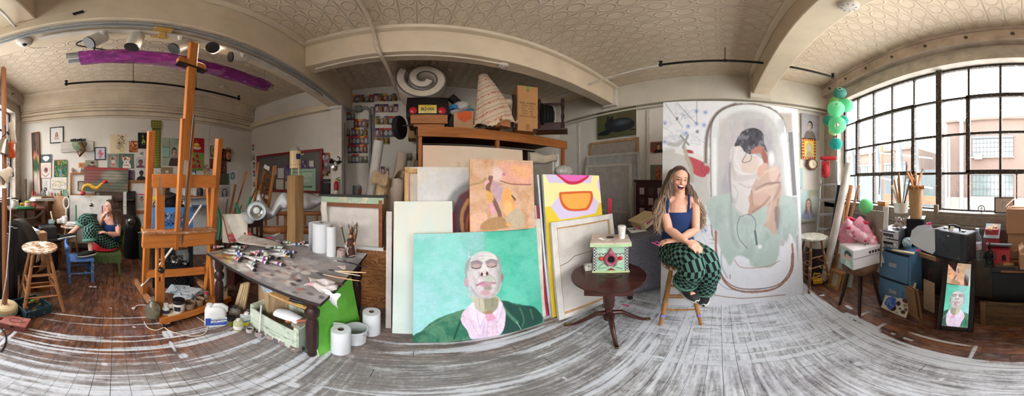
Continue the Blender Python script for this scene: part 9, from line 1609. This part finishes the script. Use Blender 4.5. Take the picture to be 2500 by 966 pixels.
def hand(b,w,f,n,curl=.7,side=1):
 f=V(f).normalized();n=(V(n)-f*V(n).dot(f)).normalized();s=f.cross(n)*side
 b.tube([w-f*.02,w+f*.02,w+f*.055,w+f*.085],[.026,.030,.036,.031],10,flat=.5)if abs(n.z)>.7 else b.tube([w-f*.02,w+f*.03,w+f*.08],[.026,.034,.032],10)
 for k,L in enumerate((.080,.090,.084,.067)):
  o=w+f*(.078-.004*abs(k-1.3))+s*(-.033+.022*k);d1=(f-n*curl*.35).normalized();d2=(f*.7-n*curl).normalized();p1=o+d1*L*.5
  b.tube([o-f*.02,o,p1,p1+d2*L*.3,p1+d2*L*.5],[.010,.0098,.009,.008,.005],8)
 o=w+f*.02-s*.028;b.tube([o,o-s*.022+f*.022-n*.01,o-s*.03+f*.05-n*.02,o-s*.026+f*.07-n*.026],[.014,.0125,.011,.007],8)
def xsph(b,M,c,r,n=16):
 o=len(b.v);b.sph(c,r,n)
 for i in range(o,len(b.v)):b.v[i]=tuple(M@V(b.v[i]))
def person(name,label,J,HM,skin,mouth_open,seed,hair_cols,dropdir,loc):
 t=tg_('person',label,'person',loc);inv=TN(-V(loc));b=MB()
 tang=V((Cs(math.atan2(loc[0],loc[1])),-Sn(math.atan2(loc[0],loc[1])),0));back=V((loc[0],loc[1],0)).normalized()
 b.tube([J['pelvis'],J['waist'],J['chest'],J['chest'].lerp(J['neck'],.6),J['neck']],[.13,.115,.125,.11,.055],20);b.tube([J['neck'],J['neck'].lerp(HM.translation,.55),HM@V((0,.015,-.03))],[.056,.05,.052],14)
 for k in'RL':
  S,E,W=J['sh'+k],J['el'+k],J['wr'+k];b.tube([J['neck'].lerp(J['chest'],.25),S.lerp(J['neck'],.35),S],[.05,.052,.050],12);b.sph(S,.052,12);b.tube([S,S.lerp(E,.4),E,E.lerp(W,.3),E.lerp(W,.7),W],[.049,.044,.037,.039,.031,.025],12);hand(b,W,J['hd'+k]-W,J['hn'+k],.8,1 if k=='R' else-1)
  A,Kn,T_=J['an'+k],J['kn'+k],J['toe'+k];b.tube([J['hip'+k],Kn,Kn.lerp(A,.3),Kn.lerp(A,.75),A],[.075,.052,.05,.036,.032],12);b.tube([A,A.lerp(T_,.5)+V((0,0,-.02)),T_],[.032,.032,.024],10)
 for c,r in(((0,.012,.035),(.072,.088,.082)),((0,-.018,-.02),(.060,.066,.085)),((0,-.046,-.082),(.026,.026,.024)),((.034,-.052,-.016),(.024,.021,.021)),((-.034,-.052,-.016),(.024,.021,.021)),((0,-.082,.008),(.0095,.014,.026)),((0,-.092,-.012),(.014,.014,.011)),((.074,.012,.0),(.012,.018,.03)),((-.074,.012,.0),(.012,.018,.03)),((0,-.056,.044),(.047,.017,.018)),((0,-.074,-.034),(.024,.012,.008)),((0,-.071,-.062),(.022,.013,.009))):xsph(b,HM,c,r)
 o=b.bd('tmp',painted(.5,.03,'skin'),smooth=0);md=o.modifiers.new('r','REMESH');md.mode='VOXEL';md.voxel_size=.0052;sm=o.modifiers.new('s','SMOOTH');sm.factor=.5;sm.iterations=5
 bpy.context.view_layer.update();me=bpy.data.meshes.new_from_object(o.evaluated_get(bpy.context.evaluated_depsgraph_get()));bpy.data.objects.remove(o)
 n=len(me.vertices);co=np.empty(n*3);me.vertices.foreach_get('co',co);co=co.reshape(-1,3);Hi=np.array(HM.inverted());q=co@Hi[:3,:3].T+Hi[:3,3];x,y,z=q.T;C=np.empty((n,3));C[:]=lin(skin)
 C*=(1+.12*(fbm(co[:,0]*100,co[:,2]*100,6,seed)-.5))[:,None];hd_=(np.abs(x)<.09)&(np.abs(y)<.13)&(np.abs(z)<.14);fr=hd_&(y<-.03)
 def blend(mask,col,al):C[mask]=C[mask]*(1-al)+np.array(lin(col))*al
 blend(fr&(((np.abs(x)-.036)/.024)**2+((z+.014)/.022)**2<1),'#d08a78',.4);blend(fr&(y<-.07)&(np.abs(x)<.014)&(z>-.03)&(z<0),'#cf8a78',.3)
 for s in(-1,1):
  ex=x-s*.030;blend(fr&((ex/.02)**2+((z-.016)/.011)**2<1),'#a87a6a',.45);blend(fr&((ex/.017)**2+((z-.014+10*ex**2*(1 if mouth_open else-.4))/.0042)**2<1),'#2a1c18',.9);blend(fr&((ex/.022)**2+((z-.036+6*ex**2)/.0045)**2<1),'#5a4032',.7);blend(fr&((x-s*.007)**2+(z+.021)**2<.0000115),'#5a2c26',.8)
 if mouth_open:
  m=(x/.029)**2+((z+.048-8*x**2)/.0195)**2;blend(fr&(m<1.5),'#b0544e',.85);blend(fr&(m<1),'#3a1214',1);blend(fr&(m<.95)&(z>-.044+8*x**2),'#f0e8e0',1);blend(fr&(m<.7)&(z<-.058),'#a85058',.8)
  for s in(-1,1):blend(fr&(((x-s*.040)/.004)**2+((z+.036)/.02)**2<1),'#a8705e',.6)
 else:m=(x/.023)**2+((z+.047)/.009)**2;blend(fr&(m<1),'#a8584e',.8);blend(fr&(m<1)&(np.abs(z+.047)<.0022),'#6a2c28',.8)
 me.materials.clear();me.materials.append(painted(.5,.03,'skin'));at=me.color_attributes.new('Col','FLOAT_COLOR','POINT');bf=np.ones((n,4),np.float32);bf[:,:3]=C;at.data.foreach_set('color',bf.ravel());me.shade_smooth()
 o=bpy.data.objects.new('body',me);COL.objects.link(o);o.parent=t;o.matrix_basis=inv
 h=MB();rs=RR_(seed);tops=[]
 xsph(h,HM,(0,.032,.043),(.079,.083,.083),20);n0=len(h.v)
 def strand(P,r):h.tube(sp_([tuple(p)for p in P],4,False),[r*.7]+[r]*(4*(len(P)-1)-1)+[r*.25],4)
 for k in range(760):
  s=1 if k%2 else-1;y0_=rs.uniform(-.055,.10);ph=rs.uniform(0,6.28);L=rs.uniform(.20,.36)*dropdir[1];wv=rs.uniform(.006,.020);ou=rs.uniform(0,1)
  a_=HM@V((s*rs.uniform(0,.012),y0_,.118-.9*max(0,y0_-.03)**1.0*.5-4*min(0,y0_+.01)**2));b_=HM@V((s*(.062+.014*ou),y0_*.9+.012+(.0 if y0_>-.02 else .015),.062));c_=HM@V((s*(.080+.018*ou),y0_*.8+.035,-.015));fwd=V(dropdir[0])*(.10*ou+.02)
  P=[a_,b_,c_];out=(HM.to_3x3()@V((s,0,0)));out.z=0
  for i in range(1,9):f=i/8;P.append(c_+out*((1.5 if s>0 else 1)*dropdir[2]*f*(.3+ou)+wv*Sn(ph+13*f))+fwd*f+V((0,0,-L*f))+back*(wv*Cs(ph+11*f)))
  strand(P,rs.uniform(.002,.0042))
 hc=np.array(h.v);N_=len(hc);D=HM.translation.z-hc[:,2];tt=np.clip((D-.02)/.28,0,1)*.8+.35*np.random.RandomState(seed).rand(N_//164+1).repeat(164)[:N_];tt=np.clip(tt,0,1);HC_=np.array(lin(hair_cols[0]))*(1-tt[:,None])+np.array(lin(hair_cols[1]))*tt[:,None]
 ho=h.bd('hair',painted(.5,.05,'hair_strands'),t,M=inv,fixn=False);paint_attr(ho.data,HC_,N_)
 return t,inv,tang,back
def top_(t,inv,J,tang,back,mat,sc=1.0):
 b=MB();ax=[(J['pelvis'].lerp(J['waist'],.25),.150,.122),(J['waist'],.132,.122),(J['waist'].lerp(J['chest'],.5),.140,.130),(J['chest'],.146,.138),(J['chest'].lerp(J['neck'],.32),.136,.128)];ax=sp_([(*c,rx,ry)for c,rx,ry in ax],4,False)
 b.surf(lambda u,v:V(ax[min(int(u*(len(ax)-1)+.5),len(ax)-1)][:3])+tang*(ax[min(int(u*(len(ax)-1)+.5),len(ax)-1)][3]*sc*Cs(2*PI*v))+back*(ax[min(int(u*(len(ax)-1)+.5),len(ax)-1)][4]*sc*Sn(2*PI*v))+V((0,0,(.034*Cs(4*PI*v)if u>.9 else 0)+.004*Sn(25*u+6*v))),len(ax),36,cv=True)
 for k,s in(('R',-1),('L',1)):S=J['sh'+k];m_=J['neck'].lerp(S,.60);top=m_+V((0,0,.048));lo=J['chest'].lerp(J['neck'],.35)+(m_-J['neck'])*1.0;b.tube([lo-back*.108+V((0,0,-.0)),top.lerp(lo,.35)-back*.095,top-back*.045,top+back*.03,lo+back*.118],.009,8,flat=.5)
 b.bd('tank_top',mat,t,M=inv,sd_=.004)
def trousers(t,inv,legs,hips,mats,cuffmat,step=.026):
 for P,R in legs:
  S=sp_([tuple(p)+(r,)for p,r in zip(P,R)],30,False);L=[0]
  for i in range(1,len(S)):L.append(L[-1]+(V(S[i][:3])-V(S[i-1][:3])).length)
  n=int(L[-1]/step);pts,rr=[],[];j=0
  for i in range(n+1):
   d=L[-1]*i/n
   while j<len(L)-2 and L[j+1]<d:j+=1
   f=(d-L[j])/max(1e-6,L[j+1]-L[j]);q=[S[j][k]*(1-f)+S[j+1][k]*f for k in range(4)];pts.append(V(q[:3]));rr.append(q[3]*(1+.05*Sn(i*.9)+.03*Sn(i*2.1)))
  b=MB();b.tube(pts,rr,24,cap=False);b.m=[((k//24)+(k%24))%2 for k in range(len(b.f))];b.bd('trouser_leg',mats,t,M=inv,sd_=.004,fixn=False);c=MB();c.tube([pts[-1]-(pts[-1]-pts[-3])*.4,pts[-1]+(pts[-1]-pts[-3])*.35],[rr[-1]*1.06,rr[-1]*1.02],20,cap=False);c.bd('turned_cuff',cuffmat,t,M=inv,sd_=.006)
 b=MB();b.sph(hips[0],hips[1],24);b.m=[(k//24+(k%24))%2 for k in range(len(b.f))];b.bd('trouser_seat',mats,t,M=inv)
def shoe(t,inv,A,T_,up=(0,0,1)):
 f=(T_-A);f.z*=1;f.normalize();M=frame(A.lerp(T_,.42)-V(up)*.035,f,up);b=MB();K=qp('#18181a',.7);W=qp('#cfccc4',.6)
 def s_(u,v,k=1):x=-.135+.27*u;w_=.046*(1-.18*Cs(u*5))*max(.05,min(1,(1-abs(2*u-1)**5)))**.5*k;return x,w_
 o=MB().surf(lambda u,v:(lambda x,w_:V((x,w_*Cs(2*PI*v),.012+max(0,(.075-.045*u))*(.5+.5*Sn(2*PI*v))*(1-abs(2*u-1)**6))))(*s_(u,v)),22,18,cv=True).bd('shoe',K,t,M=inv@M);MB().surf(lambda u,v:(lambda x,w_:V((x,w_*Cs(2*PI*v),(.007+.016*Sn(2*PI*v)))))(*s_(u,v,1.06)),22,14,cv=True).bd('white_sole',W,o);MB().tube([(-.09,-.043,.045),(-.03,-.047,.032),(.02,-.046,.045),(.06,-.04,.03)],.004,5).bd('side_stripe',qp('#d8d6d0'),o);b=MB();[MB.bar(b,(.01+.018*k,-.022,.058-.008*k),(.016+.018*k,.022,.058-.008*k),.006,.006)for k in range(4)];b.bd('laces',qp('#2c2c2e',.8)if A.x<0 else qp('#d3d0c8',.8),o)
NAVY=qc('#263864',.85,160,.15);GREEN,BLACKC=qc('#547a6d',.9,150,.15),qc('#15191c',.9,150,.15);CUFF=qc('#5f8878',.9,150,.15)
d0=1.68;c=PD(1660,600,d0);LOC=(c.x,c.y,0)
stool('bar_stool','wooden bar stool with violet bands on its legs, under the laughing person',PD(1661,600,1.66),.665,.165,.225,fc_(c)+.02,qw('#b9854c','#8f5f30','z',12),SEATW,tape='#8a7fd0',rungs=(.19,.33,.45))
P_=lambda x,y,d:PD(x,y,d)
J=dict(pelvis=P_(1656,603,1.70),waist=P_(1653,562,1.72),chest=P_(1655,522,1.73),neck=P_(1658,482,1.74),shR=P_(1616,494,1.71),elR=P_(1633,560,1.56),wrR=P_(1674,588,1.42),hdR=P_(1697,600,1.37),hnR=V((-.3,0,1)),shL=P_(1697,492,1.75),elL=P_(1698,561,1.62),wrL=P_(1652,587,1.50),hdL=P_(1622,588,1.48),hnL=V((0,0,1)),hipR=P_(1636,612,1.66),knR=P_(1690,644,1.36),anR=P_(1670,699,1.47),toeR=P_(1693,720,1.35),hipL=P_(1678,612,1.68),knL=P_(1727,645,1.44),anL=P_(1714,712,1.58),toeL=P_(1716,731,1.47))
hc=P_(1659,439,1.71);HMa=TN(hc)@RO(fc_(hc)+.30,4,'Z')@RO(.10,4,'Y')@RO(.22,4,'X')@Matrix.Scale(1.0,4);
t,inv,tg,bk=person('p','laughing person with long wavy hair and checked trousers, sitting on a bar stool',J,HMa,'#d6a48c',True,5,('#4a3a32','#a8927c'),(-V((c.x,c.y,0)).normalized(),1.28,.085),LOC)
top_(t,inv,J,tg,bk,NAVY)
trousers(t,inv,[([J['hipR']+V((0,0,-.01)),P_(1662,622,1.5),J['knR'],P_(1684,668,1.40),P_(1674,686,1.45)],[.11,.108,.095,.094,.088]),([J['hipL'],P_(1704,622,1.56),J['knL'],P_(1726,680,1.50),P_(1718,706,1.56)],[.11,.108,.10,.095,.088])],(P_(1658,606,1.70),(.16,.15,.12)),[GREEN,BLACKC],CUFF)
shoe(t,inv,J['anR'],J['toeR'],V((-.15,-.1,1)));shoe(t,inv,J['anL'],J['toeL'],V((0,0,1)))
MB().tube([P_(1592,591,1.46),P_(1604,597,1.46),P_(1618,600,1.46)],.004,6).tube([V(P_(1597,594,1.46))+V((0,0,.0)),P_(1602,589,1.46),P_(1610,592,1.46)],.0035,6).bd('held_glasses',qp('#a83a7a',.3),M=None);gl_=bpy.data.objects['held_glasses'];gl_.name='eyeglasses';tag(gl_,'magenta eyeglasses held in the hand of the laughing person','glasses')
c=PD(262,590,2.82);LOC=(c.x,c.y,0)
J=dict(pelvis=P_(266,592,2.83),waist=P_(270,570,2.86),chest=P_(273,549,2.87),neck=P_(274,528,2.88),shR=P_(258,537,2.96),elR=P_(238,556,2.82),wrR=P_(250,532,2.76),hdR=P_(255,522,2.74),hnR=V((0,-1,0)),shL=P_(289,539,2.80),elL=P_(288,573,2.68),wrL=P_(264,569,2.60),hdL=P_(252,566,2.58),hnL=V((0,0,1)),hipR=P_(260,592,2.88),knR=P_(212,534,2.76),anR=P_(172,570,2.74),toeR=P_(148,583,2.72),hipL=P_(270,597,2.78),knL=P_(219,562,2.62),anL=P_(222,613,2.52),toeL=P_(196,624,2.46))
J['anL'].z=max(J['anL'].z,KIDSEAT.z+.075);J['toeL'].z=KIDSEAT.z+.045
hc=P_(269,506,2.84);HMb=TN(hc)@RO(fc_(hc)-1.15,4,'Z')@Matrix.Scale(.98,4)
t,inv,tg,bk=person('p','person with brown hair and checked trousers lounging in the green wicker chair',J,HMb,'#cf9c86',False,9,('#3a2a22','#6a4c3a'),(RO(fc_(hc)-1.15,3,'Z')@V((0,.6,0)),.72,.04),LOC)
top_(t,inv,J,tg,bk,NAVY,.95)
trousers(t,inv,[([J['hipR'],P_(234,560,2.80),J['knR'],P_(200,548,2.76)],[.105,.10,.092,.09]),([J['hipL'],P_(244,578,2.68),J['knL'],P_(219,586,2.57)],[.11,.105,.096,.088])],(J['pelvis']+V((0,0,-.03)),(.16,.16,.11)),[GREEN,BLACKC],CUFF)
shoe(t,inv,J['anR'],J['toeR'],V((-.5,-.35,1)));shoe(t,inv,J['anL'],J['toeL'])
